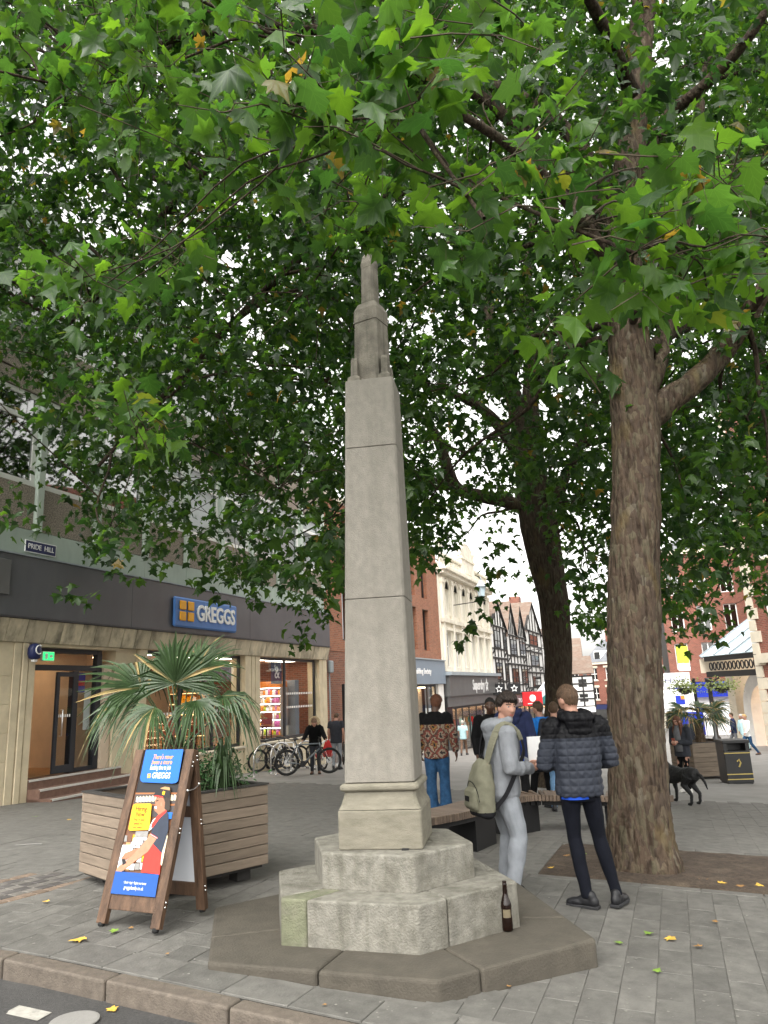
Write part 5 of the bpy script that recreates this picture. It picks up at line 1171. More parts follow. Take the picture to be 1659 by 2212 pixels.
# ------------------------------------------------------------------ curved slatted bench
BH = .46
bpts = [ghit(x, y, BH) for x, y in ((880,1772),(931,1767),(1026,1749),(1131,1720),(1201,1718),(1318,1720),(1400,1728))]
def catmull(P, n):
    o_ = []
    for i in range(len(P)-1):
        a, b, c, d = P[max(0,i-1)], P[i], P[i+1], P[min(len(P)-1,i+2)]
        for k in range(n):
            t = k/n; o_.append(.5*((2*b)+(c-a)*t+(2*a-5*b+4*c-d)*t*t+(3*b-a-3*c+d)*t**3))
    return o_+[P[-1]]
cv = catmull(bpts, 40); acc = [0]
for a, b in zip(cv, cv[1:]): acc.append(acc[-1]+(b-a).length)
BN_ = thing('curved_bench', 'long curved backless bench of dark timber slats on black bases', 'bench')
def cat(s):
    for i in range(len(acc)-1):
        if acc[i+1] >= s: t = (s-acc[i])/max(1e-6, acc[i+1]-acc[i]); return cv[i].lerp(cv[i+1], t), (cv[min(len(cv)-1,i+3)]-cv[max(0,i-2)]).normalized()
    return cv[-1], (cv[-1]-cv[-3]).normalized()
slat = MB().box(-.021,.021,0,.52,-.075,0).mesh('slat', 'bench_wood', bevel=.004, seg=1)
s = 0.0
while s < acc[-1]:
    p, t = cat(s); a = math.atan2(t.y, t.x); link('slat', slat, BN_, loc=(p.x,p.y,p.z+random.uniform(-.001,.001)), rot=(0,0,a)); s += .0475
for k in range(int(acc[-1]/1.25)+1):
    p, t = cat(.35+k*1.25); a = math.atan2(t.y, t.x); g = gz(p.x,p.y)-p.z
    if .35+k*1.25 > acc[-1]: break
    link('base', MB().box(-.32,.32,.08,.46,g-.02,-.08).mesh('base','bench_base'), BN_, loc=p, rot=(0,0,a))
sp_ = MB()
for k in range(len(cv)-1):
    if k % 6 == 0:
        a_, b_ = cv[k], cv[min(k+6, len(cv)-1)]; t = (b_-a_).normalized(); n_ = Vector((-t.y,t.x,0))
        sp_.bar(a_+n_*.10-Vector((0,0,.105)), b_+n_*.10-Vector((0,0,.105)), .05, .055); sp_.bar(a_+n_*.42-Vector((0,0,.105)), b_+n_*.42-Vector((0,0,.105)), .05, .055)
sp_.build('spine', 'bench_base', BN_)

# ------------------------------------------------------------------ litter bin
bp_ = ghit(1604, 1694); bg_ = gz(bp_.x, bp_.y+.25)
LB = thing('litter_bin', 'black square litter bin with thin gold bands and an open slot', 'litter bin', (bp_.x, bp_.y+.28, bg_), R(-6))
w_ = .31
mb = MB(); mb.box(-w_, w_, -w_, w_, .04, .80); mb.build('body', 'black_metal', LB, bevel=.012)
for x in (-1,1): MB().box(x*w_-(.09 if x > 0 else 0), x*w_+(0 if x > 0 else .09), -w_, w_, .801, .98).build('cheek', 'black_metal', LB)
MB().box(-w_+.001, w_-.001, .05, .07, .801, .98).build('baffle', 'black_metal', LB)
MB().box(-w_-.02, w_+.02, -w_-.02, w_+.02, .981, 1.06).build('lid', 'black_metal', LB, bevel=.015)
MB().box(-w_+.02, w_-.02, -w_+.02, w_-.02, -.02, .039).build('foot', 'black_metal', LB)
for z in (.12,.24,.74): MB().box(-w_-.003, w_+.003, -w_-.003, -w_+.0, z, z+.022).build('gold_band', 'gold_line', LB)
mb = MB(); mb.tube([(-.03,-w_-.004,.55),(.02,-w_-.004,.60),(.05,-w_-.004,.52),(0,-w_-.004,.42)], .018, 6); mb.build('emblem', 'gold_line', LB)
# hanging baskets on a post beside the palm
hp = at_y(1500, 1484, 27)
HB = thing('flower_basket_post', 'black post carrying two pale green flower baskets behind the distant palm', 'flower post', (hp.x, hp.y, gz(hp.x,hp.y)))
zb_ = hp.z-HB.location.z
mb = MB(); mb.tube([(0,0,0),(0,0,zb_+.3)], .06, 8); mb.tube([(-.55,0,zb_+.05),(1.1,0,zb_+.05)], .03, 6); mb.build('post', 'black_metal', HB)
for x in (-.35, .95):
    mb = MB()
    for k in range(420):
        q = Vector((x+random.gauss(0,.28), random.gauss(0,.25), zb_+random.gauss(.02,.13))); d1 = Vector((random.gauss(0,1),random.gauss(0,1),random.gauss(0,1))).normalized(); d2 = d1.orthogonal(); s_ = .045
        mb.add([q-d1*s_, q+d2*s_*.6, q+d1*s_, q-d2*s_*.6], [(0,1,2,3)])
    b_ = mb.build('flowers', 'basket_leaf', HB); mb = MB(); mb.lathe([(.05,zb_-.25),(.22,zb_-.15),(.28,zb_-.02)], 12, (x,0,0)); mb.build('bowl', 'black_metal', b_)

# ------------------------------------------------------------------ bicycles and stands
def bicycle(name, label, p, q=None, rz=0, fm='bike_black', R_=.345, lean=0.0, group=None, wb=1.06):
    B_k = thing(name, label, 'bicycle', p, rz, group); B_k.rotation_euler = (lean, 0, rz)
    wheel = []
    for x in (0, wb):
        wh = bpy.data.objects.new('wheel', None); col.objects.link(wh); wh.parent = B_k; wh.location = (x,0,R_)
        t_ = MB(); n = 28; m_ = 8; vs = [((R_-.025+.027*math.cos(b2))*math.cos(a2), .027*math.sin(b2), (R_-.025+.027*math.cos(b2))*math.sin(a2)) for a2 in np.linspace(0,2*math.pi,n,False) for b2 in np.linspace(0,2*math.pi,m_,False)]
        t_.add(vs, [(i*m_+j, ((i+1)%n)*m_+j, ((i+1)%n)*m_+(j+1)%m_, i*m_+(j+1)%m_) for i in range(n) for j in range(m_)]); t_.build('tyre', 'tyre', wh, smooth=True)
        t_ = MB(); vs = [((R_-.058+.012*math.cos(b2))*math.cos(a2), .013*math.sin(b2), (R_-.058+.012*math.cos(b2))*math.sin(a2)) for a2 in np.linspace(0,2*math.pi,n,False) for b2 in np.linspace(0,2*math.pi,6,False)]
        t_.add(vs, [(i*6+j, ((i+1)%n)*6+j, ((i+1)%n)*6+(j+1)%6, i*6+(j+1)%6) for i in range(n) for j in range(6)]); t_.build('rim', 'bike_black', wh, smooth=True)
        t_ = MB()
        for k in range(16): a2 = 2*math.pi*k/16; t_.bar((0,(-.03 if k % 2 else .03),0),((R_-.06)*math.cos(a2),0,(R_-.06)*math.sin(a2)),.004,.004,(0,1,0))
        t_.tube([(0,-.05,0),(0,.05,0)], .022, 8); t_.build('spokes', 'chrome', wh)
        t_ = MB(); t_.lathe([(.08,-.002),(.08,.002)], 14) if False else t_.tube([(0,.035,0),(0,.039,0)], .08, 14); t_.build('disc', 'steel', wh)
    bb = (.44,0,.29); st_ = (.27,0,.80); hd = (.90,0,.83); hd2 = (.935,0,.70); rear = (0,0,R_)
    f_ = MB(); f_.tube([bb, st_], .018, 8); f_.tube([st_, (hd[0],0,hd[2]-.02)], .019, 8); f_.tube([bb, hd2], .024, 8); f_.tube([hd, hd2], .022, 8)
    for s_ in (-.05,.05): f_.tube([(bb[0],s_*.5,bb[2]), (0,s_,R_)], .011, 6); f_.tube([(st_[0],s_*.4,st_[2]-.06), (0,s_,R_)], .010, 6)
    f_.build('frame', fm, B_k, smooth=True)
    f_ = MB()
    for s_ in (-.055,.055): f_.tube([(hd2[0],s_,hd2[2]-.02), (wb,s_,R_)], [.018,.014], 8)
    f_.bar((hd2[0],-.06,hd2[2]-.01),(hd2[0],.06,hd2[2]-.01),.05,.04); f_.build('fork', 'bike_black', B_k, smooth=True)
    f_ = MB(); f_.tube([hd, (.88,0,.93)], .016, 8); f_.tube([(.88,0,.93),(.95,0,.96)], .016, 8); f_.tube([(.90,-.34,.97),(.95,-.1,.96),(.95,.1,.96),(.90,.34,.97)], .014, 8); f_.build('handlebar', 'bike_black', B_k, smooth=True)
    f_ = MB(); f_.tube([st_, (.235,0,.93)], .014, 8); f_.loft([((.20,0,.93),.02,.02,0),((.20,0,.935),.12,.07,0),((.22,0,.96),.13,.06,0),((.22,0,.965),.06,.03,0)], 14); f_.build('saddle', 'bike_black', B_k, smooth=True)
    f_ = MB(); f_.tube([(bb[0],-.06,bb[2]),(bb[0],.06,bb[2])], .025, 8); f_.tube([(bb[0],.06,bb[2]),(bb[0]+.12,.07,bb[2]-.12)], .010, 6); f_.tube([(bb[0],-.06,bb[2]),(bb[0]-.12,-.07,bb[2]+.12)], .010, 6); f_.box(bb[0]+.08,bb[0]+.17,.07,.15,bb[2]-.13,bb[2]-.11); f_.box(bb[0]-.17,bb[0]-.08,-.15,-.07,bb[2]+.11,bb[2]+.13); f_.tube([(bb[0],-.045,bb[2]),(bb[0],-.040,bb[2])], .085, 16); f_.build('crankset', 'bike_black', B_k)
    return B_k
w1, w2 = ghit(620, 1676), ghit(712, 1674)
WB = bicycle('mountain_bicycle', 'grey mountain bike wheeled by the person in the fur-trimmed hood', w1, rz=math.atan2((w2-w1).y, (w2-w1).x), fm='bike_grey', wb=min(1.2,(w2-w1).length))
gp = 'bicycles parked in the rack'
for i, (px, py, rz, fm, lab) in enumerate(((520,1668,R(38),'bike_black','black bicycle parked nearest the planter palm leaves'), (556,1668,R(35),'bike_black','black bicycle locked against the first white bike stand'), (592,1664,R(42),'bike_white','white-framed bicycle in the middle of the rack'), (640,1662,R(128),'bike_white','white bicycle standing behind the wheeled grey mountain bike'), (700,1662,R(118),'bike_red','red bicycle parked beside the person in the fur-trimmed hood'), (742,1652,R(95),'bike_black','black bicycle half hidden by the stone obelisk'))):
    p = ghit(px, py); bicycle('parked_bicycle', lab, p, rz=rz, fm=fm, lean=R(6 if i % 2 else -5), group=gp)
hoop = None
for i, (px, py) in enumerate(((548,1680),(585,1671),(640,1664),(690,1660))):
    p = ghit(px, py); h_ = thing('bicycle_stand', 'silver tubular hoop stand among the parked bicycles', 'bicycle stand', p, R(40), 'silver hoop stands between the bicycles')
    mb = MB(); mb.tube([(0,0,-.05),(0,0,.5)]+[(.35-.35*math.cos(t), 0, .5+.35*math.sin(t)) for t in np.linspace(.2,math.pi-.2,10)]+[(.70,0,.5),(.70,0,-.05)], .026, 8); mb.build('hoop', 'chrome', h_, smooth=True)
    for x in (0,.7): mb = MB(); mb.lathe([(.06,0),(.06,.01)], 12, (x,0,0)); mb.build('foot_plate', 'chrome', h_)
# ================================================================== people
for nm, c, rg in (('skin_light',(.40,.215,.155),.5),('skin_tan',(.45,.25,.17),.5),('skin_dark',(.075,.038,.024),.45),('skin_brown',(.17,.085,.05),.45)): mat(nm, c, rg, .08, 30)
mat('lip', (.42,.15,.12), .45, .1, 30); mat('lip_dark', (.10,.04,.035), .45, .1, 30); mat('brow', (.06,.035,.022), .8, .2, 60)
mat('eye_white', (.36,.34,.33), .25, .03, 9); mat('eye_iris', (.03,.035,.04), .2, .05, 9)
mat('hair_dark', (.020,.012,.008), .55, .6, 60, .6, 180, stretch=(1,1,.25)); mat('hair_brown', (.075,.042,.022), .6, .5, 60, .6, 180, stretch=(1,1,.25)); mat('hair_auburn', (.10,.035,.015), .6, .5, 60, .6, 180); mat('hair_black', (.008,.007,.006), .7, .4, 60, .5, 180); mat('hair_grey', (.45,.43,.40), .7, .3, 60); mat('hair_blond', (.42,.28,.12), .6, .3, 60)
def cloth(nm, c, rough=.9, var=.12, sheen=.0, bump=.25, sc=220): mat(nm, c, rough, var, 14, bump, sc, sheen=0.0, spec=.15)
cloth('grey_fleece', (.215,.225,.245), var=.10); cloth('grey_jogger', (.235,.25,.275), var=.10); cloth('puffer_grey', (.030,.034,.046), .55, .15, .1, .1); cloth('puffer_black', (.0045,.0045,.006), .55, .2, .1, .1)
cloth('navy_jean', (.0055,.0065,.011), .9, .2); cloth('black_cloth', (.005,.005,.0055), .9, .2); cloth('navy_cloth', (.016,.022,.060), .8, .15); cloth('blue_jean', (.02,.058,.125), .9, .3); cloth('pale_jean', (.12,.22,.36), .9, .3)
cloth('blue_tee', (.02,.17,.55), .9, .1); cloth('cyan_cloth', (.42,.62,.66), .9, .1); cloth('cream_cloth', (.60,.54,.44), .9, .1); cloth('brown_cloth', (.16,.10,.07), .9, .2); cloth('white_cloth', (.72,.72,.70), .9, .08); cloth('red_cloth', (.40,.03,.03), .9, .1); cloth('grey_cloth', (.12,.12,.13), .9, .2); cloth('charcoal', (.03,.032,.04), .9, .2); cloth('royal_blue', (.02,.08,.5), .8, .1)
cloth('olive_canvas', (.17,.165,.12), .85, .12); cloth('black_webbing', (.012,.012,.014), .8, .1); mat('fur_trim', (.50,.38,.24), .95, .4, 60, .9, 120)
mat('shoe_black', (.010,.010,.012), .5, .2, 20); mat('shoe_sole', (.02,.02,.022), .7, .2, 20); mat('shoe_white', (.65,.63,.60), .6, .1, 20); mat('shoe_brown', (.10,.05,.03), .6, .2, 20)
# woven pattern jacket: bands of diamonds in red, cream, gold and black
def pattern_mat():
    m = bpy.data.materials.new('woven_pattern'); m.use_nodes = True; n = m.node_tree.nodes; L = m.node_tree.links; b = n['Principled BSDF']; b.inputs['Roughness'].default_value = .95
    tc = n.new('ShaderNodeTexCoord'); sx = n.new('ShaderNodeSeparateXYZ'); L.new(tc.outputs['Object'], sx.inputs[0])
    def mth(op, a, b_=None):
        q = n.new('ShaderNodeMath'); q.operation = op
        for i, v in enumerate((a, b_)):
            if v is None: continue
            if isinstance(v, (int, float)): q.inputs[i].default_value = v
            else: L.new(v, q.inputs[i])
        return q.outputs[0]
    xs_ = mth('PINGPONG', sx.outputs[0], .11); zs_ = mth('PINGPONG', sx.outputs[2], .13)
    dsum = mth('ADD', mth('MULTIPLY', xs_, 1.2), zs_)
    nz = n.new('ShaderNodeTexNoise'); nz.inputs['Scale'].default_value = 26; L.new(tc.outputs['Object'], nz.inputs['Vector'])
    dsum = mth('ADD', dsum, mth('MULTIPLY', mth('SUBTRACT', nz.outputs[0], .5), .16))
    rp = n.new('ShaderNodeValToRGB'); rp.color_ramp.interpolation = 'CONSTANT'; e = rp.color_ramp.elements
    e[0].position = 0; e[0].color = (.012,.008,.007,1); e[1].position = .12; e[1].color = (.20,.11,.03,1)
    for p, c in ((.22,(.10,.018,.013,1)),(.34,(.20,.16,.115,1)),(.48,(.05,.026,.018,1)),(.60,(.13,.024,.016,1)),(.74,(.19,.15,.11,1)),(.86,(.015,.010,.009,1))): q = e.new(p); q.color = c
    L.new(mth('MULTIPLY', dsum, 3.9), rp.inputs[0]); L.new(rp.outputs[0], b.inputs['Base Color']); M['woven_pattern'] = m
pattern_mat()

def remesh(mb, vox, it=3, fac=.5):
    me = bpy.data.meshes.new('tmp'); me.from_pydata(mb.v, [], mb.f); me.update()
    ob = bpy.data.objects.new('tmp', me); col.objects.link(ob)
    r_ = ob.modifiers.new('r', 'REMESH'); r_.mode = 'VOXEL'; r_.voxel_size = vox; r_.adaptivity = 0
    if it: s_ = ob.modifiers.new('s', 'SMOOTH'); s_.factor = fac; s_.iterations = it
    dg = bpy.context.evaluated_depsgraph_get(); dg.update()
    out_ = bpy.data.meshes.new_from_object(ob.evaluated_get(dg)); bpy.data.objects.remove(ob); bpy.data.meshes.remove(me)
    out_.polygons.foreach_set('use_smooth', [True]*len(out_.polygons)); return out_
def displace(me, fn):
    n = len(me.vertices); co = np.empty(n*3); me.vertices.foreach_get('co', co); co = co.reshape(-1,3)
    no = np.empty(n*3, dtype=np.float32); me.vertex_normals.foreach_get('vector', no); no = no.reshape(-1,3)
    d = fn(co); co2 = co+no*d[:,None]; me.vertices.foreach_set('co', co2.ravel()); me.update()
def nfield(co, sc, seed=0.0): return np.array([mnoise.noise(Vector((c[0]*sc[0]+seed, c[1]*sc[1]-seed, c[2]*sc[2]+seed))) for c in co])
def folds(me, amp, sc=(16,16,7), seed=0.0): displace(me, lambda co: amp*(nfield(co, sc, seed)+.5*nfield(co, tuple(s*2.1 for s in sc), seed+9)))

def head_pts(s, n=44, m=34, hair=None):
    """head surface in head space: x right, y forward, z up; hair=(fn) adds thickness"""
    vs = []
    for i in range(1, m):
        th = math.pi*i/m
        for j in range(n):
            ph = 2*math.pi*j/n; dx, dy, dz = math.sin(th)*math.cos(ph), math.sin(th)*math.sin(ph), math.cos(th)
            x, y, z = .076*dx, .098*dy, .120*dz
            if z < 0:
                t = -z/.120; x *= 1-.26*t**1.2; y *= (1-.06*t) if dy > 0 else (1-.30*t)
                if dy > 0: y += .010*t
            else: x *= 1+.03*math.sin(math.pi*z/.12)
            if dy > 0 and hair is None:
                g = lambda cx, cz, sx_, sz_: math.exp(-((x-cx)/sx_)**2-((z-cz)/sz_)**2)
                if dy > .15:
                    f_ = dy
                    nz_ = max(0, min(1, (.024-z)/.062)) if z > -.038 else max(0, 1-(-.038-z)/.010)
                    y += f_*(.026*nz_*math.exp(-(x/(.0095+.006*nz_))**2) + .005*math.exp(-((z-.030)/.010)**2)*math.exp(-(x/.05)**4)
                        - .011*(g(.031,.010,.016,.011)+g(-.031,.010,.016,.011)) + .005*g(0,-.064,.022,.009) - .003*g(0,-.0635,.022,.0022) - .004*g(0,-.082,.02,.008) + .008*g(0,-.104,.022,.014)
                        + .004*(g(.045,-.020,.018,.016)+g(-.045,-.020,.018,.016)))
            v = Vector((x, y, z))
            if hair: v = v+Vector((dx, dy, dz)).normalized()*hair(dx, dy, dz, v)
            vs.append(v*s)
    vs += [Vector((0,0,.120))*s+Vector((0,0,(hair(0,0,1,Vector((0,0,.12))) if hair else 0)))*s, Vector((0,.006,-.120))*s]
    T = len(vs)-2; fs = []
    for i in range(m-2):
        for j in range(n): fs.append((i*n+j, (i+1)*n+j, (i+1)*n+(j+1)%n, i*n+(j+1)%n))
    fs += [(T, j, (j+1)%n) for j in range(n)]+[(T+1, (m-2)*n+(j+1)%n, (m-2)*n+j) for j in range(n)]
    return vs, fs
def V(*a): return Vector(a)
def person(label, loc, face, H=1.75, pose=None, top='black_cloth', bottom='navy_jean', shoe='shoe_black', skin='skin_light', hair='hair_dark', hstyle='short', vox=.014, bulk=1.0, hem=.80, sleeve=1.0,
           leg=1.0, flare=0.0, amp=.004, group=None, shoes=True, hood=None, top_name='jacket', bottom_name='trousers', fringe=0.0, long_hair=False, seed=0, yoke=None, quilt=False, cap=None, cat='person', beard=None):
    k = H/1.75; P = thing('person', label, cat, loc, face-math.pi/2, group)
    J = dict(hip=(0,0,.93), chest=(0,.0,1.25), neck=(0,-.01,1.46), head=(0,.03,1.625), yaw=0, pitch=0, roll=0, knL=(-.10,.03,.50), knR=(.10,.03,.50), anL=(-.105,-.01,.085), anR=(.105,-.01,.085), toL=8, toR=-8,
             shL=(-.185,0,1.415), shR=(.185,0,1.415), elL=(-.25,-.03,1.14), elR=(.25,-.03,1.14), wrL=(-.255,.05,.89), wrR=(.255,.05,.89), hdL=None, hdR=None, curl=.6)
    J.update(pose or {})
    J = {q: (V(*v)*k if isinstance(v, tuple) else v) for q, v in J.items()}
    hip, ch, nk, hd = J['hip'], J['chest'], J['neck'], J['head']
    tw = math.atan2((J['shR']-J['shL']).y, (J['shR']-J['shL']).x)
    def spine(z):
        zs_ = [hip.z-.2*k, hip.z, ch.z, nk.z, nk.z+.06*k]; ps = [hip, hip, ch, nk, nk]
        for i in range(4):
            if z <= zs_[i+1]: t = (z-zs_[i])/(zs_[i+1]-zs_[i]) if zs_[i+1] > zs_[i] else 0; q = ps[i].lerp(ps[i+1], max(0,t)); return q
        return nk
    def ring(z, rx, ry, e=1.0, dy=0): q = spine(z*k); return ((q.x, q.y+dy*k, z*k), rx*k, ry*k, tw*max(0,min(1,(z-.95)/.4)), e)
    Rm = Euler((R(J['pitch']), R(J['roll']), R(J['yaw'])), 'XYZ').to_matrix()
    # ---- body, one surface
    mb = MB()
    mb.loft([ring(.86,.13,.095), ring(1.0,.13,.09), ring(1.25,.15,.10), ring(1.38,.155,.085), ring(1.44,.10,.06), ring(1.475,.05,.05)], 18)
    mb.tube([nk-V(0,0,.06)*k, nk.lerp(hd,.5), hd-V(0,.005,.02)*k], [.062*k,.056*k,.055*k], 14)
    vs, fs = head_pts(k, 44 if vox < .01 else 26, 34 if vox < .01 else 20); mb.add([hd+Rm@v for v in vs], fs)
    for s_ in (-1,1): mb.ell(hd+Rm@(V(s_*.077,-.008,-.008)*k), (.010*k,.024*k,.032*k), 10, 8, Rm @ Euler((.15,0,s_*-.35)).to_matrix())
    for s_ in 'LR':
        sg = -1 if s_ == 'L' else 1
        sh, el, wr = J['sh'+s_], J['el'+s_], J['wr'+s_]
        mb.tube([sh, sh.lerp(el,.5), el, el.lerp(wr,.45), wr], [.050*k,.044*k,.038*k,.036*k,.025*k], 12); mb.ell(sh, (.05*k,)*3, 10, 8)
        # hand
        fd = (J['hd'+s_] or (wr-el)).normalized(); side_ = J.get('pm'+s_); pn = V(-sg,0,0) if side_ is None else side_.normalized()      # palm normal
        pn = (pn-fd*pn.dot(fd)); pn = pn.normalized() if pn.length > .1 else fd.orthogonal().normalized(); ac = fd.cross(pn)*(1 if True else 1)
        if ac.y < 0 and side_ is None: ac = -ac
        rot = Matrix((ac, pn, fd)).transposed(); pc_ = wr+fd*.045*k
        mb.ell(pc_, (.040*k,.018*k,.052*k), 12, 8, rot); mb.tube([wr-fd*.01*k, pc_], [.025*k,.026*k], 10)
        cu = J['curl']
        for i, (o_, L_) in enumerate(((.029,.072),(.010,.080),(-.010,.076),(-.027,.060))):
            b0 = pc_+ac*o_*k+fd*.042*k; d1 = (fd*math.cos(cu*.6)+pn*math.sin(cu*.6)); d2 = (fd*math.cos(cu*1.5)+pn*math.sin(cu*1.5)); b1 = b0+d1*L_*.5*k; b2 = b1+d2*L_*.5*k
            mb.tube([b0-fd*.01*k, b0, b1, b2], [.0095*k,.0095*k,.0085*k,.007*k], 7)
        t0 = pc_+ac*.034*k-fd*.015*k; t1 = t0+(ac*.75+fd*.6+pn*.3).normalized()*.034*k; t2 = t1+(fd*.85+pn*.45+ac*.1).normalized()*.032*k; mb.tube([pc_-fd*.02*k+ac*.01*k, t0, t1, t2], [.014*k,.013*k,.011*k,.008*k], 7)
        hj = hip+V(sg*.088,0,-.02)*k; kn, an = J['kn'+s_], J['an'+s_]
        mb.tube([hj, hj.lerp(kn,.5), kn, kn.lerp(an,.35), an, an-V(0,0,.03)*k], [.078*k,.068*k,.050*k,.050*k,.034*k,.034*k], 12)
        ta = R(J['to'+s_]); tv = V(-math.sin(ta), math.cos(ta), 0); mb.ell(an+tv*.05*k-V(0,0,.04)*k, (.036*k,.11*k,.03*k), 10, 8, Matrix.Rotation(ta,3,'Z'))
    me = remesh(mb, vox, 2, .35 if vox < .01 else .3); me.name = 'body'; me.materials.append(M[skin]); me.materials.append(M['lip_dark' if 'dark' in skin or 'brown' in skin else 'lip']); me.materials.append(M['brow']); 
    if beard: me.materials.append(M[beard])
    Ri = Rm.transposed(); idx = [0]*len(me.polygons)
    if vox < .016:
        for p in me.polygons:
            q = Ri@(p.center-hd)/k
            if abs(q.z) < .13 and q.y > .05:
                if abs(q.x) < .024 and abs(q.z+.064) < .0085 and q.y > .08: idx[p.index] = 1
                elif .012 < abs(q.x) < .052 and abs(q.z-.033+abs(abs(q.x)-.03)*.15) < .0055: idx[p.index] = 2
            if beard and q.z < -.03 and q.z > -.13 and q.y > .0 and not (abs(q.x) < .022 and abs(q.z+.064) < .01): idx[p.index] = 3
        me.polygons.foreach_set('material_index', idx)
    body = link('body', me, P)
    if vox < .016:
        for s_ in (-1,1):
            e_ = MB(); c = hd+Rm@(V(s_*.031,.0795,.010)*k); e_.ell(c, (.0135*k,.0085*k,.0056*k), 14, 10, Rm); e_.ell(c+Rm@(V(0,.0062,0)*k), (.0062*k,.003*k,.0062*k), 10, 6, Rm, 1); e_.build('eye', ['eye_white','eye_iris'], P, smooth=True)
    # ---- hair
    rs = random.Random(seed)
    if cap:
        def hf(dx, dy, dz, v): return .016*max(0,min(1,(v.z-.035)/.012))-.012*(v.z < .035)
        vs, fs = head_pts(k, 40, 30, hf); h_ = MB(); h_.add([hd+Rm@v for v in vs], fs); h_.build('hat', cap, P, smooth=True)
    if hstyle:
        T_ = {'short': .012, 'crop': .007, 'thick': .022, 'afro': .022}[hstyle]
        def hf(dx, dy, dz, v):
            a = math.atan2(abs(dx), dy)             # 0 front .. pi back
            zl = np.interp(a, [0,.5,.95,1.25,1.5,1.75,2.2,3.14], [.062-fringe*.020,.060-fringe*.016,.046,.012,-.006,-.030,-.068,-.075])
            zl = zl+(.012*mnoise.noise(Vector((dx*34+seed, 1.0, 3.0))) if fringe and dy > .3 else 0)+.010*mnoise.noise(Vector((dx*16+seed, dy*16, 2.0)))+.007*mnoise.noise(Vector((dx*42+seed, dy*42, 5.0))); t = max(0, min(1, (v.z-zl)/.012)); nn = mnoise.noise(Vector((dx*12+seed, dy*12, dz*5)))+.7*mnoise.noise(Vector((dx*30, dy*30+seed, dz*7)))+.6*mnoise.noise(Vector((dx*60, dy*60+seed, dz*12)))
            if fringe: nn = 1.1*mnoise.noise(Vector((dx*22+seed, dy*4, dz*3)))+.7*mnoise.noise(Vector((dx*48, dy*7+seed, dz*5)))
            w_ = 1.0+(.5*fringe if dy > 0 and dz > .2 else 0)
            side_ = np.interp(v.z, [-.08,-.01,.05], [.15,.25,1.0]) if hstyle != 'afro' else 1
            return t*(T_*w_*side_+nn*T_*.42*min(1,side_+.2))-.007*(1-t)
        vs, fs = head_pts(k, 110 if vox < .01 else 30, 70 if vox < .01 else 24, hf); h_ = MB(); h_.add([hd+Rm@v for v in vs], fs); h_.build('hair', hair, P, smooth=True)
    if long_hair:
        h_ = MB(); h_.loft([((hd.x,hd.y-.05*k,hd.z-.36*k),.03*k,.02*k,0),((hd.x,hd.y-.055*k,hd.z-.30*k),.10*k,.045*k,0),((hd.x,hd.y-.05*k,hd.z-.12*k),.105*k,.06*k,0),((hd.x,hd.y-.03*k,hd.z+.02*k),.088*k,.085*k,0),((hd.x,hd.y-.02*k,hd.z+.09*k),.06*k,.07*k,0)], 16); h_.build('long_hair', hair, P, smooth=True)
        for s_ in (-1,1): h_ = MB(); h_.tube([hd+Rm@(V(s_*.062,.05,.05)*k), hd+Rm@(V(s_*.085,.045,-.06)*k), hd+V(s_*.09,.06,-.22)*k, hd+V(s_*.08,.07,-.34)*k], [.02*k,.03*k,.03*k,.012*k], 8); h_.build('long_hair', hair, P, smooth=True)
    # ---- top
    b = bulk; mb = MB(); z0 = hem
    mb.loft([ring(z0,.168*b,.125*b,.9), ring(z0+.03,.178*b,.135*b,.9), ring(1.0,.170*b,.130*b,.9), ring(1.18,.180*b,.138*b,.9), ring(1.32,.190*b,.135*b,.95), ring(1.40,.180*b,.112*b), ring(1.455,.115*b,.082*b), ring(1.49,.074,.072,1,.01)], 26)
    for s_ in 'LR':
        sh, el, wr = J['sh'+s_], J['el'+s_], J['wr'+s_]
        if sleeve >= .99: mb.tube([sh, sh.lerp(el,.35), el.lerp(sh,.12), el, el.lerp(wr,.15), el.lerp(wr,.6), el.lerp(wr,.93), el.lerp(wr,.985)], [.078*k*b,.074*k*b,.066*k*b,.064*k*b,.062*k*b,.056*k*b,.046*k*b,.037*k], 14)
        else: mb.tube([sh, sh.lerp(el,sleeve*.6), sh.lerp(el,sleeve)], [.072*k*b,.066*k*b,.064*k*b], 14)
        mb.ell(sh, (.074*k*b,.072*k*b,.066*k*b), 12, 8)
    me = remesh(mb, vox if vox > .01 else max(.006, vox), 4, .5)
    if quilt:
        sp_z, sp_x = .058*k, .068*k
        shL, shR = np.array(J['shL']), np.array(J['shR'])
        arms = []
        for s_ in 'LR': arms.append((np.array(J['sh'+s_]), np.array(J['el'+s_]), np.array(J['wr'+s_])))
        def qd(co):
            z = co[:,2].copy(); x = co[:,0].copy(); xr = np.abs(x)
            out_ = np.zeros(len(co)); cz = np.abs(((z/sp_z)+.5) % 1-.5)*sp_z; cx = np.abs(((x/sp_x)+.5) % 1-.5)*sp_x
            # on the sleeves the long seams run along the arm
            for sh, el, wr in arms:
                pass
            arm = (xr > .205*k*b)
            cx = np.where(arm, np.abs((((co[:,1]+co[:,0]*.3)/sp_x)+.5) % 1-.5)*sp_x, cx)
            puff = np.minimum(np.clip(cz/(sp_z*.5),0,1)**.6, np.clip(cx/(sp_x*.5),0,1)**.6)
            return .0115*k*(puff-.62)+.0025*nfield(co, (30,30,30), 3.0)
        displace(me, qd)
    folds(me, amp*k, (11,11,7) if vox < .01 else (15,15,6), seed+1.7)
    me.name = top_name; me.materials.append(M[top])
    if yoke:
        me.materials.append(M[yoke]); idx = [1 if (p.center.z > 1.30*k) else 0 for p in me.polygons]; me.polygons.foreach_set('material_index', idx)
    tp = link(top_name, me, P)
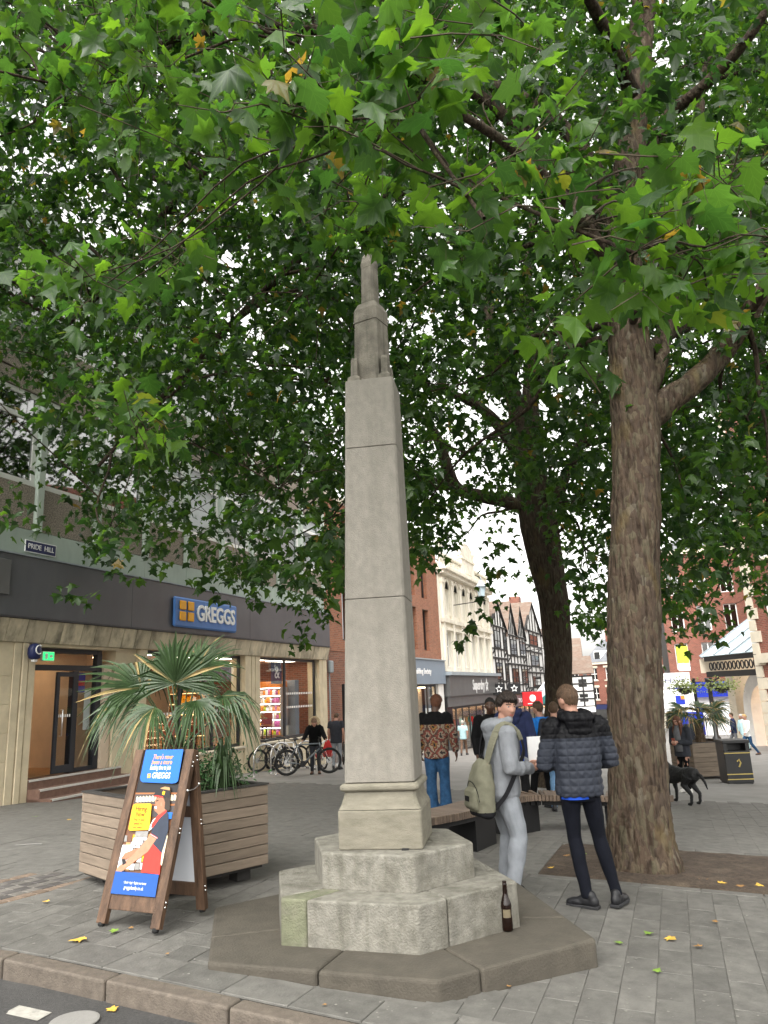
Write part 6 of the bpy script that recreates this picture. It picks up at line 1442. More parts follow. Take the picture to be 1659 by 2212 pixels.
    if hood:
        mb = MB()
        if hood == 'up': mb.ell(hd+V(0,-.01,.005)*k, (.105*k,.115*k,.135*k), 16, 12)
        else:
            for t in np.linspace(0, 2*math.pi, 22, False):
                bk = max(0, -math.sin(t)); q = nk+V(.108*math.cos(t), .085*math.sin(t)-.02-.03*bk, .035-.045*bk+.02*max(0,math.sin(t)))*k; rr = (.034+.034*bk)*k
                mb.ell(q, (rr*1.15,rr,rr*1.05), 10, 8)
            mb.ell(nk+V(0,-.125,-.065)*k, (.115*k,.058*k,.11*k), 14, 10)
        me = remesh(mb, max(.007,vox*.9), 8, .6)
        if quilt: displace(me, lambda co: .010*k*(np.clip(np.abs(((co[:,0]/(.06*k))+.5) % 1-.5)*2,0,1)**.6-.6)+.008*k*(np.clip(np.abs(((co[:,2]/(.055*k))+.5) % 1-.5)*2,0,1)**.6-.6))
        folds(me, .005*k, (18,18,18), 4.0+seed); me.name = 'hood'; me.materials.append(M[yoke or top]); link('hood', me, P)
    # ---- trousers
    mb = MB(); g = leg
    mb.loft([ring(.80,.150*g**.5,.115*g**.5), ring(.86,.160*g**.5,.120*g**.5), ring(.95,.155*g**.5,.115*g**.5), ring(1.02,.145,.105)], 20)
    for s_ in 'LR':
        sg = -1 if s_ == 'L' else 1; hj = hip+V(sg*.082,0,-.05)*k; kn, an = J['kn'+s_], J['an'+s_]
        mb.tube([hj, hj.lerp(kn,.35), hj.lerp(kn,.8), kn, kn.lerp(an,.3), kn.lerp(an,.75), an.lerp(kn,.02)-V(0,0,.02)*k], [.090*k*g,.088*k*g,.070*k*g,.066*k*g,.066*k*g,(.054+flare*.02)*k*g,(.052+flare*.04)*k*g], 14)
    me = remesh(mb, vox if vox > .01 else max(.007, vox), 4, .5); folds(me, amp*1.2*k, (8,8,5) if vox < .01 else (14,14,8), seed+5.1); me.name = bottom_name; me.materials.append(M[bottom]); link(bottom_name, me, P)
    # ---- shoes
    if shoes:
        for s_ in 'LR':
            an = J['an'+s_]; ta = R(J['to'+s_]); Rt = Matrix.Rotation(ta,3,'Z'); o_ = V(an.x, an.y, an.z-.085*k)
            mb = MB()
            for c, r_ in (((0,-.045,.050),(.040,.048,.050)),((0,.015,.052),(.041,.08,.048)),((.0,.085,.038),(.046,.085,.036)),((0,.13,.032),(.044,.055,.030)),((0,-.03,.085),(.040,.045,.05))): mb.ell(o_+Rt@(V(*c)*k), tuple(q*k for q in r_), 14, 10, Rt)
            me = remesh(mb, max(.007,vox*.7), 4, .5); me.name = 'shoe'; me.materials.append(M[shoe]); so_ = link('shoe', me, P)
            pts = [(.036,-.09),(.045,-.03),(.042,.05),(.050,.11),(.038,.17),(.0,.190),(-.038,.17),(-.050,.11),(-.042,.05),(-.045,-.03),(-.036,-.09)]
            mb = MB(); mb.prism([tuple((o_+Rt@(V(x,y,0)*k)).xy) for x, y in pts], o_.z, o_.z+.024*k); mb.build('sole', 'shoe_sole' if shoe != 'shoe_white' else 'shoe_white', so_, bevel=.005*k)
    P['_h'] = 0; del P['_h']
    return P, J, k
def facing(dx, dy): return math.atan2(dy, dx)
# ---- young person in grey hoodie (facing right, head turned to the camera)
bp0 = Vector((.945, 6.88, 0)); bz = gz(bp0.x, bp0.y)
boy, BJ, bk = person('young person in grey hoodie and joggers with olive backpack, turning to look back', (bp0.x, bp0.y, bz), facing(.96,.28), 1.70,
    dict(hip=(0,-.02,.93), chest=(0,.0,1.24), neck=(.0,.03,1.445), head=(.02,.075,1.60), yaw=-80, pitch=-2, roll=-2, knL=(-.10,.06,.50), knR=(.12,.05,.50), anL=(-.12,.0,.085), anR=(.13,-.06,.085), toL=5, toR=-15,
         shL=(-.18,.03,1.39), shR=(.18,-.01,1.39), elL=(-.20,.10,1.12), elR=(.235,-.03,1.10), wrL=(-.07,.30,1.08), wrR=(.13,.23,1.06), hdL=(.5,.8,.1), hdR=(-.25,.95,.1), pmL=(.6,0,-.2), pmR=(-.7,.2,.6), curl=.8),
    top='grey_fleece', bottom='grey_jogger', skin='skin_light', hair='hair_dark', hstyle='thick', fringe=1.0, vox=.0052, bulk=1.10, hem=.83, leg=1.18, amp=.013, hood='down', top_name='hoodie', bottom_name='joggers', shoe='shoe_black', seed=2)
# backpack
BP = thing('backpack', 'olive canvas backpack hanging low on the back of the person in grey hoodie', 'backpack', (bp0.x, bp0.y, bz), facing(.96,.28)-math.pi/2)
BZ = -.10; mb = MB(); mb.loft([((.03,-.215,.76),.12,.05,0,.7),((.03,-.225,.78),.150,.085,0,.7),((.03,-.235,.92),.155,.10,0,.75),((.03,-.225,1.06),.150,.088,0,.8),((.03,-.205,1.18),.125,.065,0,.85),((.03,-.19,1.235),.07,.035,0)], 24)
me = remesh(mb, .008, 4, .5); folds(me, .010, (10,10,10), 2.2); me.materials.append(M['olive_canvas']); me.materials.append(M['black_webbing'])
me.polygons.foreach_set('material_index', [1 if p.center.z < .815 else 0 for p in me.polygons]); me.name = 'bag'; bag = link('bag', me, BP); bag.location.z = BZ
mb = MB(); mb.loft([((.03,-.315,.83),.11,.03,0,.7),((.03,-.325,.86),.118,.04,0,.7),((.03,-.322,.98),.110,.034,0,.75),((.03,-.312,1.01),.09,.015,0)], 20); me = remesh(mb, .008, 3, .5); folds(me, .004, (14,14,14), 5); me.name = 'pocket'; me.materials.append(M['olive_canvas']); link('pocket', me, bag)
mb = MB(); mb.tube([(.03+.135*math.cos(t), -.335+.03*abs(math.cos(t)), .87+.19*math.sin(t)) for t in np.linspace(.15,math.pi-.15,14)], .0035, 5); mb.build('zip', 'black_webbing', bag)
bx('logo_patch', 'black_webbing', bag, -.01, .07, -.368, -.360, .90, .94)
def strap(pts, w_, m, nm, par):
    P_ = catmull([Vector(p) for p in pts], 8); mb = MB(); vs = []
    for i, p in enumerate(P_):
        t = (P_[min(i+1,len(P_)-1)]-P_[max(i-1,0)]).normalized(); o_ = (p-Vector((.02,.0,p.z))); o_.z = .2 if p.z > 1.36 else 0.0
        o_ = (o_-t*o_.dot(t)).normalized(); sd_ = t.cross(o_)*w_/2; vs += [p-sd_+o_*.004, p+sd_+o_*.004, p+sd_-o_*.006, p-sd_-o_*.006]
    n = len(P_); mb.add(vs, [(4*i+j, 4*i+(j+1)%4, 4*i+4+(j+1)%4, 4*i+4+j) for i in range(n-1) for j in range(4)]); return mb.build(nm, m, par, smooth=False)
strap([(.10,-.20,1.08),(.155,-.145,1.28),(.150,-.07,1.405),(.148,.0,1.43),(.150,.09,1.375),(.168,.125,1.28)], .06, 'olive_canvas', 'shoulder_strap', BP)
strap([(.168,.125,1.28),(.215,.11,1.17),(.225,.02,1.02),(.20,-.08,.84),(.14,-.17,.73)], .035, 'black_webbing', 'shoulder_strap', BP)
strap([(-.06,-.20,1.08),(-.10,-.13,1.30),(-.12,-.02,1.425),(-.14,.09,1.37),(-.165,.12,1.22),(-.19,0,1.0),(-.08,-.17,.73)], .05, 'black_webbing', 'shoulder_strap', BP)
mb = MB(); mb.tube([(.0,-.20,1.13),(.03,-.20,1.175),(.06,-.20,1.13)], .008, 6); mb.build('grab_handle', 'black_webbing', BP)
# things in the hands
def held(name, label, cat, loc, mats_boxes):
    t = thing(name, label, cat, loc, facing(.96,.28)-math.pi/2)
    for nm, m, a, bv in mats_boxes: bx(nm, m, t, *a, bevel=bv)
    return t
hv = Matrix.Rotation(facing(.96,.28)-math.pi/2, 4, 'Z')
q = hv@(V(.09,.33,1.035)*bk); held('phone', 'black mobile phone held by the person in grey hoodie', 'phone', (bp0.x+q.x, bp0.y+q.y, bz+q.z), (('case','glossy_black',(-.04,.04,-.075,.075,-.010,.012),.006),('screen','sign_navy',(-.035,.035,-.068,.068,.0125,.0135),0)))
q = hv@(V(-.06,.40,1.20)*bk); tb_ = held('folder', 'white leaflet folder with blue edge held up by the person in grey hoodie', 'folder', (bp0.x+q.x, bp0.y+q.y, bz+q.z), (('sheets','sign_white',(-.006,.006,-.10,.085,-.13,.12),0),('spine','royal_blue',(-.009,.009,.086,.105,-.16,.18),0)))
# drawstring/lanyard
mb = MB(); mb.tube([(.075,.115,1.40),(.085,.15,1.30),(.09,.165,1.15),(.085,.17,1.02)], .006, 6); mb.build('lanyard', 'royal_blue', boy)
# ---- person in puffer jacket, back to the camera
mp = Vector((1.56, 6.62, 0)); mz = gz(mp.x, mp.y)
man, MJ, mk_ = person('person in grey quilted jacket with black yoke and hood, back turned, dark slim trousers', (mp.x, mp.y, mz), facing(-.10,.99), 1.78,
    dict(hip=(-.02,0,.94), chest=(-.01,.0,1.25), neck=(.0,.03,1.45), head=(-.015,.075,1.605), yaw=22, pitch=-14, knL=(-.085,.05,.51), knR=(.12,.04,.51), anL=(-.05,-.03,.085), anR=(.20,-.02,.085), toL=48, toR=-42,
         shL=(-.195,.0,1.40), shR=(.195,.0,1.40), elL=(-.285,.02,1.10), elR=(.285,.02,1.10), wrL=(-.13,.24,1.08), wrR=(.13,.24,1.08), hdL=(.4,.9,0), hdR=(-.4,.9,0), curl=.8),
    top='puffer_grey', yoke='puffer_black', quilt=True, bottom='navy_jean', skin='skin_light', hair='hair_brown', hstyle='short', vox=.0065, bulk=1.14, hem=.84, leg=.90, amp=.006, hood='down', top_name='quilted_jacket', seed=5)
mb = MB(); mb.loft([((-.06,-.01,.835),.125,.120,0,.9),((-.06,-.01,.905),.125,.120,0,.9)], 24); mb.build('shirt_hem', 'royal_blue', man)
mb = MB()
for s_ in (-1,1): c = MJ['head']+Euler((R(-14),0,R(22)),'XYZ').to_matrix()@V(s_*.078,.035,.02); mb.bar(c, c+V(0,.07,.003), .004, .008)
mb.build('glasses', 'glossy_black', man)
# ---- group behind the bench
def gp(px, py): p = ghit(px, py); return p
def std(px, py, H, face, label, **kw):
    p = gp(px, py) if py else px
    return person(label, (p.x, p.y, gz(p.x, p.y)), face, H, **kw)
pj = Vector((.66, 12.2, 0))
std(pj, 0, 1.80, facing(.25,.97), 'person in woven red and cream patterned jacket and flared blue jeans, back turned', top='woven_pattern', yoke='black_cloth', bottom='blue_jean', leg=1.22, flare=1.0, skin='skin_dark', hair='hair_auburn', hstyle='thick', vox=.011, bulk=1.08, hem=.80, seed=3, group=None,
    pose=dict(yaw=-15, pitch=-12, head=(.03,.05,1.61), elR=(.27,-.02,1.14), wrR=(.29,.06,.88), knL=(-.10,.0,.5), knR=(.10,.02,.5)))
pk = Vector((1.52, 12.0, 0))
std(pk, 0, 1.76, facing(.12,-.99), 'smiling person dressed all in black, facing this way behind the bench', top='black_cloth', bottom='black_cloth', skin='skin_dark', hair='hair_black', hstyle='short', vox=.011, bulk=1.12, hem=.74, seed=4, pose=dict(yaw=-20, head=(.0,.04,1.61)))
pn_ = Vector((1.80, 11.55, 0))
std(pn_, 0, 1.80, facing(.25,.97), 'person in padded navy jacket with short black hair, back turned', top='navy_cloth', bottom='black_cloth', skin='skin_dark', hair='hair_black', hstyle='short', vox=.011, bulk=1.15, hem=.78, hood='down', seed=6, pose=dict(yaw=10))
pb = Vector((2.52, 13.2, 0))
std(pb, 0, 1.74, facing(-.6,.8), 'person in bright blue T-shirt and dark vest beyond the navy jacket', top='blue_tee', bottom='black_cloth', sleeve=.75, skin='skin_light', hair='hair_brown', vox=.013, seed=7, pose=dict(knL=(-.08,.16,.52), anL=(-.08,.24,.12)))
std(Vector((2.72, 13.0, 0)), 0, 1.72, facing(.3,.95), 'person in black coat and pale jeans walking beside the blue T-shirt', top='charcoal', bottom='pale_jean', skin='skin_light', hair='hair_brown', vox=.014, bulk=1.1, seed=8, pose=dict(knR=(.10,.20,.54), anR=(.10,.28,.14), anL=(-.10,-.25,.09)))
# ---- passers-by down the street
def walk(ph=1): return dict(knR=(.09,.18*ph,.52), anR=(.09,.24*ph,.10), knL=(-.09,-.04*ph,.50), anL=(-.09,-.26*ph,.11), elL=(-.24,.04*ph,1.14), wrL=(-.23,.18*ph,.95), elR=(.24,-.08*ph,1.14), wrR=(.24,-.06*ph,.90))
std(1003, 1632, 1.66, facing(.3,.95), 'person in pale turquoise top and shorts walking past the clothing shop', top='cyan_cloth', bottom='brown_cloth', sleeve=.7, hair='hair_grey', skin='skin_light', vox=.02, seed=9, pose=walk())
std(1147, 1600, 1.72, facing(-.2,-.98), 'bald person in dark jacket and blue jeans by the red sign board', top='charcoal', bottom='blue_jean', hair='hair_grey', hstyle=None, vox=.022, seed=10)
std(1180, 1604, 1.66, facing(.2,-.97), 'fair-haired person in dark top far down the street', top='black_cloth', bottom='grey_cloth', hair='hair_blond', long_hair=True, vox=.022, seed=11)
std(1122, 1601, 1.70, facing(.3,.95), 'grey-haired person in white top walking away by the red hanging sign', top='white_cloth', bottom='grey_cloth', hair='hair_grey', vox=.022, seed=12, pose=walk(-1))
std(1128, 1598, 1.68, facing(.3,.95), 'distant walker in brown coat beyond the red sign board', top='brown_cloth', bottom='charcoal', hair='hair_brown', vox=.022, seed=13, pose=walk())
std(1312, 1634, 1.74, facing(.2,.97), 'person in cream jacket and pale jeans beside the big tree trunk', top='cream_cloth', bottom='pale_jean', hair='hair_brown', vox=.02, bulk=1.1, hood='down', seed=14)
std(1298, 1622, 1.66, facing(-.2,-.97), 'person in brown coat beyond the quilted jacket', top='brown_cloth', bottom='charcoal', hair='hair_brown', long_hair=True, vox=.02, seed=15)
std(1592, 1622, 1.74, facing(-.95,.2), 'person in navy jumper and grey trousers walking by the arcade', top='navy_cloth', bottom='grey_cloth', hair='hair_brown', vox=.02, seed=16, pose=walk())
std(1622, 1632, 1.66, facing(-.95,-.1), 'person in white top with brown bag and jeans striding by the arcade', top='white_cloth', bottom='blue_jean', hair='hair_blond', vox=.02, shoe='shoe_brown', seed=17, pose=walk(1.3))
std(1612, 1622, 1.66, facing(-.95,-.1), 'person in long pale blue dress walking by the arcade', top='cyan_cloth', bottom='cyan_cloth', leg=1.3, hair='hair_grey', vox=.02, seed=18, pose=walk(-1))
# seated person behind the distant palm
ps_ = ghit(1530, 1668)
std(ps_+Vector((.3,1.6,0)), 0, 1.70, facing(-.3,-.95), 'person in blue cap and dark jacket behind the distant palm', top='charcoal', bottom='charcoal', cap='royal_blue', hair='hair_grey', vox=.018, bulk=1.15, seed=19)
# ---- girl with phone and dog
gl = ghit(1486, 1712)
girl, GJ, gk = std(gl, 0, 1.60, facing(-.75,-.6), 'person with long auburn hair in dark jacket looking at a phone beside the black dog', top='charcoal', bottom='black_cloth', hair='hair_auburn', long_hair=True, vox=.012, bulk=1.08, hem=.80, leg=.85, shoe='shoe_white', seed=20,
    pose=dict(yaw=-12, pitch=-22, head=(0,.06,1.60), elL=(-.23,.02,1.12), elR=(.23,.02,1.12), wrL=(-.06,.26,1.14), wrR=(.06,.26,1.13), curl=.9, knL=(-.07,.04,.5), anL=(-.06,.0,.085), anR=(.12,-.10,.085)))
mb = MB(); mb.loft([((0,.10,.84),.09,.06,0),((0,.125,1.0),.085,.05,0),((0,.13,1.25),.075,.05,0),((0,.09,1.38),.05,.03,0)], 14); mb.build('grey_shirt', 'grey_cloth', girl, smooth=True)
bx('phone', 'glossy_black', girl, -.035, .035, .30, .31, 1.08, 1.20) if False else None
pq_ = Matrix.Rotation(facing(-.75,-.6)-math.pi/2,4,'Z')@(V(0,.33,1.16)*gk); ph_ = thing('phone', 'small dark phone in the hands of the person with long auburn hair', 'phone', (gl.x+pq_.x, gl.y+pq_.y, gz(gl.x,gl.y)+pq_.z), facing(-.75,-.6)-math.pi/2)
bx('case', 'int_red', ph_, -.036, .036, -.006, .006, -.07, .07, bevel=.003); bx('screen', 'glossy_black', ph_, -.032, .032, -.0075, -.0065, -.065, .065)
# dog, rear three-quarter view
dp = ghit(1480, 1737)
DG = thing('dog', 'black dog standing beside the person with long auburn hair', 'dog', (dp.x, dp.y, gz(dp.x, dp.y)), facing(-.45,.89)-math.pi/2)
mb = MB(); y0 = .30; vs = []
def dring(y, z, rx, rz, n=16): return [(rx*math.cos(t), y, z+rz*math.sin(t)) for t in np.linspace(0,2*math.pi,n,False)]
rings = [dring(-.36,.52,.04,.05), dring(-.33,.52,.10,.11), dring(-.20,.52,.125,.13), dring(0,.50,.115,.12), dring(.18,.49,.14,.165), dring(.30,.50,.13,.165), dring(.38,.54,.09,.12)]
for r_ in rings: vs += r_
mb.add(vs, [(i*16+j, (i+1)*16+j, (i+1)*16+(j+1)%16, i*16+(j+1)%16) for i in range(6) for j in range(16)]+[tuple(range(16)), tuple(range(111,95,-1))])
mb.tube([(0,.30,.56),(0,.42,.68),(0,.47,.76)], [.11,.095,.085], 12); mb.ell((0,.50,.80), (.085,.10,.085), 14, 10); mb.tube([(0,.55,.785),(0,.66,.75)], [.055,.040], 12); mb.ell((0,.665,.75), (.04,.03,.036), 10, 8)
for s_ in (-1,1):
    mb.ell((s_*.085,.47,.79), (.018,.035,.065), 10, 8, Euler((.2,s_*.35,0)).to_matrix())
    mb.tube([(s_*.09,.27,.50),(s_*.10,.27,.30),(s_*.10,.25,.20),(s_*.10,.27,.05)], [.075,.045,.032,.028], 10); mb.ell((s_*.10,.30,.03), (.032,.05,.028), 10, 8)
    mb.tube([(s_*.085,-.22,.50),(s_*.10,-.12,.34),(s_*.105,-.27,.19),(s_*.105,-.25,.05)], [.105,.065,.033,.027], 10); mb.ell((s_*.105,-.21,.03), (.030,.05,.027), 10, 8)
mb.tube([(0,-.34,.56),(.02,-.43,.50),(.04,-.48,.38),(.05,-.50,.28)], [.035,.030,.024,.012], 8)
mat('dog_fur', (.006,.006,.007), .6, .4, 40, .6, 140)
me = remesh(mb, .011, 4, .5); folds(me, .005, (30,30,30), 7); me.name = 'body'; me.materials.append(M['dog_fur']); link('body', me, DG)
mb = MB(); mb.tube([(.0+.10*math.cos(t), .44+.05*math.sin(t)*.6, .70+.06*math.sin(t)) for t in np.linspace(0,2*math.pi,14)], .010, 6, caps=False); mb.build('collar', 'sign_red', DG)
# ---- person with bike in fur hood, person in T-shirt behind
wp = (w1+w2)/2+Vector((.15,.55,0))
WPn = std(wp, 0, 1.66, facing(.05,-1), 'person in black coat with fur-trimmed hood leaning over a grey mountain bike', top='black_cloth', bottom='charcoal', hair='hair_dark', vox=.014, bulk=1.12, seed=21, cap='brown_cloth', shoe='shoe_brown',
    pose=dict(hip=(0,-.10,.90), chest=(0,.08,1.18), neck=(0,.22,1.36), head=(0,.32,1.48), pitch=-12, shL=(-.18,.17,1.32), shR=(.18,.17,1.32), elL=(-.28,.28,1.10), elR=(.28,.28,1.10), wrL=(-.34,.46,1.0), wrR=(.34,.46,1.0)))[0]
mb = MB(); mb.tube([(.13*math.sin(t), .24+.04*math.cos(t), 1.43-.14*math.cos(t)*.9) for t in np.linspace(.5,2*math.pi-.5,16)], .035, 8); me = remesh(mb, .012, 2); folds(me, .012, (40,40,40)); me.name = 'fur_trim'; me.materials.append(M['fur_trim']); link('fur_trim', me, WPn)
tp_ = ghit(728, 1662)
std(tp_, 0, 1.74, facing(.2,.98), 'person in dark navy T-shirt and pale trousers, back turned by the brick wall', top='charcoal', bottom='grey_jogger', sleeve=.6, hair='hair_brown', hstyle='crop', vox=.014, seed=22, bulk=1.1, pose=dict(head=(0,.10,1.60), pitch=-20))
rb = ghit(708, 1668); RB = thing('red_bag', 'red bag hanging by the wheeled grey mountain bike', 'bag', (rb.x, rb.y+.15, gz(rb.x,rb.y)), .2)
mb = MB(); mb.loft([((0,0,.42),.12,.07,0,.7),((0,0,.46),.15,.10,0,.7),((0,0,.70),.13,.09,0,.8),((0,0,.86),.07,.05,0),((0,0,.90),.03,.02,0)], 16); mb.build('bag_body', 'red_cloth', RB, smooth=True); mb = MB(); mb.tube([(-.03,0,.88),(-.02,0,1.0),(.02,0,1.0),(.03,0,.88)], .01, 6); mb.build('handle', 'red_cloth', RB)
# red sign board on the far pavement
rp_ = ghit(1137, 1602); RBd = thing('red_sign_board', 'red free-standing sign board far down the street', 'sign', (rp_.x, rp_.y, gz(rp_.x,rp_.y)), R(-10)); bx('board', 'sign_red', RBd, -.6, .6, -.05, .05, .15, 2.1); bx('foot', 'black_metal', RBd, -.6, .6, -.3, .3, 0, .14); bx('white_patch', 'sign_white', RBd, -.3, .3, -.06, -.051, 1.4, 1.9)
# ================================================================== plane trees
TB = ghit(1197, 1700)
def trunk_mesh(pts, name, m, parent, n=28, ridge=.012, per=.10):
    """pts: (centre, radius); resampled and roughened"""
    P = [p for p, _ in pts]; Rd = [r_ for _, r_ in pts]; C_ = catmull(P, 22 if n > 40 else 10); Rr = list(np.interp(np.linspace(0,len(P)-1,len(C_)), range(len(P)), Rd))
    mb = MB(); mb.tube(C_, Rr, n)
    for i in range(len(mb.v)):
        v = Vector(mb.v[i]); k = min(i//n, len(C_)-1); c = C_[k]; d = (v-c)
        if d.length < 1e-5: continue
        am = ridge*min(1, Rr[k]/.15)*(mnoise.noise(Vector((v.x*9,v.y*9,v.z*1.6)))+.6*mnoise.noise(Vector((v.x*22,v.y*22,v.z*7)))+(.55*mnoise.noise(Vector((v.x*48,v.y*48,v.z*16))) if n > 40 else 0))
        mb.v[i] = tuple(v+d.normalized()*am*1.5)
    o_ = mb.build(name, m, parent, smooth=True); return o_, list(zip(C_, Rr))
def limb(pxs, depth, wpx):
    o_ = []
    for (x, y, *dd), w_ in zip(pxs, wpx):
        p = at_y(x, y, depth+(dd[0] if dd else 0)); o_.append((p, w_/2*(p-CAM).dot(_f)/FPX))
    return o_
TRA = thing('plane_tree', 'big plane tree with thick mottled trunk in a bare earth pit', 'tree', (TREE_A.x, TREE_A.y, gz(TREE_A.x, TREE_A.y)))
TRB = thing('plane_tree', 'more distant forked plane tree with dark leaning trunk behind the bench', 'tree', (TB.x, TB.y, gz(TB.x, TB.y)))
def child_fix(o_, par): o_.matrix_parent_inverse = Matrix.Translation(-par.location)
segA, segB = [], []
def add_limb(par, seg, pxs, depth, w_, name, m, n=24, ridge=.012):
    o_, s_ = trunk_mesh(limb(pxs, depth, w_), name, m, par, n, ridge); child_fix(o_, par); seg += s_
YA = TREE_A.y
add_limb(TRA, segA, [(1392,1905),(1390,1870),(1384,1815),(1379,1700),(1372,1520),(1370,1350),(1371,1200),(1374,1050),(1374,930),(1366,820),(1356,720),(1350,620),(1352,450),(1368,250,.3),(1385,80,.5),(1400,-150,.8),(1410,-450,1.2)], YA, [205,168,140,124,114,110,104,98,100,100,82,70,64,58,50,42,26], 'trunk', 'bark', 72, .013)
add_limb(TRA, segA, [(1390,910),(1440,868),(1490,832),(1550,775),(1605,700,-.2),(1660,610,-.4),(1740,480,-.6),(1850,250,-.8),(1960,-50,-1)], YA, [70,60,52,46,42,38,34,26,14], 'limb', 'bark', 20, .008)
add_limb(TRA, segA, [(1385,880),(1420,800,.2),(1440,700,.5),(1470,560,.8),(1500,380,1.2),(1520,150,1.6)], YA, [40,36,32,26,22,14], 'limb', 'bark', 16, .008)
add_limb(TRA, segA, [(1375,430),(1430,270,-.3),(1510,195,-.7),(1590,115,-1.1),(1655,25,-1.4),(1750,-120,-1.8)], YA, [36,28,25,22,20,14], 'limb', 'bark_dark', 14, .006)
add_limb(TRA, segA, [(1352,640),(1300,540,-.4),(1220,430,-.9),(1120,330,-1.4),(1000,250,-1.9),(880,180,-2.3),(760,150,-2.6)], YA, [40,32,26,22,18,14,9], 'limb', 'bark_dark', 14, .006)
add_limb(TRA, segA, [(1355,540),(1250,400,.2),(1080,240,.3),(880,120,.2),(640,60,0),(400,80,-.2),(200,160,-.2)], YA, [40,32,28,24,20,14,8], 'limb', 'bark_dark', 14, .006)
add_limb(TRA, segA, [(1358,480),(1200,260,.9),(980,160,1.4),(740,160,1.8),(500,320,2.0),(300,520,2.2),(150,700,2.3)], YA, [34,30,26,22,18,13,8], 'limb', 'bark_dark', 14, .006)
add_limb(TRA, segA, [(1362,560),(1180,400,1.6),(960,380,2.4),(720,500,3.0),(500,700,3.3),(330,880,3.4),(200,1020,3.5)], YA, [32,27,23,19,15,11,7], 'limb', 'bark_dark', 14, .006)
add_limb(TRA, segA, [(1365,200),(1300,50,-1),(1200,-100,-2),(1000,-200,-2.8),(800,-260,-3.2)], YA, [34,26,20,16,10], 'limb', 'bark_dark', 12, .006)
add_limb(TRA, segA, [(1390,760),(1500,700,1.4),(1600,720,2.4),(1680,820,3.0),(1760,960,3.4)], YA, [30,24,18,14,8], 'limb', 'bark_dark', 12, .006)
YB = TB.y
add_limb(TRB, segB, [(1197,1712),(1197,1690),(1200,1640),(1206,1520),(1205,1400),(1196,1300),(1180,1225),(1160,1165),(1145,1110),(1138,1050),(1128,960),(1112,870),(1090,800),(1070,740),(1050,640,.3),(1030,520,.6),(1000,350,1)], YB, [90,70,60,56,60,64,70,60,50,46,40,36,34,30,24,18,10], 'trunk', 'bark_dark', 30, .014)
add_limb(TRB, segB, [(1196,1290),(1188,1200),(1178,1120),(1165,1050),(1152,980),(1145,880),(1150,760),(1140,620),(1150,450,.4)], YB, [60,52,50,46,44,38,30,22,12], 'limb', 'bark_dark', 20, .012)
add_limb(TRB, segB, [(1150,1110),(1100,1085),(1040,1072),(988,1055),(966,1010),(950,960),(925,915),(880,880),(820,860,-.5)], YB, [34,30,28,26,25,22,18,14,8], 'limb', 'bark_dark', 14, .008)
add_limb(TRB, segB, [(1120,980),(1060,900),(1000,860),(920,835),(820,800,-1)], YB, [28,24,18,12,8], 'limb', 'bark_dark', 12, .006)
add_limb(TRB, segB, [(1180,1120),(1205,1065),(1240,990),(1265,930),(1290,850),(1310,740),(1350,600,-1)], YB, [26,24,22,18,16,12,8], 'limb', 'bark_dark', 12, .006)
add_limb(TRB, segB, [(1250,965),(1320,950,-.5),(1440,985,-1),(1540,1060,-1.4),(1640,1140,-1.6)], YB, [16,15,14,12,8], 'limb', 'bark_dark', 10, .005)
add_limb(TRB, segB, [(1140,900),(1200,760),(1300,640,-.6),(1450,560,-1.2),(1620,520,-1.6)], YB, [22,18,14,12,7], 'limb', 'bark_dark', 10, .005)

# ---- where the crown hangs (photo outline, then placed in depth)
LOWX = [-600,0,60,120,180,240,330,400,470,540,590,640,700,750,870,910,950,1000,1030,1060,1090,1130,1180,1240,1270,1310,1420,1450,1490,1520,1560,1600,1660,2300]
LOWY = [1160,1130,1135,1190,1165,1225,1240,1190,1235,1285,1200,1310,1340,1300,1230,1225,1200,1150,1160,1230,1310,1290,1250,1300,1375,1345,1260,1350,1415,1395,1320,1305,1300,1300]
def dens(x, y, d):
    yl = float(np.interp(x, LOWX, LOWY))
    if y > yl: return 0.0
    v = 1.0
    if y > yl-330:
        t = (y-(yl-330))/330; v = 1-(.15 if 850 < x < 1350 else .52)*t
    n_ = mnoise.noise(Vector((x/95, y/95, d*.22)))+.5*mnoise.noise(Vector((x/42, y/42, d*.3+7)))
    v *= min(1.25, max(0, .95+1.05*n_*(1.0 if y > 700 else .75)))
    if 975 < x < 1150 and 1085 < y < 1290: v *= .16
    if 1225 < x < 1310 and 1200 < y < 1330: v *= .6
    if 250 < x < 680 and 1000 < y < 1200: v *= .6
    if x < 115 and 810 < y < 1125: v *= .07
    return v
NEARB = [(850,55,190,120),(800,190,130,90),(640,260,150,70),(790,300,120,60),(640,190,110,50),(1130,330,130,80),(1060,420,100,60),(1000,80,130,90),(1460,410,110,60),(1570,480,150,110),(1330,560,120,50),(1450,590,120,60),(1625,400,60,70),(1200,770,60,50),(1550,610,80,60),(1280,480,90,50)]
MIDB = [(300,170,190,120),(420,20,150,70),(150,600,70,35),(240,640,70,40),(110,30,160,80),(330,580,120,60),(700,420,160,80),(560,340,120,60),(280,900,120,60)]
sprays = []        # position, spread, leaves, leaf size, near flag
rsp = random.Random(21)
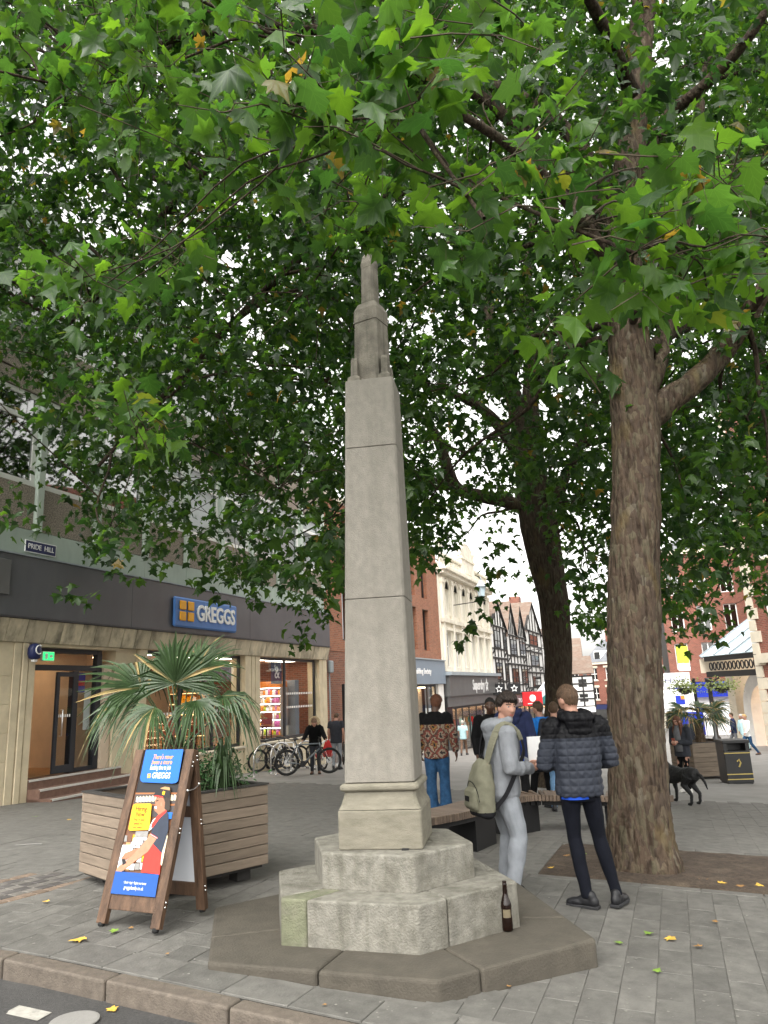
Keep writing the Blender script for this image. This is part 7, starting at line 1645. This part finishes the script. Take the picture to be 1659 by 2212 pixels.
def try_add(x, y, d, n, sz, near, spread):
    p = CAM+ray(x, y)*d
    if p.z < 2.35 or p.z > 17: return False
    if 5 < x < 180 and 1135 < y < 1240: return False
    if 385 < x < 505 and 1290 < y < 1370: return False
    if (p-FP0).dot(SN) < .5 and (p-FP0).dot(SD) > -8: return False
    if d < 6.1 and 715 < x < 880 and y > 470: return False
    if (p.xy-MC.xy).length < .8 and p.z < 5.6: return False
    if d < YA+.5 and 1280 < x < 1460 and y > 660: return False
    if d < YB and ((1085 < x < 1240 and y > 1100) or (930 < x < 1130 and 860 < y < 1100)) and rsp.random() < (.88 if y > 1100 else .6): return False
    sprays.append((p, spread, n, sz, near)); return True
def layer_fill(d0, d1, tau, xr, yr, n=13, sz=.165, test=None):
    area = (xr[1]-xr[0])*(yr[1]-yr[0]); dm = (d0+d1)/2; la = .42*(sz*FPX/dm)**2*.6; cnt = int(tau*area/(la*n))
    for _ in range(cnt):
        x, y = rsp.uniform(*xr), rsp.uniform(*yr); d = (rsp.uniform(d0**3, d1**3))**(1/3)
        q = dens(x, y, d)*(test(x, y, d) if test else 1)
        if rsp.random() < q: try_add(x, y, d, n, sz*rsp.uniform(.85,1.15), 0, .26)
for (cx, cy, rx, ry) in NEARB:
    for _ in range(int(5*rx*ry/9000)+1):
        t, r_ = rsp.uniform(0,6.28), math.sqrt(rsp.random()); try_add(cx+rx*r_*math.cos(t), cy+ry*r_*math.sin(t), rsp.uniform(3.4,4.7), 7, .185, 1, .20)
for (cx, cy, rx, ry) in MIDB:
    for _ in range(int(5.5*rx*ry/8000)+2):
        t, r_ = rsp.uniform(0,6.28), math.sqrt(rsp.random()); try_add(cx+rx*r_*math.cos(t), cy+ry*r_*math.sin(t), rsp.uniform(4.8,6.5), 9, .175, 1, .22)
layer_fill(5.2, 8.0, .5, (-350,2010), (-420,620), 11, .17, lambda x, y, d: (1.0 if y < 350 else max(0, 1-(y-350)/270))*(.3 if x < 500 else .7))
layer_fill(8.0, 11.5, 1.5, (-350,2010), (-380,1420), 13, .15, lambda x, y, d: (1.0 if y < 800 else (1.0 if x < 720 or x > 1420 else .4)*(1.5 if x > 1420 and y > 850 else 1)))
layer_fill(11.5, 16.5, 1.5, (-250,1900), (-300,1430), 14, .155)
layer_fill(12.5, 17.5, .75, (850,1350), (820,1400), 12, .16)
layer_fill(16.5, 23, .95, (250,1850), (-200,1430), 14, .165)
# unseen sprays added over and behind the camera to shade the near ground
for _ in range(330):
    p = Vector((rsp.uniform(-6.5,6.5), rsp.uniform(-3.5,5.2), rsp.uniform(5.0,9.0)))
    x, y, d_ = proj(p)
    if d_ > .5 and y > -250: continue
    sprays.append((p, .26, 12, .17, 0))
for x_, y_, d_ in ((778,492,5.2),(800,478,5.1),(822,496,5.25),(792,508,5.3),(840,470,5.2)):
    sprays.append((CAM+ray(x_, y_)*d_, .13, 8, .15, 1))
# hanging twig ends
for x, y, d in ((185,1285,10.5),(160,1275,10.5),(440,1255,11),(450,1275,11),(540,1300,11.5),(655,1345,12),(635,1370,12.5),(660,1390,12.5),(695,1330,12.5),(985,1385,13),(1000,1365,13),(1020,1340,13.2),(1045,1320,13.2),(1090,1310,14),(1480,1425,9.5),(1495,1400,9.5),(1540,1330,9.5),(1440,1300,10),(15,1120,9),(60,1140,9.5),(120,1195,10)):
    try_add(x, y, d, 7, .165, 0, .16)
# ---- branches: reach sprays from the limbs
def grow(par, seg, pts, nmaj, nmin, m, zmin):
    if not pts: return
    allp = [(Vector(c), r_) for c, r_ in seg if r_ < .3 and c.z > zmin]
    mbm = MB(); pool = list(pts); rsb = random.Random(5); A_ = np.array([tuple(c) for c, _ in allp]); Rr_ = [r_ for _, r_ in allp]
    for stage, cnt, r0, r1 in (('major', nmaj, .035, .010), ('minor', nmin, .014, .004)):
        add_p, add_r = [], []
        for tgt in rsb.sample(pool, min(cnt, len(pool))):
            dd = A_-np.array(tuple(tgt)); L2 = np.sqrt((dd**2).sum(1))+np.where(dd[:,2] > .3, .8*dd[:,2], 0); i = int(L2.argmin()); a = Vector(A_[i])
            if (a-tgt).length < .15: continue
            L_ = (tgt-a).length; mid_ = a.lerp(tgt,.5)+Vector((rsb.gauss(0,.07),rsb.gauss(0,.07),rsb.uniform(.02,.14)))*L_
            q = [a, a.lerp(mid_,.5)+Vector((rsb.gauss(0,.03),rsb.gauss(0,.03),rsb.gauss(.02,.03)))*L_, mid_, mid_.lerp(tgt,.5)+Vector((rsb.gauss(0,.04),rsb.gauss(0,.04),rsb.gauss(.0,.03)))*L_, tgt]; C_ = catmull(q, 3)
            ra = min(r0*min(1.5,.5+L_*.3), Rr_[i]*.8); mbm.tube(C_, list(np.linspace(ra, r1, len(C_))), 6 if stage == 'major' else 5, caps=False)
            add_p += [tuple(c) for c in C_]; add_r += list(np.linspace(ra, r1, len(C_)))
        if add_p: A_ = np.vstack([A_, np.array(add_p)]); Rr_ += add_r
    o_ = mbm.build('branches', m, par, smooth=True); tag(o_, kind='stuff'); child_fix(o_, par)
inA = [s for s in sprays if s[0].y < 12.2]; inB = [s for s in sprays if s[0].y >= 12.2]
grow(TRA, segA, [s[0] for s in inA], 110, 600, 'bark_dark', 5.6); grow(TRB, segB, [s[0] for s in inB if s[1] > .2], 90, 480, 'bark_dark', 5.0)
# ---- leaves
half = [(.0,.0),(.16,-.09),(.40,-.05),(.33,.08),(.29,.17),(.40,.27),(.56,.42),(.40,.43),(.27,.46),(.30,.60),(.20,.66),(.10,.80),(.0,1.0)]
def leaf_template(hp):
    o_ = [(x, y) for x, y in hp]+[(-x, y) for x, y in hp[-2:0:-1]]
    V_ = [(0,.30)]+o_; n = len(o_); F_l = [(0, 1+i, 1+(i+1) % n) for i in range(n)]
    z = lambda x, y: -.22*abs(x)-.22*max(0,y-.2)**2-.10*abs(x)*abs(x)+.03*math.sin(9*x+5*y)
    return np.array([(x, y-.0, z(x,y)) for x, y in V_], dtype=np.float32), np.array(F_l, dtype=np.int32)
T_hi, F_hi = leaf_template(half); T_lo, F_lo = leaf_template([half[i] for i in (0,2,4,6,8,10,12)])
twigs = []
def leaf_frames(sp_list, seed):
    g = np.random.default_rng(seed); out_ = []
    for p, spread, n, sz, near in sp_list:
        tw = g.normal(size=3); tw[2] *= .35; tw /= np.linalg.norm(tw)+1e-6
        if near: twigs.append((np.array(tuple(p))-tw*spread*1.7, np.array(tuple(p))+tw*spread*1.5, .0045))
        for k in range(n):
            pos = np.array(tuple(p))+tw*g.uniform(-1,1)*spread*1.25+g.normal(size=3)*spread*.5
            a = g.uniform(0,2*math.pi); dr = np.array([math.cos(a), math.sin(a), -g.uniform(.15,1.25)]); dr /= np.linalg.norm(dr)
            up = np.array([g.normal()*.45, g.normal()*.45, 1.0]); up -= dr*up.dot(dr); up /= np.linalg.norm(up)
            out_.append((pos, dr, up, sz*g.uniform(.6,1.2)))
            if near: q_ = np.array(tuple(p))+tw*max(-1.4*spread, min(1.4*spread, (pos-np.array(tuple(p))).dot(tw))); twigs.append((q_, pos+dr*.02, .0016))
    return out_
def leaf_mesh(name, frames, T_, F_f, m):
    n = len(frames); pos = np.array([f[0] for f in frames]); Y = np.array([f[1] for f in frames]); Z = np.array([f[2] for f in frames]); X = np.cross(Y, Z); S = np.array([f[3] for f in frames])
    co = pos[:,None,:]+S[:,None,None]*(X[:,None,:]*T_[None,:,0:1]+Y[:,None,:]*T_[None,:,1:2]+Z[:,None,:]*T_[None,:,2:3])
    K = len(T_); g_ = np.random.default_rng(n)
    cz = g_.uniform(-.3,2.6,(n,1)); tw_ = g_.normal(0,.35,(n,1)); wx = g_.uniform(.8,1.15,(n,1)); cu_ = g_.uniform(-.1,.55,(n,1))
    LX = T_[None,:,0]*wx; LY = T_[None,:,1]+0*wx; LZ = T_[None,:,2]*cz+tw_*T_[None,:,0]*T_[None,:,1]-cu_*np.maximum(0,T_[None,:,1]-.35)**2*1.6
    co = pos[:,None,:]+S[:,None,None]*(X[:,None,:]*LX[:,:,None]+Y[:,None,:]*LY[:,:,None]+Z[:,None,:]*LZ[:,:,None])
    fc = (F_f[None]+(np.arange(n)*K)[:,None,None]).reshape(-1,3); me = bpy.data.meshes.new(name)
    me.vertices.add(n*K); me.vertices.foreach_set('co', co.astype(np.float32).ravel()); me.loops.add(fc.size); me.loops.foreach_set('vertex_index', fc.astype(np.int32).ravel())
    me.polygons.add(len(fc)); me.polygons.foreach_set('loop_start', np.arange(0, fc.size, 3, dtype=np.int32)); me.polygons.foreach_set('loop_total', np.full(len(fc), 3, dtype=np.int32))
    me.polygons.foreach_set('use_smooth', np.full(len(fc), K > 16)); me.materials.append(M[m]); me.update(calc_edges=True)
    if K > 16: at_ = me.attributes.new('lc', 'FLOAT_VECTOR', 'POINT'); at_.data.foreach_set('vector', np.tile(T_, (n,1)).astype(np.float32).ravel())
    return me
nleaf = 0
for par, lst, sd_ in ((TRA, inA, 1), (TRB, inB, 2)):
    nr = leaf_frames([s for s in lst if s[4]], sd_); fr_ = leaf_frames([s for s in lst if not s[4]], sd_+10)
    if sd_ == 1:
        def appsz(f):
            x, y, d = proj(f[0]); return f[3]/d if (d > 0 and -20 < x < 1680 and -20 < y < 2200) else 0
        nr.sort(key=appsz, reverse=True); lms = []
        for q in range(6):
            lm = bpy.data.meshes.new('leaf'); cz, tw_, wx, cu_ = random.uniform(-.2,2.4), random.gauss(0,.35), random.uniform(.85,1.12), random.uniform(0,.55)
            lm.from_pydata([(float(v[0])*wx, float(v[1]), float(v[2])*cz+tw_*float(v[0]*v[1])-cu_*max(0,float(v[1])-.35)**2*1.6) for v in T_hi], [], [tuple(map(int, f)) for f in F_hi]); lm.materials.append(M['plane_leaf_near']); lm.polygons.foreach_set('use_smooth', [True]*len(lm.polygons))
            at_ = lm.attributes.new('lc', 'FLOAT_VECTOR', 'POINT'); at_.data.foreach_set('vector', T_hi.ravel()); lms.append(lm)
        Tp = Matrix.Translation(-par.location)
        for f in nr[:300]:
            Y, Z = Vector(f[1]), Vector(f[2]); X = Y.cross(Z); s_ = f[3]
            link('leaf', random.choice(lms), par, mat4=Tp@Matrix(((X.x*s_,Y.x*s_,Z.x*s_,f[0][0]),(X.y*s_,Y.y*s_,Z.y*s_,f[0][1]),(X.z*s_,Y.z*s_,Z.z*s_,f[0][2]),(0,0,0,1))))
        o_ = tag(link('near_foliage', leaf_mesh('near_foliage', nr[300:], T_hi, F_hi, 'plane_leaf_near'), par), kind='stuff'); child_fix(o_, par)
        tm_ = MB()
        for a, b, r_ in twigs:
            L_ = float(np.linalg.norm(b-a)); jt = lambda s_: Vector((random.gauss(0,s_),random.gauss(0,s_),random.gauss(.02,s_)))*L_
            tm_.tube([Vector(a), Vector(a*.66+b*.34)+jt(.06), Vector(a*.33+b*.67)+jt(.06), Vector(b)], [r_, r_*.9, r_*.8, r_*.5], 4, caps=False)
        o_ = tag(tm_.build('twigs', 'twig', par), kind='stuff'); child_fix(o_, par)
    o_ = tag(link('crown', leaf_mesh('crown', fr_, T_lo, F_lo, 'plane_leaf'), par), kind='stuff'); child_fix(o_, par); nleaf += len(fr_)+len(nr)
print('LEAVES', nleaf, 'SPRAYS', len(sprays))
# ================================================================== fallen leaves, bird, litter
rsl = random.Random(8)
FL = [(168,2030,'leaf_yellow',.11,'large yellow fallen leaf beside the pavement sign'),(246,2012,'leaf_green',.07,'green fallen leaf under the pavement sign foot'),(282,2004,'leaf_brown',.04,'small brown leaf behind the sign foot'),(1450,2028,'leaf_yellow',.085,'bright yellow fallen leaf beside the black trainers'),(1400,2015,'leaf_green',.07,'green fallen leaf near the black trainers'),
      (1508,2045,'leaf_brown',.06,None),(1335,2036,'leaf_green',.06,None),(75,1765,'leaf_green',.10,None),(98,1948,'leaf_yellow',.06,None),(150,1771,'leaf_yellow',.07,None),(243,2182,'leaf_yellow',.07,None),(440,2180,'leaf_brown',.05,None),(1240,1868,'leaf_yellow',.08,None),(1225,1848,'leaf_brown',.08,None),(1285,1862,'leaf_yellow',.06,None),(1345,1880,'leaf_yellow',.08,None),(1480,1895,'leaf_yellow',.08,None),(1520,1902,'leaf_brown',.08,None),(1560,1908,'leaf_yellow',.08,None),(1600,1915,'leaf_brown',.08,None),(1250,1830,'leaf_brown',.09,None),(1260,1845,'leaf_green',.07,None),(1190,1875,'leaf_yellow',.07,None),(1440,1888,'leaf_brown',.08,None),(1640,1912,'leaf_yellow',.08,None),(1420,2096,'leaf_green',.06,None),(1545,1990,'leaf_brown',.05,None),(1100,2130,'leaf_brown',.03,None),(700,2170,'leaf_brown',.03,None),(360,2060,'leaf_brown',.03,None)]
for x, y, m, s_, lab in FL:
    h = -.11 if (ghit(x,y)-kb0).dot(KN) < -.14 else .014
    p = ghit(x, y, h)
    o_ = bpy.data.objects.new('fallen_leaf', None)
    me = bpy.data.meshes.new('fallen_leaf'); cr = rsl.uniform(-.5,.6); me.from_pydata([(float(v[0])*s_, (float(v[1])-.4)*s_, s_*(.04+cr*float(v[0])**2+.25*abs(float(v[1])-.4)*rsl.uniform(.2,1)*.4)) for v in T_hi], [], [tuple(map(int,f)) for f in F_hi]); me.materials.append(M[m])
    o_ = link('fallen_leaf', me, loc=(p.x,p.y,p.z), rot=(rsl.uniform(-.12,.12), rsl.uniform(-.12,.12), rsl.uniform(0,6.28)))
    cl = {'leaf_yellow':'yellow','leaf_brown':'brown','leaf_green':'green'}[m]; pit = in_pit(Vector((p.x,p.y,0)))
    if lab: tag(o_, lab, 'leaf', 'fallen leaves on the ground')
    else: tag(o_, f'{cl} fallen leaf lying on the ' + ('earth of the tree pit' if pit else 'grey paving or road'), 'leaf', f'{cl} leaves ' + ('in the tree pit' if pit else 'on the paving'))
tw = thing('fallen_twig', 'thin bare twig lying on the road by the kerb', 'twig', ghit(385,2180,-.108)); mb = MB(); mb.tube([(-.10,.0,.006),(-.02,.012,.008),(.09,-.01,.006)], [.006,.005,.003], 6); mb.tube([(0,.01,.008),(-.04,.05,.010)], [.004,.002], 5); mb.build('stem', 'twig', tw)
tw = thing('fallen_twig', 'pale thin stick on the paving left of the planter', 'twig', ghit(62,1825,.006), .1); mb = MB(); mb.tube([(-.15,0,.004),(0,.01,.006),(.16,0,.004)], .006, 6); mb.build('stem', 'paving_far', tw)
mat('gum', (.22,.21,.19), .8, .3, 3)
# pale specks of chewing gum and droppings on the platform and paving
gum = MB()
for k in range(420):
    x, y = rsl.uniform(-100,1759), rsl.uniform(1900,2200); p = ghit(x,y)
    if (p-kb0).dot(KN) < .05 or in_pit(Vector((p.x,p.y,0))): continue
    on = (p.xy-MC.xy).length < 1.2
    if on: continue
    r_ = rsl.uniform(.003,.010); n = 7; gum.add([(p.x+r_*rsl.uniform(.7,1.2)*math.cos(2*math.pi*j/n), p.y+r_*rsl.uniform(.7,1.2)*math.sin(2*math.pi*j/n), gz(p.x,p.y)+.0042) for j in range(n)], [tuple(range(n))])
tag(gum.build('gum_specks', 'gum', pavement), kind='stuff')
# pigeon on the limb
pg_ = at_y(1509, 703, YA-.2); PG = thing('pigeon', 'pale pigeon perched on a limb of the big plane tree', 'bird', tuple(pg_), .8)
mb = MB(); mb.ell((0,0,.06), (.06,.11,.062), 14, 10, Euler((.5,0,0)).to_matrix()); mb.ell((0,.075,.14), (.032,.034,.034), 10, 8); mb.tube([(0,.05,.09),(0,.072,.13)], [.042,.03], 10); mb.tube([(0,.10,.138),(0,.135,.13)], [.010,.003], 6); mb.tube([(0,-.08,.03),(0,-.20,-.03)], [.04,.025], 8)
for s_ in (-1,1): mb.tube([(s_*.02,.01,.02),(s_*.02,.02,-.03)], .006, 5)
me = remesh(mb, .008, 3, .5); mat('pigeon', (.42,.40,.40), .8, .3, 20); me.name = 'body'; me.materials.append(M['pigeon']); link('body', me, PG)
